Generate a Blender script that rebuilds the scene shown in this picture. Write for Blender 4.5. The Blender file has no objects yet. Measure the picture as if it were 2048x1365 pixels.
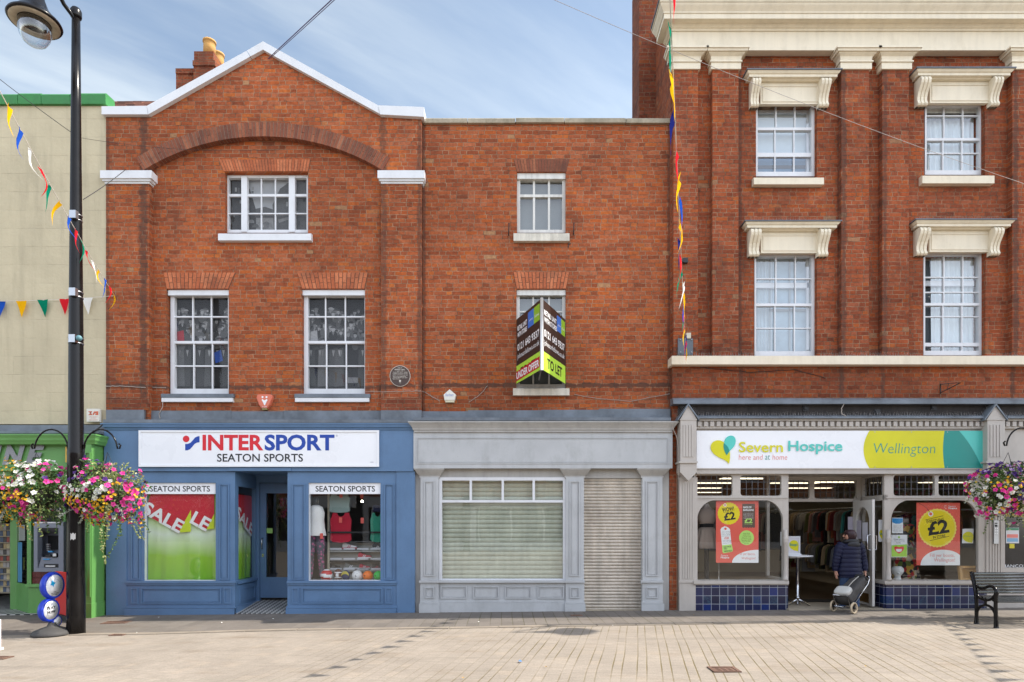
import bpy, bmesh, math, random
from mathutils import Vector, Matrix
R = random.Random(7)
SC = bpy.context.scene
COL = SC.collection
PI = math.pi
rad = math.radians
# ---------------------------------------------------------------- measuring helpers
# the street is measured in metres; the front of the terrace is the plane Y = 0, the viewer stands 12 m off
F, DIST, EYE = 1260.0, 12.0, 1.65
def S(Y): return F / (Y + DIST)
def X(px, Y=0.0): return (px - 1024) / S(Y)
def Z(py, Y=0.0): return EYE - (py - 1050) / S(Y)
def g(x): return 0.0085 * x + 0.007            # the street rises gently to the right
def ground(px, py):
    x = z = 0.0
    for _ in range(6):
        d = (EYE - z) * F / (py - 1050.0)
        x = (px - 1024) * d / F
        z = g(x)
    return x, d - DIST, z
def hexc(h):
    h = h.lstrip('#')
    out = []
    for i in (0, 2, 4):
        v = int(h[i:i + 2], 16) / 255
        out.append(v / 12.92 if v <= .04045 else ((v + .055) / 1.055) ** 2.4)
    return tuple(out)
# ---------------------------------------------------------------- node helper
class NB:
    def __init__(s, name):
        s.m = bpy.data.materials.new(name); s.m.use_nodes = True
        s.t = s.m.node_tree; s.t.nodes.clear()
        s.out = s.n('ShaderNodeOutputMaterial')
    def n(s, typ, **kw):
        nd = s.t.nodes.new(typ)
        for k, v in kw.items(): setattr(nd, k, v)
        return nd
    def l(s, a, b): s.t.links.new(a, b)
    def set(s, sock, v):
        if isinstance(v, bpy.types.NodeSocket): s.l(v, sock)
        elif v is not None:
            if hasattr(sock, 'default_value') and sock.type == 'RGBA' and len(v) == 3: v = (*v, 1)
            sock.default_value = v
    def math(s, op, a, b=None, c=None, clamp=False):
        nd = s.n('ShaderNodeMath', operation=op); nd.use_clamp = clamp
        s.set(nd.inputs[0], a)
        if b is not None: s.set(nd.inputs[1], b)
        if c is not None: s.set(nd.inputs[2], c)
        return nd.outputs[0]
    def comb(s, x, y, z=0.0):
        nd = s.n('ShaderNodeCombineXYZ')
        s.set(nd.inputs[0], x); s.set(nd.inputs[1], y); s.set(nd.inputs[2], z)
        return nd.outputs[0]
    def pos(s):
        p = s.n('ShaderNodeNewGeometry')
        sp = s.n('ShaderNodeSeparateXYZ'); s.l(p.outputs['Position'], sp.inputs[0])
        return p.outputs['Position'], sp.outputs[0], sp.outputs[1], sp.outputs[2]
    def noise(s, vec, scale, detail=3, rough=.55):
        nd = s.n('ShaderNodeTexNoise')
        if vec is not None: s.l(vec, nd.inputs['Vector'])
        nd.inputs['Scale'].default_value = scale; nd.inputs['Detail'].default_value = detail; nd.inputs['Roughness'].default_value = rough
        return nd.outputs['Fac']
    def white(s, vec):
        nd = s.n('ShaderNodeTexWhiteNoise', noise_dimensions='3D'); s.l(vec, nd.inputs['Vector'])
        return nd.outputs['Value']
    def rng(s, v, a, b, c, d, smooth=False):
        nd = s.n('ShaderNodeMapRange'); nd.clamp = True
        if smooth: nd.interpolation_type = 'SMOOTHSTEP'
        s.set(nd.inputs[0], v)
        for i, q in enumerate((a, b, c, d)): nd.inputs[i + 1].default_value = q
        return nd.outputs[0]
    def ramp(s, v, stops, const=False):
        nd = s.n('ShaderNodeValToRGB')
        if const: nd.color_ramp.interpolation = 'CONSTANT'
        e = nd.color_ramp.elements
        while len(e) < len(stops): e.new(0.5)
        for el, (p, c) in zip(e, stops): el.position = p; el.color = (*c, 1)
        s.set(nd.inputs[0], v)
        return nd.outputs[0]
    def mix(s, f, a, b, typ='MIX'):
        nd = s.n('ShaderNodeMix', data_type='RGBA', blend_type=typ)
        s.set(nd.inputs[0], f); s.set(nd.inputs[6], a); s.set(nd.inputs[7], b)
        return nd.outputs[2]
    def scale(s, c, f):
        return s.mix(1.0, c, s.comb(f, f, f) if isinstance(f, bpy.types.NodeSocket) else (f, f, f), 'MULTIPLY')
    def bump(s, h, strength=.4, dist=.01):
        nd = s.n('ShaderNodeBump'); s.l(h, nd.inputs['Height'])
        nd.inputs['Strength'].default_value = strength; nd.inputs['Distance'].default_value = dist
        return nd.outputs[0]
    def bsdf(s, col, rough=.6, metal=0.0, normal=None, spec=.5, **kw):
        b = s.n('ShaderNodeBsdfPrincipled')
        s.set(b.inputs['Base Color'], col); s.set(b.inputs['Roughness'], rough)
        b.inputs['Metallic'].default_value = metal
        b.inputs['Specular IOR Level'].default_value = spec
        if normal is not None: s.l(normal, b.inputs['Normal'])
        for k, v in kw.items(): s.set(b.inputs[k.replace('_', ' ')], v)
        s.l(b.outputs[0], s.out.inputs[0])
        return s.m
_pc = {}
def paint(name, col, rough=.55, var=.10, bump=.12, metal=0.0, spec=.4, streak=0.0, fine=60, grime=0.0, gcol=(.16, .13, .10)):
    """one colour of paint, cloth or metal with faint wear of its own"""
    if isinstance(col, str): col = hexc(col)
    b = NB(name); p, x, y, z = b.pos()
    n1 = b.noise(p, 2.3, 4); n2 = b.noise(p, fine, 2)
    f = b.math('ADD', b.rng(n1, .3, .7, 1 - var, 1 + var * .6), b.rng(n2, .3, .7, -var * .35, var * .35))
    if streak:
        sv = b.comb(b.math('MULTIPLY', x, 7.0), b.math('MULTIPLY', y, 7.0), b.math('MULTIPLY', z, .45))
        f = b.math('MULTIPLY', f, b.rng(b.noise(sv, 1.6, 4), .42, .72, 1.0, 1 - streak))
    c = b.scale(col, f)
    if grime:
        sv = b.comb(b.math('MULTIPLY', x, 2.6), b.math('MULTIPLY', y, 2.6), b.math('MULTIPLY', z, 1.3))
        d_ = b.rng(b.noise(sv, 1.5, 7, .68), .50, .74, 0, grime); c = b.mix(d_, c, gcol)
        c = b.mix(b.rng(b.noise(p, 26, 3, .6), .66, .74, 0, grime * .7), c, gcol)
    r = b.rng(n1, .3, .7, max(rough - .08, .03), min(rough + .08, 1))
    return b.bsdf(c, r, metal, b.bump(n2, bump, .004) if bump else None, spec)
def plain(name, col, rough=.6, **kw):
    if name not in _pc: _pc[name] = paint(name, col, rough, kw.pop('var', .06), kw.pop('bump', 0.0), **kw)
    return _pc[name]
def emit(name, col, st):
    b = NB(name); e = b.n('ShaderNodeEmission'); e.inputs[0].default_value = (*col, 1); e.inputs[1].default_value = st
    b.l(e.outputs[0], b.out.inputs[0]); return b.m
def glass(name, tint=(1, 1, 1), k=1.25, base=.015, wav=.02):
    b = NB(name); p, x, y, z = b.pos()
    tr = b.n('ShaderNodeBsdfTransparent'); tr.inputs[0].default_value = (*tint, 1)
    gl = b.n('ShaderNodeBsdfGlossy'); gl.inputs['Roughness'].default_value = .015
    gl.inputs['Color'].default_value = (1, 1, 1, 1)
    b.l(b.bump(b.noise(p, 3.0, 1), wav, .02), gl.inputs['Normal'])
    lw = b.n('ShaderNodeLayerWeight'); lw.inputs[0].default_value = .5
    f = b.math('ADD', b.math('MULTIPLY', b.math('POWER', lw.outputs['Facing'], 5.0), .9), .043 * k + base, clamp=True)
    mx = b.n('ShaderNodeMixShader'); b.l(f, mx.inputs[0]); b.l(tr.outputs[0], mx.inputs[1]); b.l(gl.outputs[0], mx.inputs[2])
    b.l(mx.outputs[0], b.out.inputs[0]); return b.m
def brick(name, bright=1.0, soot=.5, seed=0.0, hue=(1.04, .85, .60), strips=(), bands=()):
    b = NB(name); p, x, y, z = b.pos()
    wob = b.noise(p, 4.0, 3); wob2 = b.noise(p, 6.7, 3)
    u = b.math('ADD', b.math('ADD', x, y), b.math('MULTIPLY', b.math('SUBTRACT', wob, .5), .05))
    v = b.math('ADD', b.math('ADD', z, seed), b.math('MULTIPLY', b.math('SUBTRACT', wob2, .5), .026))
    h, per = .0765, .345
    vr = b.math('DIVIDE', v, h); row = b.math('FLOOR', vr); fr = b.math('SUBTRACT', vr, row)
    jr = b.white(b.comb(row, seed + 3.7, 1.3))
    t = b.math('ADD', b.math('ADD', b.math('DIVIDE', u, per), b.math('MULTIPLY', row, .5)), b.math('MULTIPLY', jr, .8))
    cell = b.math('FLOOR', t); f = b.math('SUBTRACT', t, cell)
    isH = b.math('GREATER_THAN', f, .667)
    dv = b.math('MULTIPLY', b.math('MINIMUM', b.math('MINIMUM', f, b.math('ABSOLUTE', b.math('SUBTRACT', f, .667))), b.math('SUBTRACT', 1.0, f)), per)
    dh = b.math('MULTIPLY', b.math('MINIMUM', fr, b.math('SUBTRACT', 1.0, fr)), h)
    d = b.math('MINIMUM', dv, dh)
    rough_edge = b.math('MULTIPLY', b.math('SUBTRACT', b.noise(p, 45.0, 2), .5), .006)
    face = b.rng(b.math('ADD', d, rough_edge), .0032, .0075, 0, 1, True)
    idx = b.math('ADD', b.math('MULTIPLY', cell, 2.0), isH); idv = b.comb(idx, row, seed)
    w = b.white(idv)
    w2 = b.math('ADD', b.math('MULTIPLY', w, .8), b.math('MULTIPLY', b.rng(b.noise(p, 1.1, 3), .3, .7, 0, 1), .2))
    q = lambda c: tuple(ci * bright * hi for ci, hi in zip(c, hue))
    col = b.ramp(w2, [(0, q((.15, .056, .040))), (.05, q((.22, .072, .042))), (.16, q((.29, .084, .042))), (.34, q((.345, .110, .060))), (.5, q((.385, .108, .044))), (.68, q((.41, .150, .090))), (.82, q((.43, .120, .040))), (.93, q((.48, .160, .055))), (1, q((.43, .23, .15)))])
    rare = b.math('GREATER_THAN', b.white(b.comb(b.math('ADD', idx, 31.0), row, seed + 9.0)), .995)
    col = b.mix(rare, col, q((.40, .25, .17)))
    fine = b.rng(b.noise(p, 22.0, 5, .62), .28, .72, .66, 1.30)
    col = b.scale(col, fine)
    burn = b.rng(b.noise(p, 11.0, 4, .6), .56, .72, 0, .5)
    col = b.mix(burn, col, q((.15, .055, .036)))
    mort = b.scale((.31 * bright, .19 * bright, .115 * bright), b.rng(b.noise(p, 7.0, 4, .6), .34, .66, .40, 1.45))
    col = b.mix(face, mort, col)
    sv = b.comb(b.math('MULTIPLY', u, 1.5), 0.0, b.math('MULTIPLY', z, .55))
    st = b.rng(b.noise(sv, 1.5, 6, .65), .50, .74, 0, soot)
    col = b.mix(st, col, (.10, .043, .028))
    pale = b.rng(b.noise(p, 1.7, 5, .7), .60, .78, 0, .28)
    col = b.mix(pale, col, (.46, .19, .11))
    col = b.scale(col, b.rng(b.noise(p, .36, 6, .62), .30, .70, .66, 1.18))
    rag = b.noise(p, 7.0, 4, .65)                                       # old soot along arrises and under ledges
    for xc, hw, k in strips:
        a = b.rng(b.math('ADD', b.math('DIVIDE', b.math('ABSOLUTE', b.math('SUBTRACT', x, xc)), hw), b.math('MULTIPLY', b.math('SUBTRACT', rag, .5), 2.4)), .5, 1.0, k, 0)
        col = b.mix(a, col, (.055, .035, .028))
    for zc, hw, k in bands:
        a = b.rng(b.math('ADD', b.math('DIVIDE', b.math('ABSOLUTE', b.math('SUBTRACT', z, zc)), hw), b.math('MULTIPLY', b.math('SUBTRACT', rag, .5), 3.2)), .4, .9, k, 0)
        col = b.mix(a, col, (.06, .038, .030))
    hgt = b.math('ADD', face, b.math('MULTIPLY', b.noise(p, 60.0, 3), .5))
    return b.bsdf(col, .88, 0, b.bump(hgt, .55, .008), .25)
def island_brick(name, stops):
    b = NB(name); p, x, y, z = b.pos(); gg = b.n('ShaderNodeNewGeometry')
    col = b.ramp(gg.outputs['Random Per Island'], stops)
    n = b.noise(p, 34, 4); col = b.scale(col, b.rng(n, .25, .75, .75, 1.2))
    st = b.rng(b.noise(p, 2.2, 4), .48, .7, 0, .45); col = b.mix(st, col, (.06, .035, .028))
    return b.bsdf(col, .85, 0, b.bump(n, .4, .006), .25)
def island(name, stops, rough=.7, const=False, trans=0.0):
    b = NB(name); gg = b.n('ShaderNodeNewGeometry'); p = gg.outputs['Position']
    col = b.ramp(gg.outputs['Random Per Island'], stops, const)
    col = b.scale(col, b.rng(b.noise(p, 30, 2), .3, .7, .85, 1.12))
    if trans:
        d = b.n('ShaderNodeBsdfPrincipled'); b.l(col, d.inputs['Base Color']); d.inputs['Roughness'].default_value = rough
        tl = b.n('ShaderNodeBsdfTranslucent'); b.l(col, tl.inputs[0])
        mx = b.n('ShaderNodeMixShader'); mx.inputs[0].default_value = trans
        b.l(d.outputs[0], mx.inputs[1]); b.l(tl.outputs[0], mx.inputs[2]); b.l(mx.outputs[0], b.out.inputs[0]); return b.m
    return b.bsdf(col, rough)
# ---------------------------------------------------------------- mesh builder
_tc = {}
def text_mesh(s, bold=0.0, shear=0.0):
    k = (s, bold, shear)
    if k in _tc: return _tc[k]
    cu = bpy.data.curves.new('lettering', 'FONT'); cu.body = s; cu.size = 1; cu.offset = bold; cu.shear = shear
    cu.resolution_u = 3; cu.fill_mode = 'FRONT'
    ob = bpy.data.objects.new('lettering', cu); COL.objects.link(ob)
    dg = bpy.context.evaluated_depsgraph_get()
    me = bpy.data.meshes.new_from_object(ob.evaluated_get(dg))
    vs = [tuple(v.co) for v in me.vertices]; fs = [tuple(q.vertices) for q in me.polygons]
    bpy.data.objects.remove(ob); bpy.data.meshes.remove(me); bpy.data.curves.remove(cu)
    x0 = min(v[0] for v in vs); x1 = max(v[0] for v in vs); y0 = min(v[1] for v in vs); y1 = max(v[1] for v in vs)
    vs = [((v[0] - x0) / (x1 - x0), (v[1] - y0) / (y1 - y0)) for v in vs]
    _tc[k] = (vs, fs); return _tc[k]
class MB:
    def __init__(s): s.v = []; s.f = []; s.mi = []; s.sm = []; s.m = 0; s.M = None; s.smooth = False
    def add(s, vs, fs):
        o = len(s.v)
        for q in vs:
            q = Vector(q); s.v.append(s.M @ q if s.M is not None else q)
        for q in fs: s.f.append([o + i for i in q]); s.mi.append(s.m); s.sm.append(s.smooth)
        return s
    def box(s, x0, x1, y0, y1, z0, z1):
        x0, x1 = min(x0, x1), max(x0, x1); y0, y1 = min(y0, y1), max(y0, y1); z0, z1 = min(z0, z1), max(z0, z1)
        return s.add([(x0, y0, z0), (x1, y0, z0), (x1, y1, z0), (x0, y1, z0), (x0, y0, z1), (x1, y0, z1), (x1, y1, z1), (x0, y1, z1)],
                     [(0, 1, 5, 4), (1, 2, 6, 5), (2, 3, 7, 6), (3, 0, 4, 7), (4, 5, 6, 7), (3, 2, 1, 0)])
    def pb(s, x0, x1, y0, y1, Yf, Yb):
        """box whose front face sits at depth Yf and was measured there"""
        return s.box(X(x0, Yf), X(x1, Yf), Yf, Yb, Z(y0, Yf), Z(y1, Yf))
    def hb(s, xb0, xb1, z0, z1, Y): return s
    def prism(s, pts, y0, y1):
        n = len(pts)
        vs = [(a, y0, b) for a, b in pts] + [(a, y1, b) for a, b in pts]
        fs = [tuple(range(n)), tuple(range(2 * n - 1, n - 1, -1))] + [(i, i + n, (i + 1) % n + n, (i + 1) % n) for i in range(n)]
        return s.add(vs, fs)
    def pp(s, pts, Yf, Yb): return s.prism([(X(a, Yf), Z(b, Yf)) for a, b in pts], Yf, Yb)
    def sheet(s, pts, Y): return s.add([(X(a, Y), Y, Z(b, Y)) for a, b in pts], [tuple(range(len(pts)))])
    def extx(s, prof, x0, x1):
        n = len(prof)
        vs = [(x0, a, b) for a, b in prof] + [(x1, a, b) for a, b in prof]
        fs = [(i, (i + 1) % n, (i + 1) % n + n, i + n) for i in range(n)] + [tuple(range(n)), tuple(range(2 * n - 1, n - 1, -1))]
        return s.add(vs, fs)
    def cornice(s, prof, x0, x1, yf, yb):
        """profile (out, z) swept round a projecting block with mitred returns"""
        rows = []
        for o, z in prof: rows.append([(x0 - o, yb, z), (x0 - o, yf - o, z), (x1 + o, yf - o, z), (x1 + o, yb, z)])
        vs = [q for r_ in rows for q in r_]; fs = []
        for i in range(len(rows) - 1):
            for j in range(3): fs.append((4 * i + j, 4 * i + j + 1, 4 * i + j + 5, 4 * i + j + 4))
        n = 4 * (len(rows) - 1)
        fs += [(0, 1, 2, 3), (n, n + 1, n + 2, n + 3)]
        return s.add(vs, fs)
    def tube(s, pts, r, n=8, cap=True):
        pts = [Vector(p) for p in pts]; rs = r if isinstance(r, (list, tuple)) else [r] * len(pts)
        vs = []; fs = []; prev = None
        for i, p in enumerate(pts):
            d = (pts[min(i + 1, len(pts) - 1)] - pts[max(i - 1, 0)]).normalized()
            if prev is None: a = d.cross(Vector((0, 0, 1)) if abs(d.z) < .9 else Vector((0, 1, 0))).normalized()
            else: a = (prev - d * prev.dot(d)).normalized()
            prev = a; b = d.cross(a)
            for k in range(n):
                t = 2 * PI * k / n; vs.append(p + (a * math.cos(t) + b * math.sin(t)) * rs[i])
        for i in range(len(pts) - 1):
            for k in range(n): fs.append((i * n + k, i * n + (k + 1) % n, (i + 1) * n + (k + 1) % n, (i + 1) * n + k))
        if cap: fs += [tuple(range(n)), tuple(range(len(vs) - 1, len(vs) - n - 1, -1))]
        sm = s.smooth; s.smooth = n > 5; s.add(vs, fs); s.smooth = sm; return s
    def lathe(s, prof, cx, cy, n=24, sx=1.0, sy=1.0, fn=None):
        vs = []; fs = []
        for j, (r, z) in enumerate(prof):
            for k in range(n):
                t = 2 * PI * k / n; q = r * (fn(t, j) if fn else 1)
                vs.append((cx + math.cos(t) * q * sx, cy + math.sin(t) * q * sy, z))
        for i in range(len(prof) - 1):
            for k in range(n): fs.append((i * n + k, i * n + (k + 1) % n, (i + 1) * n + (k + 1) % n, (i + 1) * n + k))
        fs += [tuple(range(n - 1, -1, -1)), tuple(range(len(vs) - n, len(vs)))]
        sm = s.smooth; s.smooth = True; s.add(vs, fs); s.smooth = sm; return s
    def ball(s, c, r, n=18, m=12, sx=1, sy=1, sz=1):
        prof = [(max(r * math.sin(PI * i / m), 1e-4), r * -math.cos(PI * i / m)) for i in range(m + 1)]
        old = s.M; base = Matrix.Translation(Vector(c)) @ Matrix.Diagonal((sx, sy, sz, 1))
        s.M = base if old is None else old @ base
        s.lathe(prof, 0, 0, n); s.M = old; return s
    def text(s, t, x0, x1, y0, y1, Y, bold=0.0, shear=0.0):
        vs, fs = text_mesh(t, bold, shear)
        X0, X1, Z0, Z1 = X(x0, Y), X(x1, Y), Z(y1, Y), Z(y0, Y)
        return s.add([(X0 + u * (X1 - X0), Y, Z0 + v * (Z1 - Z0)) for u, v in vs], fs)
    def textm(s, t, u0, u1, v0, v1, M, bold=0.0, shear=0.0, w=-.002):
        """text in a local u,v plane carried by the matrix M (local z is the reading side)"""
        vs, fs = text_mesh(t, bold, shear)
        return s.add([M @ Vector((u0 + u * (u1 - u0), v0 + v * (v1 - v0), -w)) for u, v in vs], fs)
    def build(s, name, mats, parent=None):
        me = bpy.data.meshes.new(name)
        me.from_pydata([tuple(q) for q in s.v], [], s.f)
        mats = mats if isinstance(mats, (list, tuple)) else [mats]
        for m_ in mats: me.materials.append(m_)
        me.polygons.foreach_set('material_index', s.mi); me.polygons.foreach_set('use_smooth', s.sm)
        me.validate(); me.update()
        o = bpy.data.objects.new(name, me); COL.objects.link(o)
        if parent is not None: adopt(o, parent)
        return o
def adopt(o, parent):
    o.parent = parent
    if parent.type == 'EMPTY' and parent.parent is None: o.matrix_parent_inverse = Matrix.Translation(-Vector(parent.location))
    return o
def tag(o, label=None, cat=None, group=None, kind=None):
    if label: o['label'] = label
    if cat: o['category'] = cat
    if group: o['group'] = group
    if kind: o['kind'] = kind
    return o
def thing(name, label, cat, loc=(0, 0, 0), group=None):
    o = bpy.data.objects.new(name, None); o.empty_display_size = .2; COL.objects.link(o); o.location = loc
    return tag(o, label, cat, group)
def clone(root, loc, label, group=None, rotz=None):
    """a copy of a thing with copies of its parts and their sub-parts"""
    def cp(o, par):
        c = o.copy(); COL.objects.link(c)
        if par is not None: c.parent = par
        for ch in list(o.children): cp(ch, c)
        return c
    c = cp(root, None); c.location = loc; c['label'] = label
    if group: c['group'] = group
    if rotz is not None: c.rotation_euler.z = rotz
    return c
def circ(cx, cy, r, n=28, a0=0, a1=2 * PI, ry=None):
    ry = r if ry is None else ry
    full = abs(a1 - a0 - 2 * PI) < 1e-6
    return [(cx + r * math.cos(a0 + (a1 - a0) * i / (n if full else n - 1)), cy - ry * math.sin(a0 + (a1 - a0) * i / (n if full else n - 1))) for i in range(n)]
def wall_mb(mb, x0, x1, z0, z1, Yf, th, holes):
    """brick wall from x0..x1, z0..z1 with rectangular openings and real reveals (metres)"""
    xs = sorted({x0, x1, *[h[0] for h in holes], *[h[1] for h in holes]})
    zs = sorted({z0, z1, *[h[2] for h in holes], *[h[3] for h in holes]})
    for i in range(len(xs) - 1):
        for j in range(len(zs) - 1):
            cx, cz = (xs[i] + xs[i + 1]) / 2, (zs[j] + zs[j + 1]) / 2
            if any(h[0] < cx < h[1] and h[2] < cz < h[3] for h in holes): continue
            a, b, c, d = xs[i], xs[i + 1], zs[j], zs[j + 1]
            mb.add([(a, Yf, c), (b, Yf, c), (b, Yf, d), (a, Yf, d)], [(0, 1, 2, 3)])
            mb.add([(a, Yf + th, c), (b, Yf + th, c), (b, Yf + th, d), (a, Yf + th, d)], [(3, 2, 1, 0)])
    for a, b, c, d in holes:
        y0, y1 = Yf, Yf + th
        mb.add([(a, y0, c), (a, y1, c), (a, y1, d), (a, y0, d)], [(0, 1, 2, 3)])
        mb.add([(b, y0, c), (b, y1, c), (b, y1, d), (b, y0, d)], [(3, 2, 1, 0)])
        mb.add([(a, y0, d), (a, y1, d), (b, y1, d), (b, y0, d)], [(0, 1, 2, 3)])
        mb.add([(a, y0, c), (a, y1, c), (b, y1, c), (b, y0, c)], [(3, 2, 1, 0)])
    y0, y1 = Yf, Yf + th
    mb.add([(x0, y0, z0), (x0, y1, z0), (x0, y1, z1), (x0, y0, z1)], [(3, 2, 1, 0)])
    mb.add([(x1, y0, z0), (x1, y1, z0), (x1, y1, z1), (x1, y0, z1)], [(0, 1, 2, 3)])
    mb.add([(x0, y0, z1), (x0, y1, z1), (x1, y1, z1), (x1, y0, z1)], [(3, 2, 1, 0)])
    mb.add([(x0, y0, z0), (x0, y1, z0), (x1, y1, z0), (x1, y0, z0)], [(0, 1, 2, 3)])
def hole(px0, px1, py0, py1, Y): return (X(px0, Y), X(px1, Y), Z(py1, Y), Z(py0, Y))
def panel(mb, x0, x1, y0, y1, Y, w=2.4, out=.02):
    """raised moulding round a panel"""
    mb.pb(x0, x1, y0, y0 + w, Y - out, Y); mb.pb(x0, x1, y1 - w, y1, Y - out, Y)
    mb.pb(x0, x0 + w, y0 + w, y1 - w, Y - out, Y); mb.pb(x1 - w, x1, y0 + w, y1 - w, Y - out, Y)
    i = w + 1.6
    if x1 - x0 > 4 * i:
        k = .9
        mb.pb(x0 + i, x1 - i, y0 + i, y0 + i + k, Y - out * .5, Y); mb.pb(x0 + i, x1 - i, y1 - i - k, y1 - i, Y - out * .5, Y)
        mb.pb(x0 + i, x0 + i + k, y0 + i + k, y1 - i - k, Y - out * .5, Y); mb.pb(x1 - i - k, x1 - i, y0 + i + k, y1 - i - k, Y - out * .5, Y)
def px_tube(mb, pts, r, n=6):
    """pts: (px, py, Y)"""
    return mb.tube([(X(a, Y), Y, Z(b, Y)) for a, b, Y in pts], r, n)
def catenary(a, b, sag, n=24):
    a, b = Vector(a), Vector(b)
    return [a.lerp(b, i / n) + Vector((0, 0, -4 * sag * (i / n) * (1 - i / n))) for i in range(n + 1)]
# ---------------------------------------------------------------- materials
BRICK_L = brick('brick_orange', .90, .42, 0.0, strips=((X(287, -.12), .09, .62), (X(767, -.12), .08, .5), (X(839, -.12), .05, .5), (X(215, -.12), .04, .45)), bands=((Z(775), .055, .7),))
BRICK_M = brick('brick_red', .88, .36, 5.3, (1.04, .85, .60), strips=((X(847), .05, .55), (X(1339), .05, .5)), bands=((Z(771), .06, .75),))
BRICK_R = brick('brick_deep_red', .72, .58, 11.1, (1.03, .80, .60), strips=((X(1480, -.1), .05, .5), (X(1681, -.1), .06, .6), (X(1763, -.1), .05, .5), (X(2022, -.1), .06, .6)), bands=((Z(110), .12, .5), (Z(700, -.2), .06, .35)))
BRICK_B = brick('brick_chimney', .60, .75, 17.1, (1.0, .84, .75))
ARCH = island_brick('arch_bricks', [(0, (.18, .062, .038)), (.5, (.235, .080, .044)), (.9, (.28, .096, .05)), (1, (.34, .13, .068))])
FLAT_ARCH = island_brick('rubbed_bricks', [(0, (.38, .105, .045)), (.5, (.45, .135, .058)), (1, (.52, .175, .08))])
JOINT_D = paint('dark_joint', (.13, .07, .045), .9, .15)
MORTAR = paint('mortar', (.26, .19, .14), .9, .15)
WHITE = paint('white_gloss_paint', (.66, .67, .69), .35, .04, grime=.14)
WHITE_OLD = paint('old_white_paint', (.66, .65, .61), .5, .12, streak=.25)
CREAM = paint('cream_stone_paint', (.73, .65, .505), .6, .05, streak=.07, grime=.22, gcol=(.30, .23, .13))
CREAM_WALL = None
LEAD = paint('lead_flashing', (.15, .172, .198), .5, .30, .3, .25, fine=9)
LEAD_D = paint('dark_lead', (.12, .13, .15), .55, .3, .3, .2, fine=12)
STONE = paint('weathered_stone', (.36, .31, .23), .85, .28, .4, fine=14, grime=.6, gcol=(.12, .11, .07))
SILL_STONE = paint('stone_sill_paint', (.64, .60, .51), .65, .14, streak=.3, grime=.4, gcol=(.2, .17, .12))
BLUE = paint('blue_joinery_paint', '#5a789a', .42, .09, .05, grime=.28, gcol=(.06, .10, .16))
GREY = paint('grey_joinery_paint', '#b1b3b4', .45, .07, .03, grime=.32, gcol=(.20, .20, .19))
GREY_D = paint('grey_sill_paint', '#a8a6a2', .5, .07, .05, streak=.12, grime=.35, gcol=(.2, .19, .17))
TAUPE = paint('taupe_joinery_paint', '#b3aca4', .45, .06, .05, streak=.06, grime=.22, gcol=(.20, .18, .15))
GREEN = paint('green_joinery_paint', '#5c8f4c', .4, .07, .05, grime=.15, gcol=(.05, .12, .03))
GREEN_COPE = paint('green_coping_paint', '#357a40', .6, .14, .5, fine=12, grime=.2, gcol=(.03, .10, .04))
BLACK_GLOSS = paint('black_gloss_paint', (.008, .007, .007), .2, .2, .05, spec=.22)
BLACK = paint('black_paint', (.02, .02, .022), .5)
DARK = plain('dark_interior', (.03, .028, .027), .9)
DARK_TIMBER = paint('blackened_timber', (.035, .03, .028), .8, .4, .5, streak=.4, fine=20)
SIGN_WHITE = paint('sign_white', (.80, .81, .83), .3, .025, 0)
CHROME = paint('polished_steel', (.6, .6, .62), .18, .1, 0, 1.0)
STEEL = paint('brushed_steel', (.42, .43, .45), .35, .1, .05, 1.0)
GLASS = glass('window_glass', k=.5, base=.0)
GLASS_SHOP = glass('shop_glass', (.97, .985, .975), 1.3, .015, .015)
GLASS_OLD = glass('old_wavy_glass', (.9, .93, .92), 1.4, .05, .12)
GLASS_UP = glass('upper_window_glass', (.95, .97, .98), 1.6, .06, .03)
RED = plain('red_ink', (.62, .018, .03), .4); NAVY = plain('blue_ink', (.012, .055, .33), .4); INK = plain('black_ink', (.012, .012, .014), .45)
WHITE_INK = plain('white_ink', (.8, .8, .8), .4)
LIME = plain('lime_print', (.62, .58, .008), .4); TEAL = plain('teal_print', (.09, .53, .46), .4); TEAL_D = plain('deep_teal_print', (.015, .25, .21), .4)
CORAL = plain('coral_print', (.72, .11, .075), .45); CORAL_INK = plain('coral_ink', (.72, .22, .19), .45)
CABLE = plain('black_cable', (.02, .02, .022), .6); CABLE_W = plain('white_cable', (.36, .31, .27), .6); CABLE_P = plain('purple_cable', (.06, .035, .13), .5)
SPIKE = plain('spike_wire', (.33, .31, .30), .4)

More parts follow.
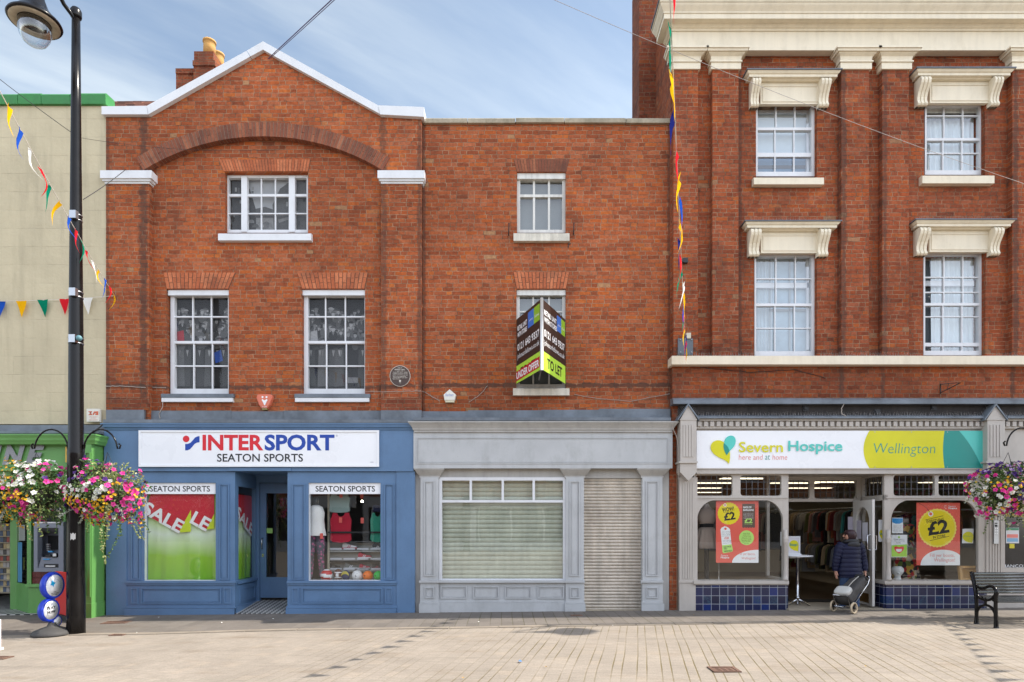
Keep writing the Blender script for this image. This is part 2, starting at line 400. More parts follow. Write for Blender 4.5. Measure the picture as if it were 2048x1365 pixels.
def wall_render():
    b = NB('cream_render'); p, x, y, z = b.pos()
    h = .345
    wob = b.math('MULTIPLY', b.math('SUBTRACT', b.noise(p, 2.0, 2), .5), .03)
    v = b.math('DIVIDE', b.math('ADD', z, wob), h); row = b.math('FLOOR', v); fr = b.math('SUBTRACT', v, row)
    u = b.math('ADD', b.math('DIVIDE', x, 1.05), b.math('MULTIPLY', b.white(b.comb(row, 2.0, 5.0)), 1.0)); cu = b.math('FLOOR', u); fu = b.math('SUBTRACT', u, cu)
    dz = b.math('MULTIPLY', b.math('MINIMUM', fr, b.math('SUBTRACT', 1.0, fr)), h)
    dx = b.math('MULTIPLY', b.math('MINIMUM', fu, b.math('SUBTRACT', 1.0, fu)), 1.05)
    ln = b.math('MULTIPLY', b.rng(b.math('MINIMUM', dz, b.math('ADD', dx, .002)), .002, .008, 1, 0, True), b.rng(b.noise(p, 3.5, 3), .4, .62, .1, 1))
    n = b.noise(p, 1.6, 5); f = b.rng(n, .3, .7, .92, 1.05)
    sv = b.comb(b.math('MULTIPLY', x, 4.0), y, b.math('MULTIPLY', z, .3)); f = b.math('MULTIPLY', f, b.rng(b.noise(sv, 1.5, 5), .5, .75, 1, .86))
    col = b.scale((.50, .435, .30), f)
    blk = b.white(b.comb(cu, row, 1.0)); col = b.scale(col, b.rng(blk, 0, 1, .97, 1.03))
    col = b.mix(b.math('MULTIPLY', ln, .40), col, (.33, .28, .20))
    dm = b.rng(b.noise(b.comb(b.math('MULTIPLY', x, 1.8), y, b.math('MULTIPLY', z, .35)), 1.3, 6, .66), .54, .74, 0, .30); col = b.mix(dm, col, (.24, .21, .15))
    hgt = b.math('ADD', b.math('MULTIPLY', b.noise(p, 5.5, 5, .6), 1.0), b.math('MULTIPLY', ln, -.35))
    return b.bsdf(col, .85, 0, b.bump(hgt, .5, .03), .2)
CREAM_WALL = wall_render()

def paving(name, ang, base, widths, length, joint_dark, moss, rough=.85, var=.16):
    b = NB(name); p, x, y, z = b.pos()
    ca, sa = math.cos(ang), math.sin(ang)
    wob = b.math('MULTIPLY', b.math('SUBTRACT', b.noise(p, .45, 2), .5), .06)
    u = b.math('ADD', b.math('ADD', b.math('MULTIPLY', x, ca), b.math('MULTIPLY', y, -sa)), wob)
    v = b.math('ADD', b.math('MULTIPLY', x, sa), b.math('MULTIPLY', y, ca))
    per = sum(widths); sp = widths[0] / per
    t = b.math('DIVIDE', u, per); c = b.math('FLOOR', t); f = b.math('SUBTRACT', t, c)
    two = b.math('GREATER_THAN', f, sp)
    course = b.math('ADD', b.math('MULTIPLY', c, 2.0), two)
    du = b.math('MULTIPLY', b.math('MINIMUM', b.math('MINIMUM', f, b.math('SUBTRACT', 1.0, f)), b.math('ABSOLUTE', b.math('SUBTRACT', f, sp))), per)
    tv = b.math('ADD', b.math('DIVIDE', v, length), b.math('MULTIPLY', b.white(b.comb(course, 3.0, 8.0)), 7.0)); cv = b.math('FLOOR', tv); fv = b.math('SUBTRACT', tv, cv)
    dv = b.math('MULTIPLY', b.math('MINIMUM', fv, b.math('SUBTRACT', 1.0, fv)), length)
    ragged = b.math('MULTIPLY', b.math('SUBTRACT', b.noise(p, 30, 3), .5), .009)
    ju = b.rng(b.math('ADD', du, ragged), .004, .0095, 1, 0, True)
    jv = b.rng(b.math('ADD', dv, ragged), .0015, .004, 1, 0, True)
    patch = b.rng(b.noise(p, .55, 4), .36, .62, .12, 1)
    patch = b.math('MULTIPLY', patch, b.rng(x, -3.6, -.5, .25, 1, True))       # the joints are swept clean towards the lamp post
    ju = b.math('MULTIPLY', ju, patch); jv = b.math('MULTIPLY', jv, b.rng(b.noise(p, 2.6, 2), .35, .65, .25, .8))
    r = b.white(b.comb(course, cv, 4.0))
    col = b.ramp(r, [(0, tuple(k * (1 - var) for k in base)), (.5, base), (.85, tuple(k * (1 + var * .6) for k in base)), (1, (base[0] * 1.07, base[1] * 1.05, base[2] * 1.02))])
    col = b.scale(col, b.rng(b.noise(p, 55, 3), .25, .75, .82, 1.16))
    an = b.comb(b.math('MULTIPLY', x, 5.0), b.math('MULTIPLY', y, 26.0), 0); col = b.scale(col, b.rng(b.noise(an, 1.0, 4, .6), .3, .7, .88, 1.10))
    tr = b.comb(b.math('MULTIPLY', x, .22), b.math('MULTIPLY', y, 3.2), 3.0); col = b.scale(col, b.rng(b.noise(tr, 1.0, 4, .6), .55, .72, 1.0, .84))
    col = b.scale(col, b.rng(b.noise(p, 1.1, 5, .6), .3, .72, 1.07, .88))
    st = b.comb(b.math('MULTIPLY', x, .9), b.math('MULTIPLY', y, 2.4), 0)
    col = b.mix(b.rng(b.noise(st, .9, 5, .65), .56, .72, 0, .5), col, (base[0] * .62, base[1] * .52, base[2] * .40))
    spots = b.rng(b.noise(p, 9.0, 2, .5), .70, .76, 0, .5); col = b.mix(spots, col, tuple(k * .7 for k in base))
    gum = b.n('ShaderNodeTexVoronoi'); b.l(p, gum.inputs['Vector']); gum.inputs['Scale'].default_value = 2.2
    col = b.mix(b.math('MULTIPLY', b.rng(gum.outputs['Distance'], .028, .045, 1, 0), .32), col, tuple(k * .55 for k in base))
    col = b.mix(b.math('MULTIPLY', jv, .75), col, joint_dark); col = b.mix(b.math('MULTIPLY', ju, .92), col, moss)
    hgt = b.math('ADD', b.math('MULTIPLY', b.math('MAXIMUM', ju, jv), -1.0), b.math('MULTIPLY', b.noise(p, 70, 3), .35))
    return b.bsdf(col, rough, 0, b.bump(hgt, .5, .006), .3)
GA = (.285, .245, .202)
PAVE = paving('street_blocks', rad(11.4), GA, (.165, .108), .21, (.17, .14, .105), (.125, .095, .034), var=.05)
PAVE_D = paving('pavement_slabs', rad(-.6), (.158, .138, .120), (.19, .19), .42, (.07, .06, .05), (.075, .068, .035), var=.12)
KERB = paint('kerb_granite', (.25, .21, .165), .85, .2, .3, fine=40)

# ---------------------------------------------------------------- the street
mb = MB(); W = 90
mb.add([(-W, -W, g(-W)), (W, -W, g(W)), (W, W, g(W)), (-W, W, g(-W))], [(0, 1, 2, 3)])
tag(mb.build('street_paving', PAVE), kind='structure')
kp = [(-60, -2.75)] + [ground(a, b)[:2] for a, b in ((-260, 1281), (0, 1273), (150, 1268.5), (322, 1266), (498, 1261), (600, 1258.5), (900, 1255), (1193, 1250), (1500, 1245), (1714, 1241.5), (2048, 1236.5), (2300, 1234))] + [(60, -1.0)]
mb = MB()
for (xa, ya), (xb, yb) in zip(kp, kp[1:]):
    mb.add([(xa, ya, g(xa) + .004), (xb, yb, g(xb) + .004), (xb, 1.2, g(xb) + .004), (xa, 1.2, g(xa) + .004)], [(0, 1, 2, 3)])
tag(mb.build('pavement', PAVE_D), kind='structure')
mb = MB(); kerbs = []
for (xa, ya), (xb, yb) in zip(kp, kp[1:]):
    n = max(1, int((xb - xa) / .62))
    for i in range(n):
        a, c = i / n, (i + 1) / n - .012 / max(xb - xa, .1)
        p0, p1 = (xa + (xb - xa) * a, ya + (yb - ya) * a), (xa + (xb - xa) * c, ya + (yb - ya) * c)
        if abs(p0[0]) > 16: continue
        h0, h1 = g(p0[0]) + .011, g(p1[0]) + .011; w = .15; dz = R.uniform(-.002, .002)
        mb.add([(p0[0], p0[1] - w, h0 + dz), (p1[0], p1[1] - w, h1 + dz), (p1[0], p1[1], h1 + dz), (p0[0], p0[1], h0 + dz),
                (p0[0], p0[1] - w, h0 - .1), (p1[0], p1[1] - w, h1 - .1), (p1[0], p1[1], h1 - .1), (p0[0], p0[1], h0 - .1)],
               [(0, 1, 2, 3), (4, 5, 1, 0), (5, 6, 2, 1), (6, 7, 3, 2), (7, 4, 0, 3)])
tag(mb.build('kerb', KERB), kind='structure')
# iron covers and litter
RUST = paint('rusty_iron', (.15, .085, .06), .7, .35, .5, fine=50)
def cover(px, py, w, d, label, ang=0.0):
    x, y, z = ground(px, py); t = thing('drain_cover', label, 'drain cover', (x, y, z), 'iron covers set in the paving')
    m1 = MB(); m1.M = Matrix.Translation((x, y, z)) @ Matrix.Rotation(ang, 4, 'Z')
    for a in (-1, 1):
        m1.box(a * w / 2 - .018, a * w / 2 + .018, -d / 2 - .018, d / 2 + .018, -.02, .013); m1.box(-w / 2 + .018, w / 2 - .018, a * d / 2 - .018, a * d / 2 + .018, -.02, .013)
    m1.build('frame', RUST, t)
    m2 = MB(); m2.M = m1.M; m2.box(-w / 2 + .024, w / 2 - .024, -d / 2 + .024, d / 2 - .024, -.02, .008)
    nx, ny = max(2, int(w / .07)), max(2, int(d / .07))
    for i in range(nx):
        for j in range(ny):
            cx, cy = -w / 2 + .04 + (w - .08) * (i + .5) / nx, -d / 2 + .04 + (d - .08) * (j + .5) / ny
            m2.box(cx - .018, cx + .018, cy - .012, cy + .012, .008, .012)
    m2.build('lid', RUST, t)
cover(1448, 1340.5, .27, .22, 'small rusty square cover in the pale paving in front of the charity shop')
cover(233, 1246, .36, .26, 'wide rusty cover in the dark pavement before the blue shop corner', .15)
cover(235, 1271, .18, .07, 'narrow rusty grate beside the flush kerb near the lamp post')
cover(1153, 1232, .17, .09, 'little dark cover in the pavement before the grey roller shutter')
cover(-2, 1317, .22, .14, 'rusty cover at the far left edge of the pale paving')
LIT = [plain('litter_white', (.75, .74, .7), .7), plain('litter_blue', (.03, .22, .6), .5), plain('litter_leaf', (.45, .27, .06), .8)]
def litter(px, py, k, s_, label):
    x, y, z = ground(px, py); m1 = MB(); m1.M = Matrix.Translation((x, y, z + .012)) @ Matrix.Rotation(R.uniform(0, 3), 4, 'Z') @ Matrix.Rotation(.12, 4, 'X')
    pts = [(math.cos(t) * s_ * R.uniform(.7, 1.1), math.sin(t) * s_ * .6 * R.uniform(.7, 1.1)) for t in [i * PI / 3.5 for i in range(7)]]
    m1.add([(a, b_, .002 + .012 * abs(a) / s_) for a, b_ in pts], [tuple(range(7))])
    tag(m1.build('litter', LIT[k]), label, 'litter', 'litter dropped on the paving')
litter(1040, 1326, 1, .035, 'scrap of bright blue plastic on the pale paving')
for i, (a, b_, k, l) in enumerate([(957, 1246, 0, 'white scrap on the dark pavement before the grey shop'), (317, 1237, 0, 'white scrap on the pavement below the blue shop window'),
    (274, 1268, 0, 'white scrap lying on the flush kerb near the lamp post'), (444, 1247.5, 0, 'white scrap before the blue shop doorway'), (1225, 1253.5, 0, 'white scrap by the shadow of the street lamp'),
    (1372, 1265.5, 0, 'pale scrap on the paving before the grey shop corner'), (926, 1359, 2, 'orange brown leaf at the bottom edge of the paving'), (1388, 1232, 2, 'yellow leaf before the tiled stall riser'), (1730, 1336, 2, 'tan leaf in the middle of the right paving'),
    (1092, 1337, 2, 'dry leaf curled beside the mossy joints'), (546, 1240, 0, 'crumpled tissue before the chequered doorway')]):
    litter(a, b_, k, .018, l)

# ---------------------------------------------------------------- brick and window helpers
def lintel(parent, x0t, x1t, x0b, x1b, y0, y1, Y, mat_, n, th=.115, split=True, name='window_arch'):
    """flat arch of upright bricks, each its own brick with a joint"""
    m = MB(); z0, z1 = Z(y1, Y), Z(y0, Y)
    for i in range(n):
        a, c = (i + .09) / n, (i + .91) / n
        T0, T1 = X(x0t + (x1t - x0t) * a, Y), X(x0t + (x1t - x0t) * c, Y)
        B0, B1 = X(x0b + (x1b - x0b) * a, Y), X(x0b + (x1b - x0b) * c, Y)
        cuts = [0, 1] if not split else ([0, .36, 1] if i % 2 else [0, .68, 1])
        for q0, q1 in zip(cuts, cuts[1:]):
            q0_ = q0 + (.015 if q0 else 0); q1_ = q1 - (.015 if q1 < 1 else 0)
            L = lambda s_, e_, q: s_ + (e_ - s_) * q
            m.prism([(L(B0, T0, q0_), L(z0, z1, q0_)), (L(B1, T1, q0_), L(z0, z1, q0_)), (L(B1, T1, q1_), L(z0, z1, q1_)), (L(B0, T0, q1_), L(z0, z1, q1_))], Y - .012 + R.uniform(-.002, .002), Y + th)
    o = m.build(name, mat_, parent)
    m = MB(); m.pp([(x0b, y1 - .4), (x1b, y1 - .4), (x1t, y0 + .4), (x0t, y0 + .4)], Y - .007, Y + .05); m.build('joint', JOINT_D, o)
    return o
def sash(parent, x0, x1, y0, y1, Y, vb, hb, stile=6.0, top=5.0, bot=8.0, meet=None, mat_=WHITE, glass_=GLASS, depth=.09, name='window', bar=.045, right_stile=None, offs=None):
    """timber sash: frame, glazing bars vb (px centres, width) and hb, one sheet of glass"""
    m = MB(); rs = right_stile or stile
    D = Y + depth
    m.pb(x0, x0 + stile, y0, y1, Y, D); m.pb(x1 - rs, x1, y0, y1, Y, D)
    m.pb(x0 + stile, x1 - rs, y0, y0 + top, Y, D); m.pb(x0 + stile, x1 - rs, y1 - bot, y1, Y, D)
    ym = meet if meet else y1
    if meet: m.pb(x0 + stile, x1 - rs, meet - 2.6, meet + 2.6, Y + .004, D - .004)
    for c, w in vb:
        if meet:
            m.pb(c - w / 2, c + w / 2, y0 + top, meet - 2.6, Y + .02, Y + .02 + bar); m.pb(c - w / 2 + (offs or 0), c + w / 2 + (offs or 0), meet + 2.6, y1 - bot, Y + .012, Y + .012 + bar)
        else: m.pb(c - w / 2, c + w / 2, y0 + top, y1 - bot, Y + .02, Y + .02 + bar)
    for c, w in hb: m.pb(x0 + stile, x1 - rs, c - w / 2, c + w / 2, Y + .022, Y + .062)
    o = m.build(name, mat_, parent)
    m = MB(); yg = Y + .05; m.sheet([(x0 + 1, y1 - 1), (x1 - 1, y1 - 1), (x1 - 1, y0 + 1), (x0 + 1, y0 + 1)], yg); m.build('pane', glass_, o)
    return o
def sill(parent, x0, x1, y0, y1, Y, mat_, back=.12, name='window_sill', slope=.012):
    m = MB(); a, b_ = X(x0, Y), X(x1, Y); z0, z1 = Z(y1, Y), Z(y0, Y)
    m.extx([(Y, z0), (Y, z1 - slope), (Y + .02, z1), (Y + back + .2, z1 + slope), (Y + back + .2, z0)], a, b_)
    return m.build(name, mat_, parent)
def room(parent, x0, x1, z0, z1, y0, y1, mat_, name='interior'):
    """the closed dark room behind an opening"""
    m = MB()
    m.add([(x0, y0, z0), (x1, y0, z0), (x1, y1, z0), (x0, y1, z0), (x0, y0, z1), (x1, y0, z1), (x1, y1, z1), (x0, y1, z1)],
          [(0, 3, 2, 1), (4, 5, 6, 7), (3, 7, 6, 2), (0, 4, 7, 3), (1, 2, 6, 5)])
    return m.build(name, mat_, parent)
def backing(parent, x0, x1, y0, y1, Y, mat_, name='blind'):
    m = MB(); m.pb(x0, x1, y0, y1, Y, Y + .004); return m.build(name, mat_, parent)
def spikes(parent, segs, mat_=SPIKE, step=.045, h=.11, name='pigeon_spikes', lean=.35):
    m = MB()
    for (xa, xb, y, z) in segs:
        n = int((xb - xa) / step)
        for i in range(n):
            x = xa + (xb - xa) * (i + .5) / n + R.uniform(-.01, .01)
            for s_ in (-1, 1):
                dx, dy = R.uniform(-.02, .02), s_ * lean * h + R.uniform(-.01, .01); w = .0022
                m.add([(x - w, y, z), (x + w, y, z), (x + dx, y + dy, z + h * R.uniform(.8, 1.05))], [(0, 1, 2)])
    return m.build(name, mat_, parent)
def body(parent, x0, x1, z0, z1, y0, y1, mat_, name='wall'):
    m = MB(); m.box(x0, x1, y0, y1, z0, z1); return m.build(name, mat_, parent)
# ================================================================ cream rendered building, far left
GF = 3.55                                        # the top of the shops' ground floor
bc = thing('cream_building', 'cream rendered building with a green painted parapet behind the black street lamp', 'building', (-10.2, -.1, 0))
xr = X(212.5, -.12)
m = MB(); m.box(-13.2, xr - .004, -.10, .25, GF, Z(206, -.1)); m.build('wall', CREAM_WALL, bc)
m = MB(); m.box(-13.2, xr - .004, .25, 8.0, GF, Z(206, -.1) - .3); m.build('rear_block', DARK, bc)
m = MB()
for i, (a, b_) in enumerate([(-180, 35), (36, 82), (83, 140), (141, 211.5)]):
    dz = [0, .012, -.004, .008][i]; z0, z1 = Z(208, -.16), Z(187.5 - i * .3, -.16) + dz
    m.extx([(-.16, z0), (-.17, z1 - .035), (-.14, z1), (.10, z1 + .02), (.14, z0)], X(a, -.16), X(b_, -.16))
m.build('parapet', GREEN_COPE, bc)
m = MB(); m.box(-13.2, xr - .004, -.135, -.09, Z(868, -.1), Z(851, -.1)); m.box(-13.2, xr - .004, -.34, -.135, Z(871, -.1), Z(866.5, -.1)); m.build('flashing', LEAD, bc)

# ================================================================ gabled brick building
bg = thing('gabled_building', 'gabled red brick building with a white coped gable and a wide relieving arch', 'building', (X(525), 0, 0))
YP = -.12
xl, xm = X(212, YP), X(843, YP)
za = Z(338, YP)
W1 = hole(450, 616, 345, 470, 0); W2 = hole(333, 457.5, 579, 797, 0); W3 = hole(604, 730, 579, 797, 0)
m = MB(); wall_mb(m, X(292), X(768), GF, Z(262), 0, .3, [W1, W2, W3]); m.build('wall', BRICK_L, bg)
# front layer: piers, then the gable with the arch cut out of it
ztop_p = Z(345, YP)
for a, b_ in ((212, 298), (762, 843)):
    m = MB(); m.box(X(a, YP), X(b_, YP), YP, .30, GF, ztop_p); m.build('pier', BRICK_L, bg)
cxa, cya, Rin, Rout = 525.5, 730.0, 457.0, 486.0
th0 = math.acos(235 / 457)
arc_in = [(cxa - Rin * math.cos(t), cya - Rin * math.sin(t)) for t in [th0 + (PI - 2 * th0) * i / 36 for i in range(37)]]
top = [(843, 232), (761, 226), (524, 98), (293, 226), (212, 226)]
m = MB()
# strips between the arch and the coping so that every face stays convex
def topy(px):
    if px <= 293: return 226
    if px <= 524: return 226 + (98 - 226) * (px - 293) / (524 - 293)
    if px <= 761: return 98 + (226 - 98) * (px - 524) / (761 - 524)
    return 228
def boty(px):
    if px <= 290.5 or px >= 760.5: return 345
    return cya - math.sqrt(Rin ** 2 - (px - cxa) ** 2)
xs = sorted({212, 290.4, 293, 524, 761, 843, *[290.6 + (760.4 - 290.6) * i / 40 for i in range(41)]})
for a, b_ in zip(xs, xs[1:]):
    e = 1e-4
    pts = [(a, boty(a + e)), (b_, boty(b_ - e)), (b_, topy(b_ - e)), (a, topy(a + e))]
    w = [(X(q, YP), Z(r_, YP)) for q, r_ in pts]
    m.add([(q, YP, r_) for q, r_ in w], [(0, 1, 2, 3)]); m.add([(q, .28, r_) for q, r_ in w], [(3, 2, 1, 0)])
    m.add([(w[0][0], YP, w[0][1]), (w[1][0], YP, w[1][1]), (w[1][0], .0, w[1][1]), (w[0][0], .0, w[0][1])], [(0, 1, 2, 3)])
for a in (212, 843):
    x = X(a, YP); m.add([(x, YP, Z(345, YP)), (x, .28, Z(345, YP)), (x, .28, Z(topy(a), YP)), (x, YP, Z(topy(a), YP))], [(0, 1, 2, 3)])
m.build('gable', BRICK_L, bg)
m = MB(); N = 74
for i in range(N):
    t0 = th0 - .012 + (PI - 2 * th0 + .024) * (i + .09) / N; t1 = th0 - .012 + (PI - 2 * th0 + .024) * (i + .91) / N
    for q0, q1 in ((0, 1),) if i % 3 else ((0, .5), (.5, 1)):
        r0 = Rin + (Rout - Rin) * (q0 + (.012 if q0 else 0)); r1 = Rin + (Rout - Rin) * (q1 - .012)
        m.pp([(cxa - r_ * math.cos(t), cya - r_ * math.sin(t)) for r_, t in ((r0, t0), (r0, t1), (r1, t1), (r1, t0))], YP - .016 + R.uniform(-.003, .003), -.002)
o = m.build('arch', ARCH, bg)
m = MB()
for i in range(24):
    t0, t1 = th0 - .01 + (PI - 2 * th0 + .02) * i / 24, th0 - .01 + (PI - 2 * th0 + .02) * (i + 1) / 24
    m.pp([(cxa - r_ * math.cos(t), cya - r_ * math.sin(t)) for r_, t in ((Rin + .4, t0), (Rin + .4, t1), (Rout - .4, t1), (Rout - .4, t0))], YP - .009, -.004)
m.build('joint', MORTAR, o)
# white coping in lengths
m = MB(); YC = -.20
segs = [[(203, 213), (293, 212), (296, 229), (203, 229)], [(293.6, 212), (493, 102), (500, 113.6), (296.6, 229)], [(493.8, 101.5), (526, 83), (526, 99.5), (500.8, 113.2)],
        [(526, 83), (553, 98), (547, 111.5), (526, 99.5)], [(553.8, 98.4), (756, 211), (759, 227.5), (547.8, 112)], [(756.6, 211), (848, 214.5), (848, 234), (759.6, 229)]]
for q in segs: m.pp(q, YC + R.uniform(-.004, .004), .34)
m.build('coping', WHITE, bg)
for a0, a1, b0, b1 in ((200, 303, 209, 299), (755, 849, 762, 846)):
    m = MB(); m.pb(a0, a1, 341, 356.5, -.20, .03); m.pb((a0 + b0) / 2, (a1 + b1) / 2, 356.5, 362, -.17, .03); m.pb(b0, b1, 362, 367.5, -.14, .03)
    m.build('pier_cap', WHITE, bg)
for a, b_ in ((212, 298), (762, 843)): m = MB(); m.pb(a, b_, 796, 821, YP - .012, YP + .02); m.build('pier_foot', BRICK_B, bg)
m = MB(); m.pb(292, 462, 822, 840, -.05, .02); m.pb(462.5, 566, 823, 840.5, -.054, .02); m.pb(566.5, 768, 822, 840, -.05, .02)
m.pb(212, 288, 820, 841, -.17, -.1); m.pb(762, 843, 821, 841, -.17, -.1); m.pb(206, 826, 839.5, 846, -.26, -.04)
m.build('flashing', LEAD, bg)
m = MB(); m.box(xl + .02, xm - .02, .31, 8.5, GF, Z(229, 0) - .15)
m.build('rear_block', DARK, bg)
# tiled roof behind the parapet, ridge running back
TILE = island_brick('clay_roof_tiles', [(0, (.12, .06, .045)), (.5, (.22, .10, .07)), (1, (.33, .15, .10))])
m = MB()
for j in range(15):
    y0 = .42 + j * .15; z = Z(214, .42) - .08 + j * .112
    for i in range(23):
        a = -9.3 + i * .19 + (.09 if j % 2 else 0); q = R.uniform(0, .014); m.extx([(y0, z + q), (y0 + .22, z + .13 + q), (y0 + .22, z + .155 + q), (y0, z + .028 + q)], a, a + .183)
m.build('roof', TILE, bg)
m = MB()
m.prism([(xl + .1, Z(229) - .2), (xm - .1, Z(229) - .2), ((xl + xm) / 2, Z(110))], .36, .5); m.build('gable_back', BRICK_L, bg)
# chimney with two pots, standing back on the roof
YK = 2.6
ch = MB(); ch.pb(352, 392, 147, 260, YK, YK + .6); ch.pb(351, 393, 137, 147, YK - .03, YK + .63)
ch.pb(387, 428, 131, 260, YK - .12, YK + 1.0); ch.pb(385, 430, 121, 131, YK - .15, YK + 1.03); ch.pb(388, 427, 103, 121, YK - .1, YK + .98)
o = ch.build('chimney', BRICK_B, bg)
POT = paint('clay_chimney_pot', (.52, .29, .09), .8, .15, .2)
p1 = MB(); q = X(419, YK + .3); z = Z(104, YK + .3); p1.lathe([(.14, z - .1), (.135, z + .1), (.13, z + .2), (.15, z + .205), (.15, z + .24), (.11, z + .24), (.1, z)], q, YK + .3, 20); p1.build('chimney_pot', POT, o)
p1 = MB(); q = X(436, YK + .75); z = Z(128, YK + .75); p1.lathe([(.14, z - .2), (.135, z + .1), (.13, z + .18), (.15, z + .19), (.15, z + .23), (.11, z + .23), (.1, z)], q, YK + .75, 20); p1.build('chimney_pot', POT, o)
# windows of the gabled building
lintel(bg, 438, 621, 447.5, 616.5, 320, 343.5, 0, FLAT_ARCH, 30, split=False)
lintel(bg, 327, 471, 333.5, 457, 546, 578, 0, FLAT_ARCH, 17)
lintel(bg, 594, 736, 604.5, 729.5, 546, 578, 0, FLAT_ARCH, 17)
YW = .10
w = sash(bg, 452, 618, 350, 466, YW, [], [(391, 5), (427.5, 2.2)], stile=5, top=6, bot=6)
m = MB(); m.pb(482.5, 494, 352, 464, YW - .015, YW + .08); m.pb(577.5, 589.5, 352, 464, YW - .015, YW + .08)
for c in (522.5, 550.5): m.pb(c - 1.1, c + 1.1, 352, 464, YW + .02, YW + .06)
m.build('mullion', WHITE, w)
sill(bg, 436, 622, 466.5, 481, -.10, WHITE)
for (x0, x1, hx0, c1, c2) in ((341, 459, 336, 385.5, 422.5), (608, 732, 604.5, 651, 690.5)):
    w = sash(bg, x0, x1, 588, 790, YW, [(c1, 2.4), (c2, 2.4)], [(634, 2.6), (732.5, 2.6)], stile=8, top=4, bot=12, meet=685, right_stile=3, offs=2)
    m = MB(); m.pb(hx0, x1 - 1, 579.5, 591, .03, YW + .09); m.build('blind_box', WHITE, w)
    sill(bg, x0 - 18, x1 + 6, 795, 804, -.07, WHITE)
    m = MB(); m.pb(x0 - 19, x1 + 8, 788, 795.3, -.078, .09); m.build('sill_flashing', LEAD, bg)
# old photographs pasted up inside the windows
def grey_pic(name, lo, hi, n=7):
    return island(name, [(i / (n - 1), tuple([lo + (hi - lo) * i / (n - 1)] * 3)) for i in range(n)], .8)
PIC_DARK = paint('photo_print_dark', (.014, .013, .013), .8, .3, 0, fine=9); PIC_GREY = grey_pic('photo_print_greys', .012, .09); PIC_PALE = grey_pic('photo_print_pale', .10, .28); PIC_MID = paint('photo_print_sky', (.30, .31, .32), .8, .12, 0, fine=5)
RED_D = plain('photo_print_red', (.3, .02, .03), .8); BLUE_D = plain('photo_print_blue', (.02, .06, .25), .8)
def crowd(x0, x1, label, seed, red):
    rr = random.Random(seed); m = MB(); Y = YW + .13
    m.pb(x0, x1, 589, 786, Y, Y + .004)
    k = 0
    for i in range(95):
        px, py = rr.uniform(x0 + 3, x1 - 3), rr.choice([rr.uniform(622, 640), rr.uniform(636, 684), rr.uniform(640, 684)])
        r_ = rr.uniform(3.6, 5.6); k += .00006
        m.m = 1; m.sheet(circ(px, py + r_ * 2.4, r_ * 1.7, 10, ry=r_ * 2.1), Y - .001 - k)
        m.m = 2; m.sheet(circ(px, py, r_ * .72, 9, ry=r_ * .95), Y - .0015 - k)
        m.m = 1 if rr.random() < .75 else 2; m.sheet(circ(px, py - r_ * .55, r_ * 1.05, 9, 0, PI, ry=r_ * .8), Y - .002 - k)
        m.m = 2 if rr.random() < .5 else 1; m.sheet([(px - r_ * .5, py + r_ * 1.0), (px + r_ * .5, py + r_ * 1.0), (px, py + r_ * 2.2)], Y - .0018 - k)
    for i in range(9):
        px = rr.uniform(x0 + 5, x1 - 5); m.m = 1
        m.sheet([(px - 8, 700), (px + 8, 696), (px + 10, 772), (px - 10, 774)], Y - .008 - i * .0002)
        m.m = 2; m.sheet([(px - 2.5, 701), (px + 2.5, 701), (px, 714)], Y - .0105 - i * .0001)
    m.m = 2; m.sheet([(x0, 752), (x1, 756), (x1, 766), (x0, 768)], Y - .0005)
    m.m = 3 if red else 2; m.sheet([(x0 + 11, 664), (x0 + 24, 661), (x0 + 26, 684), (x0 + 10, 684)], Y - .0115)
    if red: m.m = 4; m.sheet([(x1 - 30, 706), (x1 - 16, 700), (x1 - 12, 722), (x1 - 27, 727)], Y - .0118)
    return tag(m.build('window_poster', [PIC_DARK, PIC_GREY, PIC_PALE, RED_D, BLUE_D]), label, 'poster', 'old photographs shown in the upper windows')
crowd(343, 458, 'old crowd photograph with red and blue touches in the sash window nearest the cream building', 3, True)
crowd(610, 731, 'old black and white crowd photograph behind the sash window nearest the round plaque', 9, False)
m = MB(); Y = YW + .13; m.pb(455, 617, 352, 463, Y, Y + .004)
rr = random.Random(5)
for q, mi, k in (([(455, 354), (486, 358), (500, 380), (512, 420), (512, 463), (455, 463)], 1, 1), ([(617, 350), (590, 356), (560, 378), (545, 410), (548, 463), (617, 463)], 1, 2), ([(508, 424), (550, 424), (556, 463), (500, 463)], 2, .5),
                 ([(512, 418), (530, 414), (548, 420), (548, 436), (510, 436)], 1, 1.5), ([(556, 440), (576, 434), (576, 440), (558, 446)], 2, 3)):
    m.m = mi; m.sheet(q, Y - .0015 * k)
for i in range(26):
    a, b_ = rr.choice([(rr.uniform(458, 505), rr.uniform(372, 440)), (rr.uniform(556, 614), rr.uniform(366, 445))]); m.m = rr.choice([1, 2]); h = rr.uniform(5, 11)
    m.sheet([(a, b_), (a + 4, b_), (a + 4, b_ + h), (a, b_ + h)], Y - .006 - i * .0001)
for i in range(7):
    a = rr.uniform(500, 548); b_ = rr.uniform(440, 457); m.m = 2
    m.sheet([(a - 7, b_ + 4), (a - 6, b_), (a - 2, b_ - 3), (a + 4, b_ - 3), (a + 7, b_), (a + 7, b_ + 4)], Y - .009 - i * .0001)
tag(m.build('window_poster', [PIC_MID, PIC_GREY, PIC_PALE]), 'old street photograph behind the three-part window under the arch', 'poster', 'old photographs shown in the upper windows')
# soot-dark drips on the piers' inner corners stay in the brick material

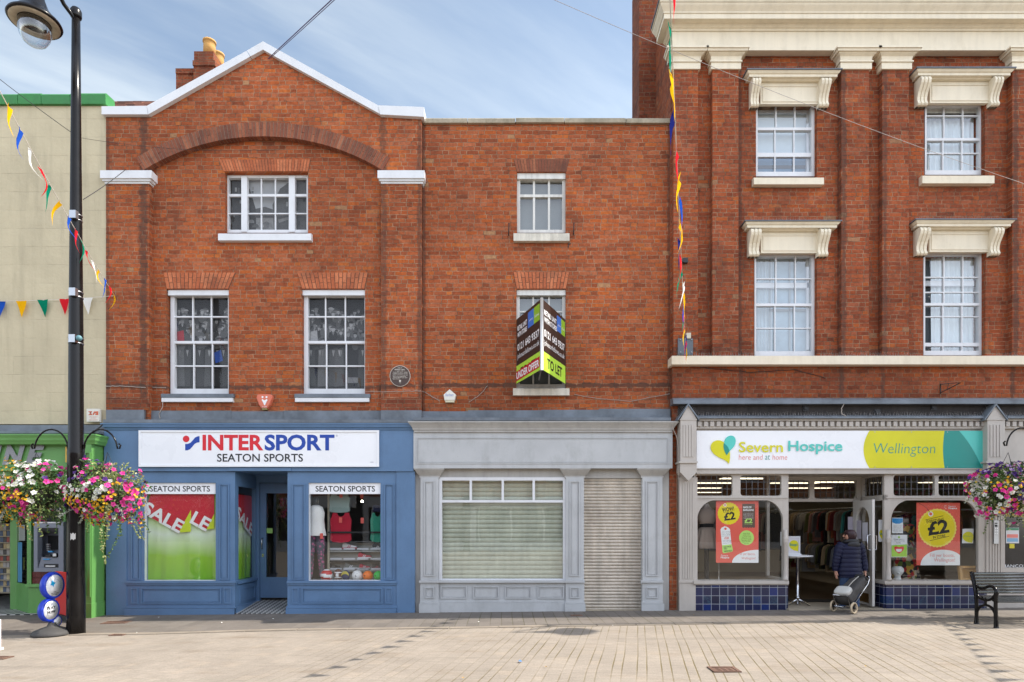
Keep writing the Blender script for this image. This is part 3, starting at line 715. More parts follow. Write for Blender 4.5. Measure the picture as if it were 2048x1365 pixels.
# ================================================================ plain brick building
bp = thing('brick_building', 'plain flat topped red brick building between the gabled one and the cornice one', 'building', (X(1093), 0, 0))
xa, xb = xm + .006, X(1342.5, 0)
M1 = hole(1034, 1131.5, 345, 468, 0); M2 = hole(1033, 1131.5, 579, 778, 0)
m = MB(); wall_mb(m, xa, xb, GF, Z(244), 0, .3, [M1, M2]); m.build('wall', BRICK_M, bp)
m = MB(); m.box(xa, xb, .31, 8.5, GF, Z(244) - .3); m.build('rear_block', DARK, bp)
m = MB()
cuts = [845, 935, 1031, 1129, 1252, 1340.5]
for a, b_ in zip(cuts, cuts[1:]):
    dz = R.uniform(-.006, .006); z0, z1 = Z(245.5, -.06) + dz, Z(236, -.06) + dz
    m.extx([(-.06, z0), (-.065, z1 - .015), (-.05, z1), (.36, z1 + .02), (.36, z0)], X(a + .6, -.06), X(b_ - .6, -.06))
m.build('coping', STONE, bp)
lintel(bp, 1027.5, 1139, 1034, 1132, 319, 344.5, 0, ARCH, 18, split=False)
lintel(bp, 1026.5, 1139, 1033, 1132, 545, 578, 0, FLAT_ARCH, 15)
PALE_BLIND = paint('grey_window_blind', (.20, .205, .20), .8, .12, 0)
w = sash(bp, 1034, 1131, 348, 466, .08, [(1068, 4.2), (1098, 4.2)], [], stile=6.5, top=6, bot=6, meet=392, mat_=WHITE_OLD, glass_=GLASS_OLD)
m = MB(); m.pb(1034.5, 1131, 346, 358, .03, .17); m.build('blind_box', WHITE_OLD, w)
backing(w, 1034, 1131, 348, 466, .22, PALE_BLIND)
sill(bp, 1027, 1139, 466, 482, -.09, SILL_STONE)
w = sash(bp, 1033, 1131, 582, 777, .08, [(1066.5, 3.2), (1098, 3.2)], [(624, 3), (729, 3)], stile=6.5, top=6, bot=8, meet=676, mat_=WHITE_OLD, glass_=GLASS_OLD)
m = MB(); m.pb(1033.5, 1131, 580, 591, .03, .17); m.build('blind_box', WHITE_OLD, w)
backing(w, 1034, 1131, 592, 776, .22, PALE_BLIND)
sill(bp, 1026, 1139, 776.5, 791, -.09, SILL_STONE)
m = MB(); m.pb(843.5, 941, 823, 838, -.05, .02); m.pb(936, 1085, 821, 837.5, -.056, .02); m.pb(1083, 1200, 820, 836.5, -.05, .02); m.pb(1198, 1341, 818, 836, -.055, .02); m.pb(826, 1342, 835.5, 841.5, -.31, -.04)
m.build('flashing', LEAD, bp)
for a, b_ in ((1018, 447), (1148, 446)):
    m = MB(); px_tube(m, [(a, b_, -.0), (a, b_, -.04), (a - 1, b_ + 24, -.03), (a, b_ + 24, .0)], .009, 6); m.build('hook', BLACK, bp)
m = MB(); px_tube(m, [(1141, 488, -.0), (1137, 488, -.05), (1136, 497, -.04)], .01, 6); m.build('hook', BLACK, bp)

# ================================================================ brick building with the cream cornice, right
br = thing('corniced_building', 'tall deep red brick building with cream cornice and brick pilasters above the charity shop', 'building', (X(1700), -.08, 0))
YR, YPR = -.08, -.21
x0r = X(1345, YPR); x1r = 15.2
ZS = Z(712, -.28)
holes = [hole(1512, 1634, 206, 358, YR), hole(1848, 1970, 204, 354, YR), hole(1508, 1634, 506, 714, YR), hole(1846, 1971, 503, 714, YR)]
m = MB(); wall_mb(m, x0r, x1r, Z(728, YR), Z(96, YR), YR, .34, holes); m.build('wall', BRICK_R, br)
m = MB(); m.box(X(1345, -.14), x1r, -.14, .26, 3.35, Z(727, -.14)); m.build('shop_wall', BRICK_R, br)
m = MB(); m.box(x0r, x1r, .27, 9, GF, Z(96) + 1.1); m.build('rear_block', BRICK_R, br)
m = MB(); m.box(X(1339, -.06), X(1362, -.06), -.06, .24, -.15, 3.34); m.build('side_pier', BRICK_R, br)
cols = [(1347, 1396), (1425, 1477), (1683, 1738), (1765, 1818), (2025, 2079), (2106, 2158)]
for i, (a, b_) in enumerate(cols):
    m = MB(); m.pb(a, b_, 124, 712, YPR, YR + .02); o = m.build('pilaster', BRICK_R, br)
    zt = Z(92, YPR); zn = Z(138, YPR); za_, zb_ = X(a, YPR), X(b_, YPR)
    m = MB(); zo = lambda o_, py: (o_, Z(py, YPR - o_))
    m.cornice([(.0, Z(138, YPR - .035)), zo(.035, 138), zo(.035, 124.5), zo(.055, 123.5), zo(.055, 121), zo(.035, 120), zo(.045, 113), zo(.09, 106), zo(.10, 102.5), zo(.125, 101.5), zo(.14, 95.5), zo(.155, 94.8), zo(.155, 91), (0, Z(91, YPR - .155))], za_, zb_, YPR, YR)
    m.build('capital', CREAM, o)
# frieze and cornice with a mitred return on the left
m = MB()
XL = X(1344.5, -.25); zo = lambda o_, py: (o_, Z(py, -.25 - o_))
m.cornice([zo(-.02, 101), zo(.0, 101), zo(.0, 63), zo(.02, 62), zo(.02, 58), zo(.05, 54), zo(.09, 46), (.10, Z(37.5, -.45)), zo(.20, 37.5), zo(.20, 27), zo(.215, 26), zo(.215, 23.5), zo(.23, 20), zo(.27, 11), zo(.285, 7), zo(.285, 4), zo(.30, 3.4), zo(.30, -1), (.0, Z(-8, -.55))], XL, x1r, -.25, .15)
m.build('cornice', CREAM, br)
m = MB(); m.cornice([zo(.28, -1.5), zo(.315, -1.5), zo(.32, -5), (.1, Z(-12, -.5))], XL, x1r, -.25, .15); m.build('cornice_lead', LEAD_D, br)
# set-back wing and stack rising behind the left end
m = MB(); ya = 1.15; a = X(1278, ya); m.box(a, x0r + .5, ya, ya + .75, 5.0, 13.2); m.build('chimney_stack', BRICK_B, br)
# string course and the bands under it
m = MB(); z0, z1 = Z(727, -.30), Z(712.5, -.30)
m.cornice([(0, z0 - .02), (.0, z0), (.0, z1), (-.02, z1 + .01)], X(1343.5, -.30), x1r, -.30, .0); m.build('string_course', CREAM, br)
m = MB(); zf0, zf1 = Z(808, -.36), Z(793.5, -.36)
m.extx([(-.36, zf0), (-.36, zf0 + .06), (-.30, zf1 - .02), (-.12, zf1), (-.12, zf0)], X(1345, -.3), x1r); m.build('flashing', LEAD, br)
m = MB(); m.box(X(1357, -.2), x1r, -.22, -.13, Z(838, -.2), zf0 - .003); o = m.build('bressummer', DARK_TIMBER, br)
for a, b_ in ((1612, 816), (1868, 815), (1755, 825)):
    m = MB(); m.pb(a - 6, a + 6, b_ - 6, b_ + 6, -.235, -.22); m.pb(a - 3, a + 3, b_ - 3, b_ + 3, -.255, -.235); m.build('bolt_plate', BLACK, o)
# hoods with consoles over the windows
def hood(x0, x1, ytop, cl0, cl1, cr0, cr1, yb):
    a, b_ = X(cl0, -.16), X(cr1, -.16)
    m = MB()
    H = yb - ytop
    f = lambda q: Z(ytop + H * q, -.30)
    m.cornice([(0, f(.24)), (.03, f(.235)), (.04, f(.225)), (.04, f(.205)), (.10, f(.2)), (.10, f(.13)), (.12, f(.115)), (.14, f(.07)), (.145, f(.055)), (0, f(.05))], a + .02, b_ - .02, -.16, YR)
    o = m.build('hood', CREAM, br)
    m = MB(); m.cornice([(.147, f(.054)), (.165, f(.054)), (.165, f(.02)), (.0, f(-.01))], a + .02, b_ - .02, -.16, YR); m.build('lead_cap', LEAD_D, o)
    m = MB(); m.box(X(cl1, -.13), X(cr0, -.13), -.13, YR + .02, f(.86), f(.245)); 
    m.build('frieze', CREAM, o)
    m = MB()
    u0, u1, w0, w1 = X(cl1, -.14) + .04, X(cr0, -.14) - .04, f(.80), f(.33)
    for q in ((u0, u1, w0, w0 + .015), (u0, u1, w1 - .015, w1), (u0, u0 + .015, w0 + .015, w1 - .015), (u1 - .015, u1, w0 + .015, w1 - .015)): m.box(q[0], q[1], -.142, -.129, q[2], q[3])
    m.build('frieze_moulding', CREAM, o)
    for c0, c1 in ((cl0, cl1), (cr0, cr1)):
        m = MB(); u0, u1 = X(c0, -.24), X(c1, -.24)
        prof = []                                   # S-shaped bracket in side view: (y, z)
        h = f(.235) - f(.99)
        for q, out in ((0, .17), (.06, .20), (.16, .21), (.26, .195), (.38, .155), (.52, .11), (.66, .085), (.78, .08), (.86, .095), (.93, .11), (.98, .095), (1.0, .07)):
            prof.append((YR - out, f(.235) - h * q))
        n3 = 3; w_ = (u1 - u0) / n3
        m.extx(prof + [(YR + .01, f(.99)), (YR + .01, f(.235))], u0 + .012, u1 - .012)
        for k in range(n3):
            m.extx([(y - .016, z) for y, z in prof] + [(YR - .0, f(.99)), (YR - .0, f(.235))], u0 + w_ * k + w_ * .14, u0 + w_ * (k + 1) - w_ * .14)
        m.build('console', CREAM, o)
    return (a, b_, f(.0))
hs = [hood(1498, 1664, 137, 1503, 1521, 1640, 1661, 206), hood(1833, 2011, 134, 1838, 1860, 1985, 2004, 204), hood(1493, 1671, 440, 1499, 1522, 1638, 1660, 508), hood(1830, 2015, 437, 1836, 1859, 1985, 2005, 506)]
spikes(br, [(a, b_, -.2, z + .0) for a, b_, z in hs] + [(X(1352, -.24), X(1508, -.24), -.24, z1 + .0), (X(1640, -.24), X(1843, -.24), -.24, z1), (X(1974, -.24), X(2080, -.24), -.24, z1)])
BLINDP = paint('pale_roller_blind', (.56, .64, .68), .8, .06, 0); CURT = paint('white_net_curtain', (.60, .67, .70), .85, .10, 0, fine=5)
BLUE_REFLECTION = paint('blue_reflection_paint', (.09, .20, .33), .7, .2, 0)  # a blue reflection put into the colour of a backing sheet
def right_window(x0, x1, y0, y1, rows, meet, vb, kind, sec):
    w = sash(br, x0, x1, y0, y1, .02, [(c, 2.2) for c in vb], [(c, 2.2) for c in rows], stile=3.5, top=5, bot=9, meet=meet, glass_=GLASS_UP, right_stile=11, offs=-2)
    m = MB()                                          # the second, inner window
    Y = .14
    for q in sec: m.pb(*q, Y, Y + .05)
    m.build('inner_frame', WHITE, w)
    return w
w = right_window(1512, 1634, 208, 353, [], 258, (1552, 1590), 0, [(1514, 1622, 218, 226), (1614, 1622, 226, 350)])
m = MB(); m.pb(1514, 1627, 306, 314, .035, .10); m.build('lower_rail', WHITE, w)
backing(w, 1512, 1634, 212, 306, .215, BLINDP); backing(w, 1512, 1634, 306, 353, .22, BLUE_REFLECTION, 'reflection_sheet')  # lower blue sheet is painted as the reflection in the open gap
m = MB(); m.pb(1516, 1612, 331, 337, .2, .214); m.pb(1612, 1622, 314, 353, .2, .214); m.build('opening_bar', BLACK, w)
w = right_window(1850, 1970, 208, 350, [232, 307], 279, (1888, 1926), 1, [(1850, 1962, 228, 236), (1956, 1964, 236, 348)])
m = MB(); m.pb(1852, 1962, 211, 227, .09, .15); m.build('blind_box', WHITE_OLD, w)
m = MB(); m.pb(1853, 1957, 227.5, 236, .10, .15); m.build('gap_shade_strip', BLACK, w)  # black strip painted in for the unlit room behind the open sash
def curtains(w, x0, x1, y0, y1, label, open_=0.0):
    t = MB(); n = 60; Y = .22
    vs = []
    for i in range(n + 1):
        px = x0 + (x1 - x0) * i / n; y = Y + .02 * math.sin(i * 1.1) + .008 * math.sin(i * 2.7)
        vs += [(X(px, Y), y, Z(y1, Y)), (X(px, Y), y, Z(y0, Y))]
    t.smooth = True; t.add(vs, [(2 * i, 2 * i + 2, 2 * i + 3, 2 * i + 1) for i in range(n)])
    return tag(t.build('net_curtain', CURT), label, 'curtain', 'pale curtains in the upper windows')
backing(w, 1850, 1970, 206, 352, .252, plain('dim_room', (.10, .115, .125), .9), 'room_back')
curtains(w, 1850, 1968, 212, 350, 'white net curtain in the upper right window with the open top sash')
w = right_window(1509, 1634, 508, 712, [558, 657], 610, (1552, 1591), 2, [(1512, 1624, 566, 576), (1614, 1622, 512, 700), (1512, 1622, 511, 517)])
curtains(w, 1512, 1545, 512, 704, 'white curtain drawn aside in the tall first floor window above the table')
backing(w, 1512, 1630, 511, 706, .225, paint('blue_reflection_backing', (.36, .46, .53), .8, .25, 0, fine=4))  # blue-grey of the glass reflection is painted into this backing
m = MB(); m.pb(1538, 1541, 516, 700, .2, .214); m.pb(1578, 1581, 516, 700, .2, .214); m.pb(1538, 1614, 618, 623, .2, .213); m.build('reflected_bar', paint('reflected_bar_grey', (.28, .31, .33), .6), w)  # solid grey bars stand in for a frame reflected in the glass
w = right_window(1847, 1970, 506, 711, [555, 585, 634], 609, (1888, 1926), 3, [(1850, 1962, 562, 572), (1952, 1960, 512, 700)])
m = MB(); m.pb(1849, 1960, 686, 693, .03, .09); m.build('lower_rail', WHITE, w)
backing(w, 1848, 1970, 504, 711, .252, plain('dim_room', (.10, .115, .125), .9), 'room_back')
curtains(w, 1862, 1958, 510, 706, 'white net curtain in the tall first floor window nearest the right hanging basket')
sill(br, 1508, 1648, 354.5, 369, -.19, CREAM); sill(br, 1845, 1989, 350.5, 367, -.19, CREAM)
# small fittings on the right building
BP = thing('fixing_plate', 'dark grey steel plate with bolts carrying the bunting above the string course', 'plate', (X(1370, YPR), YPR, Z(705)))
m = MB(); m.pb(1356, 1386, 677, 710, YPR - .03, YPR - .002); m.build('plate', paint('grey_plate', (.10, .115, .135), .5), BP)
m = MB()
for a, b_ in ((1360, 681), (1382, 681), (1360, 706), (1382, 706)): m.M = Matrix.Translation((X(a, YPR), YPR - .035, Z(b_, YPR))) @ Matrix.Rotation(PI / 2, 4, 'X'); m.lathe([(.012, -.01), (.012, .01)], 0, 0, 6)
m.build('bolt', STEEL, BP)
m = MB(); m.M = None; m.pb(1373, 1382, 666, 677, YPR - .06, YPR - .002); tag(m.build('junction_box', plain('cream_plastic', (.55, .5, .38), .5)), 'small cream junction box on top of the bunting plate', 'junction box')
m = MB(); m.pb(1366, 1376, 516, 525, YPR - .08, YPR - .002); m.pb(1364, 1367.5, 518, 524, YPR - .11, YPR - .03); tag(m.build('fixing_bracket', BLACK), 'small black bracket on the brick pilaster halfway up the long bunting', 'bracket')
m = MB(); px_tube(m, [(1881, 768, -.15), (1881, 788, -.15), (1881, 786, -.2), (1921, 766, -.3)], .009); px_tube(m, [(1881, 769, -.15), (1900, 767, -.22), (1921, 766, -.3)], .007); px_tube(m, [(1895, 779, -.2), (1897, 767, -.2)], .006)
tag(m.build('wall_bracket', BLACK), 'thin black iron bracket on the brick band above the charity shop sign', 'bracket')

# ================================================================ buildings across the street: seen in the shop glass
bo = thing('opposite_building', 'terrace across the street that shows only as a reflection in the shop glass', 'building', (0, -27, 0))
m = MB(); hs2 = []
for i in range(14):
    x = -26 + i * 4.0; hs2 += [(x, x + 1.2, 4.3, 6.0)]
wall_mb(m, -30, 30, 3.4, 7.0, -27.3, .3, hs2); m.build('wall', BRICK_M, bo)
m = MB(); m.box(-30, 30, -30, -27.6, -.3, 7.4); m.build('rear_block', DARK, bo)
m = MB()
for i in range(9):
    x = -29 + i * 6.6; m.box(x, x + .35, -27.2, -26.95, -.2, 3.4); m.box(x + .35, x + 6.2, -27.2, -26.98, -.2, .6); m.box(x + .35, x + 6.2, -27.2, -26.9, 2.7, 3.39)
    for k in range(3): m.box(x + 2 * k + .5, x + 2 * k + .6, -27.2, -27.0, .6, 2.7)
m.build('shopfront', paint('white_joinery_far', (.6, .6, .62), .5), bo)
m = MB(); m.box(-30, 30, -27.45, -27.3, -.2, 3.39); m.build('shop_window', plain('dark_shop_far', (.015, .018, .03), .2), bo)
m = MB()
for a, b_, c, d in hs2: m.box(a, b_, -27.2, -27.16, c, d)
m.build('pane', plain('far_window', (.25, .3, .35), .15), bo)
# ================================================================ helpers for shops
FLOORZ = lambda x: g(x) + .03
def letters(name, specs, mats, parent):
    """specs: (text, x0, x1, y0, y1, Y, material index, bold, shear)"""
    m = MB()
    for t, a, b_, c, d, Y, mi, bo_, sh in specs: m.m = mi; m.text(t, a, b_, c, d, Y, bo_, sh)
    return m.build(name, mats, parent)
def checker(name, size, ang):
    b = NB(name); p, x, y, z = b.pos()
    ca, sa = math.cos(ang), math.sin(ang)
    u = b.math('FLOOR', b.math('DIVIDE', b.math('ADD', b.math('MULTIPLY', x, ca), b.math('MULTIPLY', y, sa)), size))
    v = b.math('FLOOR', b.math('DIVIDE', b.math('SUBTRACT', b.math('MULTIPLY', y, ca), b.math('MULTIPLY', x, sa)), size))
    k = b.math('FLOORED_MODULO', b.math('ADD', u, v), 2.0)
    col = b.mix(k, (.02, .021, .023), (.52, .51, .48)); col = b.scale(col, b.rng(b.noise(p, 3, 4), .3, .7, .75, 1.08))
    return b.bsdf(col, .5)
def tilemat():
    b = NB('blue_glazed_tiles'); p, x, y, z = b.pos(); w = .1555
    u = b.math('DIVIDE', b.math('ADD', b.math('ADD', x, y), .03), w); v = b.math('DIVIDE', b.math('ADD', z, -.008), w)
    cu, cv = b.math('FLOOR', u), b.math('FLOOR', v); fu, fv = b.math('SUBTRACT', u, cu), b.math('SUBTRACT', v, cv)
    d = b.math('MULTIPLY', b.math('MINIMUM', b.math('MINIMUM', fu, b.math('SUBTRACT', 1.0, fu)), b.math('MINIMUM', fv, b.math('SUBTRACT', 1.0, fv))), w)
    face = b.rng(d, .0025, .005, 0, 1)
    r = b.white(b.comb(cu, cv, 2.0))
    base = b.ramp(r, [(0, (.010, .013, .040)), (.35, (.011, .017, .062)), (.7, (.020, .020, .052)), (.9, (.010, .024, .095)), (1, (.007, .022, .13))])
    mid = b.math('MULTIPLY', b.math('COMPARE', cv, 1.0, .1), b.math('COMPARE', b.math('FLOORED_MODULO', cu, 2.0), 0.0, .1))
    mott = b.rng(b.noise(p, 40, 4), .4, .65, 0, 1)
    col = b.mix(b.math('MULTIPLY', mid, mott), base, (.024, .06, .10))
    col = b.mix(face, (.34, .36, .40), col)
    hg = b.math('ADD', face, b.math('MULTIPLY', b.noise(p, 9, 2), .5))
    return b.bsdf(col, b.rng(face, 0, 1, .8, .16), 0, b.bump(hg, .25, .004), .5)
TILES = tilemat()
def wood(name, c, sc=6):
    b = NB(name); p, x, y, z = b.pos()
    n = b.noise(b.comb(b.math('MULTIPLY', x, sc), b.math('MULTIPLY', y, .8), z), 3, 4)
    return b.bsdf(b.scale(c, b.rng(n, .3, .7, .7, 1.25)), .5)
FLOOR_WOOD = wood('brown_shop_floor', (.055, .03, .013)); PALE_WALL = plain('pale_shop_wall', (.55, .52, .42), .9)
LAMP = emit('lit_ceiling_panel', (1.0, .86, .62), .9)

# ================================================================ blue sports shop
sb = thing('sports_shopfront', 'blue painted timber shopfront with a recessed door and chequered step', 'shopfront', (X(520), -.12, 0))
YB = -.12; XL_, XR_ = X(208, -.3), X(829, -.12)
zb = -.18
m = MB(); m.pb(208, 827, 857, 943, -.17, .05)
yy = lambda py: Z(py, -.3)
m.build('fascia', BLUE, sb)
m = MB(); m.cornice([(0, yy(859)), (.02, yy(858)), (.025, yy(855.5)), (.06, yy(853)), (.065, yy(850)), (.08, yy(848)), (.08, yy(845.5)), (0, yy(845))], X(212, -.2), X(825, -.2), -.172, -.02); m.build('cornice', BLUE, sb)
# soffit board behind the fascia's lower edge
def zt(py, Y=YB): return Z(py, Y)
xs_ = {k: X(k, YB) for k in (208, 215, 253, 288, 431, 470, 577, 575, 617, 761, 792, 830, 440)}
def block(x0, x1, w0, w1, hy0, name='window_surround'):
    """front of a window bay: header, posts, sill rail and panelled stall riser, px limits x0..x1 with glass w0..w1"""
    m = MB()
    m.pb(x0, x1, 944, 966, YB, .02)                                    # head
    m.pb(x0, w0, 966, 1162.5, YB, .02); m.pb(w1, x1, 966, 1162.5, YB, .02)   # posts
    for a, b_ in ((x0 + 8.5, w0 - 7.5), (w1 + 7, x1 - (12 if x1 < 500 else 4))):
        if b_ - a > 10: panel(m, a, b_, 968, 1160, YB, 2.2)
    o = m.build(name, BLUE, sb)
    m = MB(); m.pb(x0 - 2, x1 + 1, 1162.5, 1167, YB - .05, .02); m.pb(x0 - 1, x1, 1167, 1170.5, YB - .03, .02); m.build('sill', BLUE, o)
    m = MB(); m.box(X(x0, YB), X(x1, YB), YB - .005, .02, zb, Z(1170.5, YB))
    m.pb(x0 - 2.5, x1 + 1, 1213, 1217, YB - .03, -.1); m.box(X(x0 - 2, YB), X(x1, YB), YB - .045, -.1, zb, Z(1217, YB))
    a = x0 + 8; panel(m, a, a + 14, 1176, 1208, YB - .005, 2.2); panel(m, a + 20, x1 - 28, 1176, 1208, YB - .005, 2.4); panel(m, x1 - 23, x1 - 8, 1176, 1208, YB - .005, 2.2)
    m.build('stall_riser', BLUE, sb)
    return o
o1 = block(253, 470, 288, 431.5, 966)
o2 = block(575, 793, 617, 761, 966)
for o, a, b_ in ((o1, 288, 431.5), (o2, 617, 761)):
    m = MB(); m.sheet([(a - 2, 1163), (b_ + 2, 1163), (b_ + 2, 965), (a - 2, 965)], -.06); m.build('pane', GLASS_SHOP, o)
    m = MB(); m.pb(a, a + 1.6, 966, 1162, YB + .02, -.02); m.pb(a + 1.6, b_, 1160.6, 1162.4, YB + .02, -.02); m.build('bead', WHITE, o)
m = MB(); m.box(X(212, -.14), X(253, -.14), -.14, .02, zb, Z(943, -.14)); m.build('end_pilaster', BLUE, sb)
m = MB(); m.box(X(793, -.14), X(829.5, -.14), -.14, .02, zb, Z(943, -.14)); m.build('end_pilaster', BLUE, sb)
# recessed entrance
xl0, xr0 = X(470, YB), X(576, YB); yb = .88
rx = xl0 + .0
zs_, zt_ = Z(1163, YB), Z(943, YB); zg0, zg1 = Z(1158, YB), Z(972, YB)
m = MB()
m.box(xl0 - .08, xl0, .02, yb, zb, Z(1172, YB)); m.box(xl0 - .08, xl0, .02, yb, zg1, zt_ + .1)
m.box(xl0 - .08, xl0, .02, .03, Z(1172, YB), zg1); m.box(xl0 - .08, xl0, yb - .04, yb, Z(1172, YB), zg1)
m.box(xl0 - .08, xl0 + .035, -.06, yb, Z(1170, YB), Z(1163, YB)); m.box(xl0 - .08, xl0 + .03, -.1, yb, zb, Z(1214, YB))
for q in ((.08, .80, -.03 + Z(1180, YB), Z(1180, YB)), (.08, .80, Z(1208, YB), Z(1208, YB) + .03), (.08, .11, Z(1208, YB) + .03, Z(1180, YB) - .03), (.77, .80, Z(1208, YB) + .03, Z(1180, YB) - .03)): m.box(xl0, xl0 + .014, *q)
ow = m.build('side_window', BLUE, sb)
m = MB(); m.add([(xl0 - .03, .02, zg0 - .05), (xl0 - .03, yb, zg0 - .05), (xl0 - .03, yb, zg1), (xl0 - .03, .02, zg1)], [(0, 1, 2, 3)]); m.build('pane', GLASS_SHOP, ow)
m = MB(); m.box(xr0, xr0 + .08, .02, yb, zb, zt_ + .1); m.build('side_wall', BLUE, sb)
m = MB(); m.box(xl0 - .08, xr0 + .08, -.19, yb + .1, zt_ + .0, zt_ + .06); m.build('soffit', BLUE, sb)
xd0, xd1 = X(520, yb), xr0 - .01
zdoor = Z(967, yb)
m = MB(); m.box(xl0, xd0 - .005, yb - .01, yb + .09, zb, zt_); m.box(xd0 - .005, xr0, yb - .01, yb + .09, zdoor + .01, zt_); m.build('door_frame', BLUE, sb)
gx0, gx1, gz0, gz1 = X(532, yb), xd1 - .05, Z(1155, yb), Z(987, yb); zd0 = Z(1196, yb)
m = MB(); m.box(xd0, gx0, yb + .01, yb + .06, zd0, zdoor); m.box(gx1, xd1, yb + .01, yb + .06, zd0, zdoor); m.box(gx0, gx1, yb + .01, yb + .06, zd0, gz0); m.box(gx0, gx1, yb + .01, yb + .06, gz1, zdoor)
od = m.build('door', BLUE, sb)
m = MB(); m.add([(gx0, yb + .035, gz0), (gx1, yb + .035, gz0), (gx1, yb + .035, gz1), (gx0, yb + .035, gz1)], [(0, 1, 2, 3)]); m.build('pane', GLASS_SHOP, od)
m = MB(); hx = X(525.5, yb); m.tube([(hx, yb + .01, Z(1077, yb)), (hx, yb - .05, Z(1077, yb)), (hx, yb - .05, Z(1098, yb)), (hx, yb + .01, Z(1098, yb))], .011, 8); m.box(hx - .02, hx + .02, yb + .002, yb + .012, Z(1114, yb), Z(1108, yb)); m.build('handle', CHROME, od)
m = MB(); m.box(xl0 - .02, xr0 + .02, -.13, yb + .1, zb, g(-4.7) + .012)
CHQ = checker('chequered_step_tiles', .066, rad(45))
m.v[4] = m.v[4] + Vector((0, 0, 0)); 
for i in (6, 7): m.v[i] = m.v[i] + Vector((0, 0, .13))
m.build('step', CHQ, sb)
backing(od, 533, 545, 1057, 1067, yb + .03, plain('green_sticker', (.25, .45, .12), .5), 'sticker')
# shop interior
room(sb, X(216), X(826), -.1, 3.5, .03, 4.5, plain('sports_room', (.10, .095, .09), .9))
# signs
s1 = thing('shop_sign', 'long white framed fascia sign reading INTERSPORT SEATON SPORTS', 'sign', (X(517, -.24), -.24, Z(898)))
m = MB(); m.pb(278, 757, 862, 933, -.205, -.168); m.build('board', SIGN_WHITE, s1)
m = MB()
for q in ((277, 758, 861, 864.5), (277, 758, 930.5, 934), (277, 281, 864.5, 930.5), (754, 758, 864.5, 930.5)): m.pb(*q, -.222, -.206)
m.build('frame', SIGN_WHITE, s1)
m = MB(); m.m = 0; Y = -.208
m.sheet(circ(372.2, 878.3, 6.6), Y); m.text('INTER', 405, 526.8, 870, 901.3, Y, .032); m.m = 1; m.text('SPORT', 529.2, 669, 869.4, 901.8, Y, .032)
sw = [(370.3, 901.3), (370.3, 888.5), (376, 888), (381, 886), (386, 880.5), (390, 875.5), (395, 873.2), (399, 872.6), (399, 885), (394, 885.6), (389, 888.5), (385, 893.5), (380, 899), (375, 901)]
m.sheet(sw, Y); m.m = 2; m.text('SEATON SPORTS', 434, 606, 908, 924, Y, .012); m.m = 3; m.text('®', 671.5, 675.5, 870, 874, Y); m.text('seaton', 740, 747, 923.5, 926, Y)
m.build('lettering', [RED, NAVY, INK, plain('grey_ink', (.35, .36, .42), .5)], s1)
for a, b_, t0, t1, l in ((288.5, 431, 299.5, 420, 'white SEATON SPORTS board over the SALE banner window'), (617.5, 761, 631, 750, 'white SEATON SPORTS board over the window with balls and trainers')):
    s_ = thing('window_sign', l, 'sign', (X((a + b_) / 2), -.1, Z(978)), 'name boards at the head of the blue shop windows')
    m = MB(); m.pb(a, b_, 966.5, 988.5, -.085, -.066); m.build('board', SIGN_WHITE, s_)
    letters('lettering', [('SEATON SPORTS', t0, t1, 972.3, 983.8, -.087, 0, .012, 0)], [INK], s_)
# SALE banners
def banner_mat():
    b = NB('printed_sale_banner'); p, x, y, z = b.pos()
    f = b.rng(z, Z(1162), Z(988), 0, 1)
    u = b.math('ADD', b.math('MULTIPLY', f, 1.0), b.math('MULTIPLY', b.math('SINE', b.math('MULTIPLY', b.math('ADD', x, b.math('MULTIPLY', z, .35)), 9.0)), .02))
    col = b.ramp(u, [(0, (.17, .42, .012)), (.28, (.27, .52, .03)), (.42, (.52, .68, .32)), (.55, (.66, .76, .60)), (.75, (.48, .68, .18)), (1, (.34, .60, .05))])
    return b.bsdf(col, .55)
BANNER = banner_mat(); LIMEB = plain('banner_lime', (.55, .66, .03), .5); REDB = plain('banner_red', (.52, .02, .035), .5)
def rot_text(m, t, cx, cy, w, h, ang, M, s_, bold=.03, shear=0.0):
    """text centred on banner-local metres"""
    vs, fs = text_mesh(t, bold, shear); c, sn = math.cos(ang), math.sin(ang)
    pts = []
    for u, v in vs:
        a, b_ = (u - .5) * w, (v - .5) * h
        pts.append(M @ Vector((cx + a * c - b_ * sn, cy + a * sn + b_ * c, s_)))
    m.add(pts, fs)
def cloth_sheet(m, M, w, h, amp, n=40, k=14.0, rows=14, seed=0.0):
    vs = []; fs = []
    for j in range(rows + 1):
        for i in range(n + 1):
            u, v = w * i / n, h * j / rows; q = 1 - v / h
            d = amp * (.3 + q) * (math.sin(u * k + seed + v * 1.1) + .5 * math.sin(u * k * 2.3 + seed * 2 - v * 2)) * .5
            vs.append(M @ Vector((u, v, d)))
    for j in range(rows):
        for i in range(n): a = j * (n + 1) + i; fs.append((a, a + 1, a + n + 2, a + n + 1))
    sm = m.smooth; m.smooth = True; m.add(vs, fs); m.smooth = sm
FRONT = lambda x, y, z: Matrix(((1, 0, 0, x), (0, 0, -1, y), (0, 1, 0, z), (0, 0, 0, 1)))     # u -> +X, v -> +Z, w -> -Y
SIDE = lambda x, y, z: Matrix(((0, 0, 1, x), (1, 0, 0, y), (0, 1, 0, z), (0, 0, 0, 1)))       # u -> +Y, v -> +Z, w -> +X
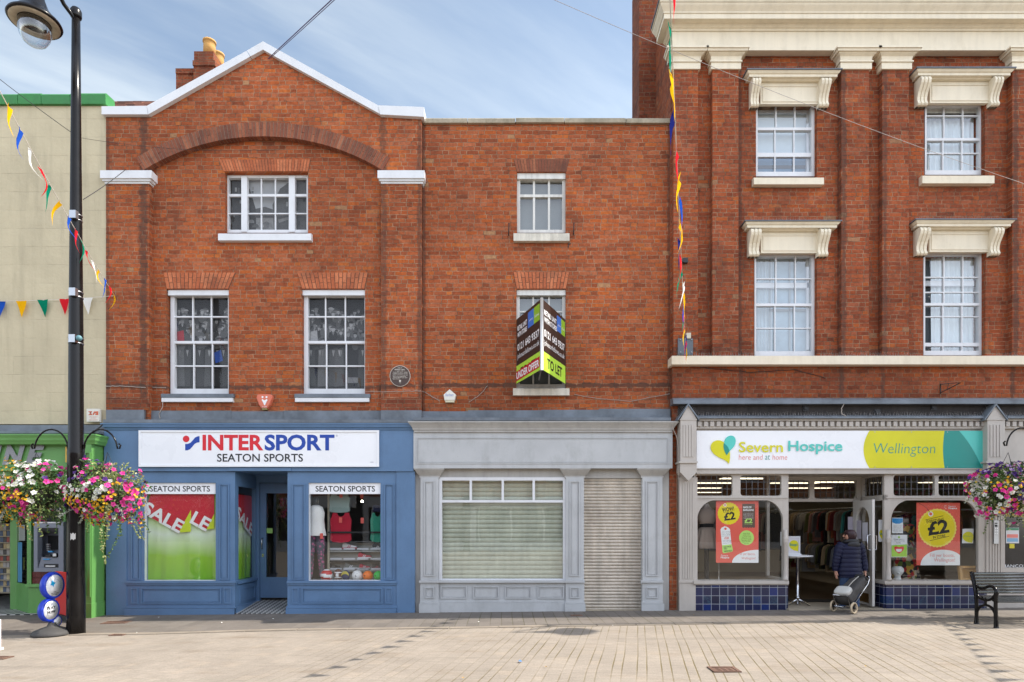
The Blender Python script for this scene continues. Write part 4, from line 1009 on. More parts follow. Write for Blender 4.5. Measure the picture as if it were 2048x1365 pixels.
def sale(M, w, h, halves, label, sd):
    m = MB(); m.m = 0; cloth_sheet(m, M, w, h, .028, 48, 13, 16, sd)
    px = lambda q: q * .00943                                          # photo pixels to metres on the banner
    for (pts, mi, wv) in halves['poly']:
        m.m = mi; m.add([M @ Vector((px(a), h - px(b_), wv)) for a, b_ in pts], [tuple(range(len(pts)))])
    m.m = 3
    for t, cx, cy, tw, th_, an in halves['text']: rot_text(m, t, px(cx), h - px(cy), px(tw), px(th_), rad(an), M, .046)
    return tag(m.build('sale_banner', [BANNER, REDB, LIMEB, WHITE_INK]), label, 'banner')
h_ = Z(988.5) - Z(1162)
left = dict(poly=[([(16, 0), (97, 0), (97, 32), (72, 78), (2, 40)], 1, .040), ([(97, 32), (97, 76), (72, 78)], 2, .041), ([(97, 0), (144, 0), (144, 40), (128, 72), (97, 55)], 1, .042), ([(144, 40), (144, 70), (128, 72)], 2, .043)],
            text=[('SALE', 41, 47, 88, 27, -29), ('LE', 117, 55, 38, 27, -29)])
sale(FRONT(X(287), .02, Z(1162)), X(432.5) - X(287), h_, left, 'green and red SALE banner hanging in the wide left window of the blue shop', 1.0)
side = dict(poly=[([(14, 0), (80, 0), (92, 20), (92, 40), (82, 84), (6, 40)], 1, .040), ([(92, 40), (92, 82), (82, 84)], 2, .041)], text=[('SALE', 48, 55, 86, 27, -29)])
sale(SIDE(xl0 - .12, .05, Z(1162)), .80, h_, side, 'narrow SALE banner in the side window of the blue shop doorway', 2.0)
# ---------------- stock in the right window of the sports shop
xw0, xw1 = X(617), X(762)
SLAT = plain('slatwall_grey', (.42, .41, .38), .6); BLK = plain('matt_black', (.015, .015, .016), .7)
wd = thing('display_wall', 'pale slatted shoe display with price strips behind the balls', 'display', (X(710, .5), .5, .5))
Yd = .62
m = MB(); m.pb(657, 800, 1083, 1160, Yd, Yd + .03); m.build('slat_panel', SLAT, wd)
for i, py in enumerate((1084, 1102, 1123, 1141)):
    m = MB(); m.pb(657, 800, py, py + 2.2, Yd - .16, Yd - .002); m.build('shelf', BLK if i % 2 == 0 else SLAT, wd)
m = MB()
for j, py in enumerate((1099, 1119, 1139)):
    for a in range(5): m.pb(660 + a * 27, 683 + a * 27, py - 2.5, py + 1, Yd - .17, Yd - .163)
m.build('price_strip', plain('price_paper', (.6, .62, .66), .6), wd)
m = MB(); m.pb(655, 658.5, 985, 1160, Yd - .2, Yd - .17)
for i in range(34): pass
m.build('upright', plain('cream_metal', (.55, .5, .38), .5), wd)
m = MB(); m.pb(656, 790, 1063.5, 1067, .30, .33); m.build('rail', BLK, wd)
def shirt(px0, px1, py0, py1, Y, col, label, vest=True):
    m = MB(); w, h = X(px1, Y) - X(px0, Y), Z(py0, Y) - Z(py1, Y); x0, z1 = X(px0, Y), Z(py0, Y)
    o_ = [(.12, 0), (.30, .0), (.36, .10), (.5, .14), (.64, .10), (.70, 0), (.88, 0), (.93, .14), (1, .24), (.97, .6), (1.0, .9), (.88, .97), (.5, 1.0), (.12, .97), (0, .9), (.03, .6), (0, .24), (.07, .14)]
    m.prism([(x0 + u * w, z1 - v * h) for u, v in o_], Y - .02, Y + .03)
    return tag(m.build('hanging_shirt', plain('cloth_' + label.split()[0], col, .85, bump=.2)), label, 'shirt')
shirt(659, 700, 988, 1026, .34, (.24, .33, .32), 'grey green top hanging high in the sports window')
shirt(661, 703, 1026, 1086, .36, (.42, .012, .035), 'crimson vest hanging in the middle of the sports window')
shirt(741, 770, 1026, 1085, .36, (.03, .26, .17), 'emerald vest hanging at the right of the sports window')
shirt(745, 772, 1010, 1024, .40, (.015, .02, .06), 'navy top behind the emerald vest')
PT = plain('price_tag', (.62, .1, .08), .6)
for a, b_, l in ((681, 1040, 'red price tag pinned on the crimson vest'), (724.5, 1041, 'red price tag hanging alone in mid window'), (682, 990, 'red price tag under the name board'), (723.5, 991.5, 'red price tag at the head of the window beside the spot lamp'), (643, 1072, 'red price tag on the white vest of the mannequin')):
    m = MB(); m.pb(a - 3, a + 3, b_ - 5, b_ + 6, .24 if b_ != 1072 else .02, .245 if b_ != 1072 else .025); tag(m.build('price_tag', PT), l, 'price tag')
def trainer(px, py, Y, w, c1, c2, label, flip=1):
    m = MB(); x, z = X(px, Y), Z(py, Y)
    prof = [(-.5, .0), (-.52, .22), (-.42, .40), (-.30, .36), (-.18, .30), (.05, .22), (.30, .16), (.47, .12), (.52, .04), (.5, 0)]
    m.M = Matrix.Translation((x, Y, z)) @ Matrix.Diagonal((w * flip, 1, w, 1))
    m.m = 0; m.prism(prof, -.045, .045)
    m.m = 1; m.prism([(-.53, -.07), (-.53, .02), (.53, .03), (.54, -.05)], -.05, .05)
    for k in (-.05, .08): m.prism([(k - .12, .03), (k - .06, .03), (k + .06, .19), (k, .2)], -.048, -.044)
    return tag(m.build('trainer', [c1, c2]), label, 'shoe', 'trainers on the slatted shelves')
TW, TB, TR, TG = plain('trainer_white', (.7, .7, .72), .5), plain('trainer_black', (.02, .02, .024), .6), plain('trainer_red', (.42, .02, .05), .6), plain('trainer_grey', (.16, .17, .16), .6)
trainer(700, 1096, Yd - .1, .27, TW, TR, 'white trainer with red stripes on the top shelf')
trainer(757, 1096, Yd - .1, .22, TB, TW, 'black trainer at the right end of the top shelf')
trainer(730, 1115, Yd - .1, .25, TR, TW, 'crimson trainer on the second shelf')
trainer(668, 1136, Yd - .1, .23, TB, TG, 'black slipper-like trainer at the left of the bottom shelf')
trainer(703, 1136, Yd - .1, .25, TG, TW, 'dark grey trainer on the bottom shelf')
trainer(730, 1136, Yd - .12, .2, TR, TW, 'red trainer half behind the white ball')
trainer(755, 1136, Yd - .1, .2, TB, TR, 'black trainer with red sole at the end of the bottom shelf')
def ballat(px, py, r, Y=.16): return (X(px, Y), Y, Z(py, Y)), r / S(Y)
PLAT = thing('window_platform', 'pale window bed on which the balls stand', 'platform', (X(690), .2, Z(1162)))
m = MB(); m.box(xw0 - .1, xw1 + .1, .0, Yd, Z(1172, .16), Z(1161.3, .16)); m.build('top', plain('window_bed', (.30, .29, .27), .7), PLAT)
def split_ball(name, px, py, r, label, cols, kind):
    c, rr_ = ballat(px, py, r); m = MB(); m.ball(c, rr_, 28, 20)
    if kind == 'basket':
        for i, q in enumerate(m.f):
            n = sum((m.v[k] for k in q), Vector()) / len(q) - Vector(c); n.normalize()
            m.mi[i] = 0 if abs(n.z + .15 * n.x) < .28 else (1 if abs(n.x) < .92 else 0)
            if n.z > .78: m.mi[i] = 0
    if kind in ('swoosh', 'plus'):
        m.m = 1
        a = rr_ * 1.01
        def on(u, v): k = math.sqrt(max(1 - u * u - v * v, .01)); return (c[0] + a * u, c[1] - a * k, c[2] + a * v)
        pts = [(-.62, .12), (-.5, -.05), (-.3, -.02), (.55, .30), (-.28, .12), (-.45, .12), (-.52, .3)]
        if kind == 'plus': pts = [(u * .7 + .25, v * .7 - .12) for u, v in pts]
        m.add([on(u, v) for u, v in pts], [(0, 1, 2, 4, 5), (2, 3, 4), (5, 6, 0)])
        if kind == 'plus':
            for q in ([(-.55, .42), (-.4, .5), (-.12, .18), (-.2, .02)], [(.15, .5), (.28, .42), (-.02, .05), (-.16, .14)], [(-.2, .15), (-.05, .12), (-.08, -.45), (-.2, -.42)]): m.add([on(u, v) for u, v in q], [(0, 1, 2, 3)])
    return tag(m.build(name, cols), label, 'ball', 'balls in a row in the sports window')
BR_ = plain('ball_red', (.45, .02, .02), .4); BW = plain('ball_white', (.72, .71, .70), .4); BO = plain('ball_orange', (.85, .17, .005), .4); BG = plain('ball_green', (.01, .50, .06), .4); BB = plain('ball_brown', (.10, .035, .02), .5); BN = plain('ball_navy', (.02, .03, .09), .5)
split_ball('basketball', 653, 1151, 12.3, 'red and white basketball first in the row of balls', [BW, BR_], 'basket')
c, rr_ = ballat(676.5, 1150, 8.2)
m = MB(); m.ball(c, rr_, 22, 18, 1, 1, 1.45)
for i, q in enumerate(m.f):
    n = sum((m.v[k] for k in q), Vector()) / len(q) - Vector(c)
    if .45 * rr_ < abs(n.z) < .75 * rr_: m.mi[i] = 1
m.m = 1
for k in (-.35, .0, .35): m.box(c[0] - rr_ * .12 + k * rr_ * .6, c[0] + rr_ * .12 + k * rr_ * .6, c[1] - rr_ * 1.03, c[1] - rr_ * .95, c[2] - rr_ * .4, c[2] + rr_ * .4)
tag(m.build('football', [BB, BW]), 'brown american football with white stripes standing on end', 'ball', 'balls in a row in the sports window')
c, rr_ = ballat(692, 1151, 8.5); m = MB(); m.ball(c, rr_, 20, 14, .95, .9, 1.2)
m.m = 1
for k in range(5): a = k * .5; m.tube([(c[0] + rr_ * math.cos(t) * .8, c[1] - rr_ * .86, c[2] + rr_ * math.sin(t) * 1.0 * (.4 + .15 * k)) for t in [PI * q / 8 for q in range(9)]], .006, 5)
tag(m.build('boot_bag', [BN, plain('gold_cord', (.5, .42, .06), .5)]), 'navy drawstring bag with gold cords among the balls', 'bag')
split_ball('white_ball', 714.5, 1151.5, 10.6, 'white football with a black cross and tick mark', [BW, BLK], 'plus')
split_ball('orange_ball', 736, 1152, 10.4, 'bright orange football in the row of balls', [BO, BLK], 'swoosh')
split_ball('green_ball', 757.5, 1152, 10.2, 'bright green football last in the row of balls', [BG, BLK], 'swoosh')
# mannequin in white vest and patterned leggings
mq = thing('mannequin', 'headless sports mannequin in a white vest and patterned leggings', 'mannequin', (X(634, .12), .12, Z(1160, .12)))
mx = X(632, .14); zz2 = lambda py: Z(py, .14)
m = MB(); m.lathe([(.045, zz2(1010)), (.05, zz2(1004)), (.05, zz2(998)), (.03, zz2(996))], mx, .14, 14); m.build('neck', plain('mannequin_black', (.03, .03, .03), .35), mq)
m = MB(); m.lathe([(.06, zz2(1011)), (.13, zz2(1015)), (.165, zz2(1026)), (.15, zz2(1040)), (.16, zz2(1055)), (.19, zz2(1071)), (.185, zz2(1072))], mx, .14, 24, 1, .62, lambda t, j: 1 + .05 * math.sin(5 * t) * (j > 2)); m.build('vest', plain('vest_white', (.72, .71, .70), .9, bump=.2), mq)
def legg():
    b = NB('patterned_leggings'); p, x, y, z = b.pos(); v = b.n('ShaderNodeTexVoronoi'); b.l(p, v.inputs['Vector']); v.inputs['Scale'].default_value = 17
    return b.bsdf(b.ramp(v.outputs['Distance'], [(0, (.45, .10, .22)), (.35, (.30, .07, .16)), (.45, (.07, .06, .08)), (1, (.05, .045, .06))]), .8)
m = MB()
for s_ in (-1, 1):
    m.tube([(mx + s_ * .06, .14, zz2(1068)), (mx + s_ * .085, .13, zz2(1085)), (mx + s_ * .095, .12, zz2(1110)), (mx + s_ * .105, .14, zz2(1130)), (mx + s_ * .11, .15, zz2(1155))], [.10, .095, .065, .06, .04], 12)
m.build('leggings', legg(), mq)
m = MB(); m.pb(724 - 1.6, 724 + 1.6, 1002, 1005, 1.2, 1.22); tag(m.build('spot_lamp', emit('lit_spot', (1, .9, .7), 30)), 'small lit spot lamp high inside the sports window', 'lamp')

# ================================================================ grey shuttered shop
sg = thing('grey_shopfront', 'pale grey closed shopfront with pilasters and a lowered roller shutter', 'shopfront', (X(1085), -.12, 0))
YG = -.12
m = MB(); m.pb(827, 1345, 864, 937, -.20, .05); panel(m, 833, 1337, 875, 928, -.20, 1.6, .012); m.build('fascia', GREY, sg)
yy = lambda py: Z(py, -.28)
m = MB(); m.cornice([(0, yy(865)), (.035, yy(864)), (.035, yy(860.5)), (.05, yy(860)), (.06, yy(856)), (.09, yy(851)), (.12, yy(847)), (.13, yy(846)), (.13, yy(843.5)), (0, yy(842.5))], X(832, -.2), X(1340, -.2), -.202, -.02); m.build('cornice', GREY_D, sg)
def gpil(x0, x1, b0, b1):
    m = MB(); m.box(X(x0, YG), X(x1, YG), YG, .03, zb, Z(955, YG)); panel(m, x0 + 7, x1 - 8, 962, 1153, YG, 2.2); panel(m, x0 + 8, x1 - 9, 1175, 1197, YG - .012, 2)
    m.pb(x0 - 3, x1 + 2, 1161.5, 1166, YG - .05, YG + .01); m.box(X(x0 - .5, YG), X(x1 + .5, YG), YG - .012, YG + .01, zb, Z(1166, YG)); m.pb(x0 - 1.5, x1 + 1.5, 1204, 1208, YG - .03, YG); m.box(X(x0 - 2.5, YG), X(x1 + 2.5, YG), YG - .045, YG, zb, Z(1208, YG))
    o = m.build('pilaster', GREY, sg)
    q = lambda py: Z(py, YG)
    m = MB(); zz_ = [(0.0, q(957)), (.012, q(956)), (.012, q(952)), (.03, q(949)), (.06, q(944)), (.075, q(941)), (.085, q(940)), (.085, q(937)), (0, q(937))]
    m.cornice([(a * 1.25, b_) for a, b_ in zz_], X(x0 - 1, YG), X(x1 + 1, YG), YG + .03, .03); m.build('capital', GREY_D, o)
gpil(841, 877, 828, 888); gpil(1132, 1168, 1122, 1182); gpil(1285, 1325, 1277, 1338)
m = MB(); m.box(X(829.5, -.05), X(842, -.05), -.05, .03, zb, Z(940, -.05)); m.box(X(1324, -.05), X(1338, -.05), -.05, .03, zb, Z(940, -.05)); m.pb(876, 1133, 937.5, 956, -.05, .05); m.pb(1167, 1286, 937.5, 957, -.02, .05); m.build('side_board', GREY_D, sg)
m = MB(); m.pb(876, 1133, 1161.5, 1166, YG - .045, .05); m.box(X(876, -.1), X(1133, -.1), -.10, .05, zb, Z(1166, -.1)); m.pb(876, 1133, 1203, 1206, -.125, -.09); m.box(X(876, -.1), X(1133, -.1), -.135, -.09, zb, Z(1206, -.1))
for a, b_ in ((881, 934), (946, 998), (1010, 1063), (1075, 1128)): panel(m, a, b_, 1173, 1198, -.10, 2.2)
m.build('stall_riser', GREY, sg)
m = MB(); Y0, Y1 = -.07, .02
m.pb(878, 884, 955, 1161.5, Y0, Y1); m.pb(1126, 1131.5, 955, 1161.5, Y0, Y1); m.pb(884, 1126, 955, 961.5, Y0, Y1); m.pb(884, 1126, 1158, 1161.5, Y0, Y1); m.pb(884, 1126, 1000.5, 1005.5, Y0, Y1)
for c in (941.5, 1005.5, 1067.5): m.pb(c - 2.4, c + 2.4, 961.5, 1000.5, Y0, Y1)
ow = m.build('window', WHITE, sg)
m = MB(); m.sheet([(880, 1160), (1130, 1160), (1130, 957), (880, 957)], -.03)
GL_G = glass('greenish_plate_glass', (.90, .945, .89), 2.4, .04, .03); m.build('pane', GL_G, ow)
def shutter(px0, px1, py0, py1, Y, pitch, mat_, name, parent):
    m = MB(); z = Z(py0, Y); zend = py1; prof = []
    while z > zend:
        for q, o in ((0, .0), (.08, .012), (.3, .020), (.55, .021), (.8, .014), (.93, .004), (.95, -.004), (1.0, -.004)): prof.append((Y - o, z - pitch * q))
        z -= pitch
    a, b_ = X(px0, Y), X(px1, Y); vs = [(a, y, q) for y, q in prof] + [(b_, y, q) for y, q in prof]; n = len(prof)
    m.smooth = False; m.add(vs, [(i, i + 1, i + 1 + n, i + n) for i in range(n - 1)])
    return m.build(name, mat_, parent)
SH = paint('dirty_cream_shutter', (.54, .48, .40), .5, .20, .1, .15, streak=.18, fine=16, grime=.42, gcol=(.22, .16, .11)); SH2 = paint('pale_shutter', (.60, .585, .52), .6, .14, .1, .1, streak=.12, fine=14, grime=.3, gcol=(.25, .24, .2))
shutter(1167, 1286, 957, g(2.0) + .0, .04, .062, SH, 'roller_shutter', sg)
shutter(879, 1131, 957, Z(1161), .07, .088, SH2, 'inner_shutter', sg)
m = MB(); m.box(X(1167), X(1286), -.1, .3, zb, g(2.0) + .018); m.build('threshold', STONE, sg)
room(sg, X(831), X(1343), -.1, 3.5, .1, 4.0, DARK)

# ================================================================ charity shop
sc_ = thing('charity_shopfront', 'taupe shopfront with leaded top lights, blue tiled stall risers and an open doorway', 'shopfront', (X(1680), -.2, 0))
YT = -.18; UT = -.16
def console_pil(x0, x1, name):
    m = MB(); q = lambda py: Z(py, -.2); c = (x0 + x1) / 2
    m.box(X(x0 - 2, YT), X(x1 + (0 if x1 > 1500 else 2), YT), YT, -.02, zb, Z(955, YT)); m.pb(x0 - 3, x1 + 3, 1162, 1166, YT - .03, YT); m.box(X(x0 - 2.5, YT), X(x1 - 2, YT), YT - .012, YT, zb, Z(1166, YT))
    n = 5
    for k in range(n):
        a = x0 + 4 + (x1 - x0 - 8) * (k + .5) / n; m.pb(a - 1.7, a + 1.7, 966, 1158, YT - .012, YT)
    o = m.build('pilaster', TAUPE, sc_)
    m = MB(); Yc = -.38
    m.pp([(x0, 838), (c, 810), (x1, 838), (x1, 925), (x0, 925)], Yc, -.1)
    for k in range(4):
        a = x0 + 5 + (x1 - x0 - 10) * (k + .5) / 4; m.pb(a - 2.2, a + 2.2, 850, 914, Yc - .012, Yc)
    m.pb(x0 - 1, x1 + 1, 838.5, 840.5, Yc - .012, Yc + .1); m.pb(x0 - 2.5, x1 + 2.5, 923, 926.5, Yc - .025, -.1)
    m.pp([(x0 - .5, 926.5), (x1 + .5, 926.5), (x1 + .5, 945), (c, 962), (x0 - .5, 945)], Yc + .01, -.1); m.build('console', TAUPE, o)
    m = MB(); m.pp([(x0 - 5, 838), (c, 807), (c, 811), (x0 - 5, 841.5)], Yc - .03, -.1); m.pp([(c, 807), (x1 + 6, 838), (x1 + 6, 841.5), (c, 811)], Yc - .03, -.1); m.build('lead_cap', LEAD, o)
    xa_, xb_ = X(x0 - 5, Yc), X(x1 + 5, Yc); z0_, z1_ = Z(838, Yc), Z(808, Yc); m = MB()
    for k in range(22):
        u = (k + .5) / 22; x = xa_ + (xb_ - xa_) * u; z = z0_ + (z1_ - z0_) * (1 - abs(2 * u - 1)); s_ = -1 if u < .5 else 1
        m.add([(x - .002, Yc + .1, z), (x + .002, Yc + .1, z), (x + s_ * .07, Yc + .1 + R.uniform(-.05, .05), z + .09)], [(0, 1, 2)])
    m.build('pigeon_spikes', SPIKE, o)
console_pil(1361, 1393, 'l'); console_pil(1975, 2010, 'r')
yy = lambda py: Z(py, -.3)
def cornice_run(px0, px1):
    m = MB(); a, b_ = X(px0, -.3), X(px1, -.3)
    m.box(a, b_, -.24, -.1, yy(858), yy(840)); m.box(a, b_, -.30, -.24, yy(842), yy(838)); m.box(a, b_, -.27, -.24, yy(857), yy(853))
    n = int((b_ - a) / .1155)
    for i in range(n):
        x = a + .02 + (b_ - a) * i / n; m.box(x, x + .07, -.30, -.24, yy(853), yy(843.5))
    m.box(a, b_, -.21, -.08, yy(938), yy(858))
    m.build('dentil_cornice', TAUPE, sc_)
    m = MB(); m.extx([(-.36, yy(838)), (-.36, yy(834.5)), (-.14, yy(826)), (-.14, yy(838))], a, b_); m.build('lead_ledge', LEAD, sc_)
    return a, b_
e1 = cornice_run(1393.5, 1974.5); e2 = cornice_run(2010.5, 2320)
spikes(sc_, [(e1[0], e1[1], -.30, yy(832)), (e2[0], e2[1], -.30, yy(832))], step=.05, h=.09)
m = MB(); m.pb(1393.5, 1974.5, 938, 948, -.24, -.1); m.pb(1393.5, 1974.5, 936.5, 939, -.262, -.24); m.build('transom_beam', TAUPE, sc_)
def bez(p0, p1, p2, p3, n=10): return [tuple((1 - t) ** 3 * a + 3 * (1 - t) ** 2 * t * b_ + 3 * (1 - t) * t * t * c + t ** 3 * d for a, b_, c, d in zip(p0, p1, p2, p3)) for t in [i / n for i in range(n + 1)]]
def light_frame(m, x0, x1, y0, y1, r, Y, Yb, M=None):
    """plate around a round-cornered light: fills the four corners"""
    for cx, cy, sx, sy in ((x0, y0, 1, 1), (x1, y0, -1, 1), (x0, y1, 1, -1), (x1, y1, -1, -1)):
        arc = [(cx + sx * r * (1 - math.sin(t)), cy + sy * r * (1 - math.cos(t))) for t in [PI / 2 * i / 6 for i in range(7)]]
        for p, q in zip(arc, arc[1:]): m.pp([(cx, cy), p, q], Y, Yb)
def came(m, x0, x1, y0, y1, nx, ny, Y, w=.7):
    for i in range(1, nx): c = x0 + (x1 - x0) * i / nx; m.pb(c - w / 2, c + w / 2, y0, y1, Y - .005, Y + .005)
    for j in range(1, ny): c = y0 + (y1 - y0) * j / ny; m.pb(x0, x1, c - w / 2, c + w / 2, Y - .004, Y + .004)
CAME = plain('lead_came', (.12, .12, .13), .5)
def bay(x0, x1, g0, g1, tl, sill_l, sill_r, til0, til1):
    """one glazed bay: x0..x1 woodwork, g0..g1 glass, tl = list of top lights"""
    m = MB(); Y, Yb = UT, UT + .07
    m.pb(x0, x1, 948, 951, Y, Yb); m.pb(x0, x1, 992, 1001, Y, Yb); m.pb(x0, x1, 995, 997, Y - .015, Y)
    prev = x0
    for a, b_ in tl: m.pb(prev, a, 951, 992, Y, Yb); light_frame(m, a, b_, 951, 992, 6, Y + .004, Yb); prev = b_
    m.pb(prev, x1, 951, 992, Y, Yb)
    m.pb(x0, g0, 1001, 1162, Y, Yb); m.pb(g1, x1, 1001, 1162, Y, Yb)
    for cx, sx in ((g0, 1), (g1, -1)):                                  # big curved spandrels under the transom
        arc = [(cx + sx * 36 * (1 - math.sin(t)), 1001 + 42 * (1 - math.cos(t))) for t in [PI / 2 * i / 10 for i in range(11)]]
        for p, q in zip(arc, arc[1:]): m.pp([(cx, 1001), p, q], Y + .004, Yb)
    o = m.build('window', TAUPE, sc_)
    m = MB(); m.sheet([(x0 + 1, 1163), (x1 - 1, 1163), (x1 - 1, 949), (x0 + 1, 949)], UT + .04); m.build('pane', GLASS_SHOP, o)
    m = MB()
    for a, b_ in tl: came(m, a, b_, 951, 992, 7, 3, UT + .03)
    m.build('leading', CAME, o)
    m = MB(); m.pb(sill_l, sill_r, 1162, 1168.5, -.24, .1); m.pb(sill_l + 1, sill_r - 1, 1168.5, 1170.5, -.21, .1); m.build('sill', TAUPE, o)
    m = MB(); m.box(X(til0, -.19), X(til1, -.19), -.19, .05, zb, Z(1170, -.19)); m.build('stall_riser', TILES, sc_)
bay(1388, 1577, 1394, 1566, [(1391, 1465), (1481, 1563)], 1388, 1578, 1389, 1576)
bay(1772, 1976, 1782, 1957, [(1787, 1870), (1877, 1948)], 1770, 1976, 1772.5, 1975)
def turned(px, Y, py0, py1, r):
    z0, z1 = Z(py1, Y), Z(py0, Y); m = MB(); H = z1 - z0
    m.lathe([(r * 1.5, z0), (r * 1.5, z0 + .05), (r * 1.2, z0 + .06), (r * 1.35, z0 + .12), (r, z0 + .2), (r * .95, z0 + H * .74), (r * 1.4, z0 + H * .76), (r, z0 + H * .78), (r * 1.45, z0 + H * .82), (r * 1.45, z0 + H * .84), (r, z0 + H * .86), (r, z1)], X(px, Y), Y, 16)
    return m.build('colonnette', TAUPE, sc_)
turned(1571, -.2, 1060, 1162, .034); turned(1777, -.2, 1060, 1162, .034)
# recess: splayed right return, back frame and open door
ybk = .72; xL = X(1577, UT); xR = X(1772, UT); xRb = X(1724, ybk)
p0, p1 = Vector((xR, -.16, 0)), Vector((xRb, ybk, 0)); dv_ = (p1 - p0).normalized(); L_ = (p1 - p0).length
RM = Matrix(((dv_.x, dv_.y, 0, p0.x), (dv_.y, -dv_.x, 0, p0.y), (0, 0, 1, 0), (0, 0, 0, 1)))       # u along the splay, v out of it
zT = lambda py: Z(py, UT)
m = MB(); m.M = RM
m.box(0, L_, -.03, .03, zT(1001), zT(990)); m.box(0, L_, -.03, .03, zT(952), zT(936)); m.box(0, .07, -.03, .03, zT(1165), zT(952)); m.box(L_ - .07, L_, -.03, .03, zT(1165), zT(952))
for i in range(10):
    t0, t1 = PI / 2 * i / 10, PI / 2 * (i + 1) / 10; f_ = lambda t: (L_ - .07 - .3 * (1 - math.sin(t)), zT(1001) - .38 * (1 - math.cos(t)))
    m.prism([(L_ - .07, zT(1001)), f_(t0), f_(t1)], -.028, .028)
o = m.build('return_window', TAUPE, sc_)
m = MB(); m.M = RM; m.add([(0, 0, zT(1165)), (L_, 0, zT(1165)), (L_, 0, zT(940)), (0, 0, zT(940))], [(0, 1, 2, 3)]); m.build('pane', GLASS_SHOP, o)
m = MB(); m.M = RM
for i in range(1, 6): m.box(L_ * i / 6 - .004, L_ * i / 6 + .004, -.008, .008, zT(990), zT(952))
for j in (1, 2): z = zT(952) + (zT(990) - zT(952)) * j / 3; m.box(.07, L_ - .07, -.007, .007, z - .004, z + .004)
m.build('leading', CAME, o)
m = MB(); m.M = RM; m.box(-.02, L_, -.06, .06, zT(1169), zT(1162)); m.build('sill', TAUPE, o)
m = MB(); m.M = RM; m.box(0, L_, -.05, .03, zb, zT(1169.5)); m.build('return_riser', TILES, sc_)
m = MB(); m.box(xL - .35, xR + .3, -.13, ybk + .1, zT(947), zT(947) + .06); m.build('recess_ceiling', TAUPE, sc_)
zq = lambda py: Z(py, ybk)
m = MB(); xb0 = xL - .1
m.box(xb0, xRb, ybk, ybk + .07, zq(1004), zq(998)); m.box(xb0, xRb, ybk, ybk + .07, zq(961), zT(947)); m.box(X(1619, ybk), X(1629, ybk), ybk + .002, ybk + .068, zq(998), zq(961)); m.box(xRb - .12, xRb, ybk, ybk + .07, -.05, zq(1004)); m.box(xRb - .1, xRb, ybk, ybk + .07, zq(998), zq(961))
for a, b_ in ((1570, 1619), (1629, 1712)): light_frame(m, a, b_, 961, 998, 6, ybk + .004, ybk + .066)
o = m.build('door_frame', TAUPE, sc_)
m = MB(); m.sheet([(1565, 1000), (1715, 1000), (1715, 960), (1565, 960)], ybk + .04); m.build('pane', GLASS_SHOP, o)
m = MB(); came(m, 1565, 1619, 961, 998, 5, 3, ybk + .03); came(m, 1629, 1712, 961, 998, 7, 3, ybk + .03); m.build('leading', CAME, o)
m = MB()
xl2 = xL - .02; m.box(xl2 - .06, xl2, -.1, ybk, zT(1001), zT(990)); m.box(xl2 - .06, xl2, -.1, ybk, zT(1165), zT(1158)); m.box(xl2 - .06, xl2, ybk - .07, ybk, zT(1165), zT(947)); ol = m.build('return_window', TAUPE, sc_)
m = MB(); m.add([(xl2 - .03, -.1, zT(1160)), (xl2 - .03, ybk, zT(1160)), (xl2 - .03, ybk, zT(947)), (xl2 - .03, -.1, zT(947))], [(0, 1, 2, 3)]); m.build('pane', GLASS_SHOP, ol)
m = MB(); m.box(xl2 - .07, xl2 + .01, -.1, ybk, zb, zT(1165)); m.build('return_riser', TILES, sc_)
# door leaf standing open towards the street
hx0, hy0 = X(1707, ybk), ybk - .02; dxn, dyn = X(1747, -.14), -.14
du = Vector((dxn - hx0, dyn - hy0, 0)); DL = du.length; du.normalize()
DM = Matrix(((du.x, du.y, 0, hx0), (du.y, -du.x, 0, hy0), (0, 0, 1, 0), (0, 0, 0, 1)))
zd0, zd1 = g(6.8) + .05, zq(1003)
DOORP = paint('door_paint', (.60, .58, .55), .4, .05, .03)
m = MB(); m.M = DM
m.box(0, .13, -.022, .022, zd0, zd1); m.box(DL - .13, DL, -.022, .022, zd0, zd1); m.box(.13, DL - .13, -.022, .022, zd0, zd0 + .62)
zc, rA = zd1 - .13 - (DL - .26) / 2, (DL - .26) / 2
for i in range(16):
    t0, t1 = PI * i / 16, PI * (i + 1) / 16; f_ = lambda t: (DL / 2 + rA * math.cos(t), zc + rA * math.sin(t))
    a, b_ = f_(t0), f_(t1); m.prism([a, (a[0], zd1), (b_[0], zd1), b_], -.022, .022)
od = m.build('door', DOORP, sc_)
m = MB(); m.M = DM; m.add([(.13, 0, zd0 + .62), (DL - .13, 0, zd0 + .62), (DL - .13, 0, zd1 - .14), (.13, 0, zd1 - .14)], [(0, 1, 2, 3)]); m.build('pane', GLASS_SHOP, od)
m = MB(); m.M = DM; m.tube([(DL - .06, -.02, zd0 + 1.05), (DL - .06, -.08, zd0 + 1.07), (DL - .06, -.08, zd0 + 1.33), (DL - .06, -.02, zd0 + 1.35)], .011, 8); m.tube([(DL - .06, .02, zd0 + 1.05), (DL - .06, .08, zd0 + 1.07), (DL - .06, .08, zd0 + 1.33), (DL - .06, .02, zd0 + 1.35)], .011, 8); m.build('handle', CHROME, od)
m = MB(); m.M = DM; m.box(.14, DL - .14, -.026, .026, zd0 + .04, zd0 + .22); m.build('kick_plate', plain('brass_plate', (.30, .18, .06), .35, metal=.8), od)
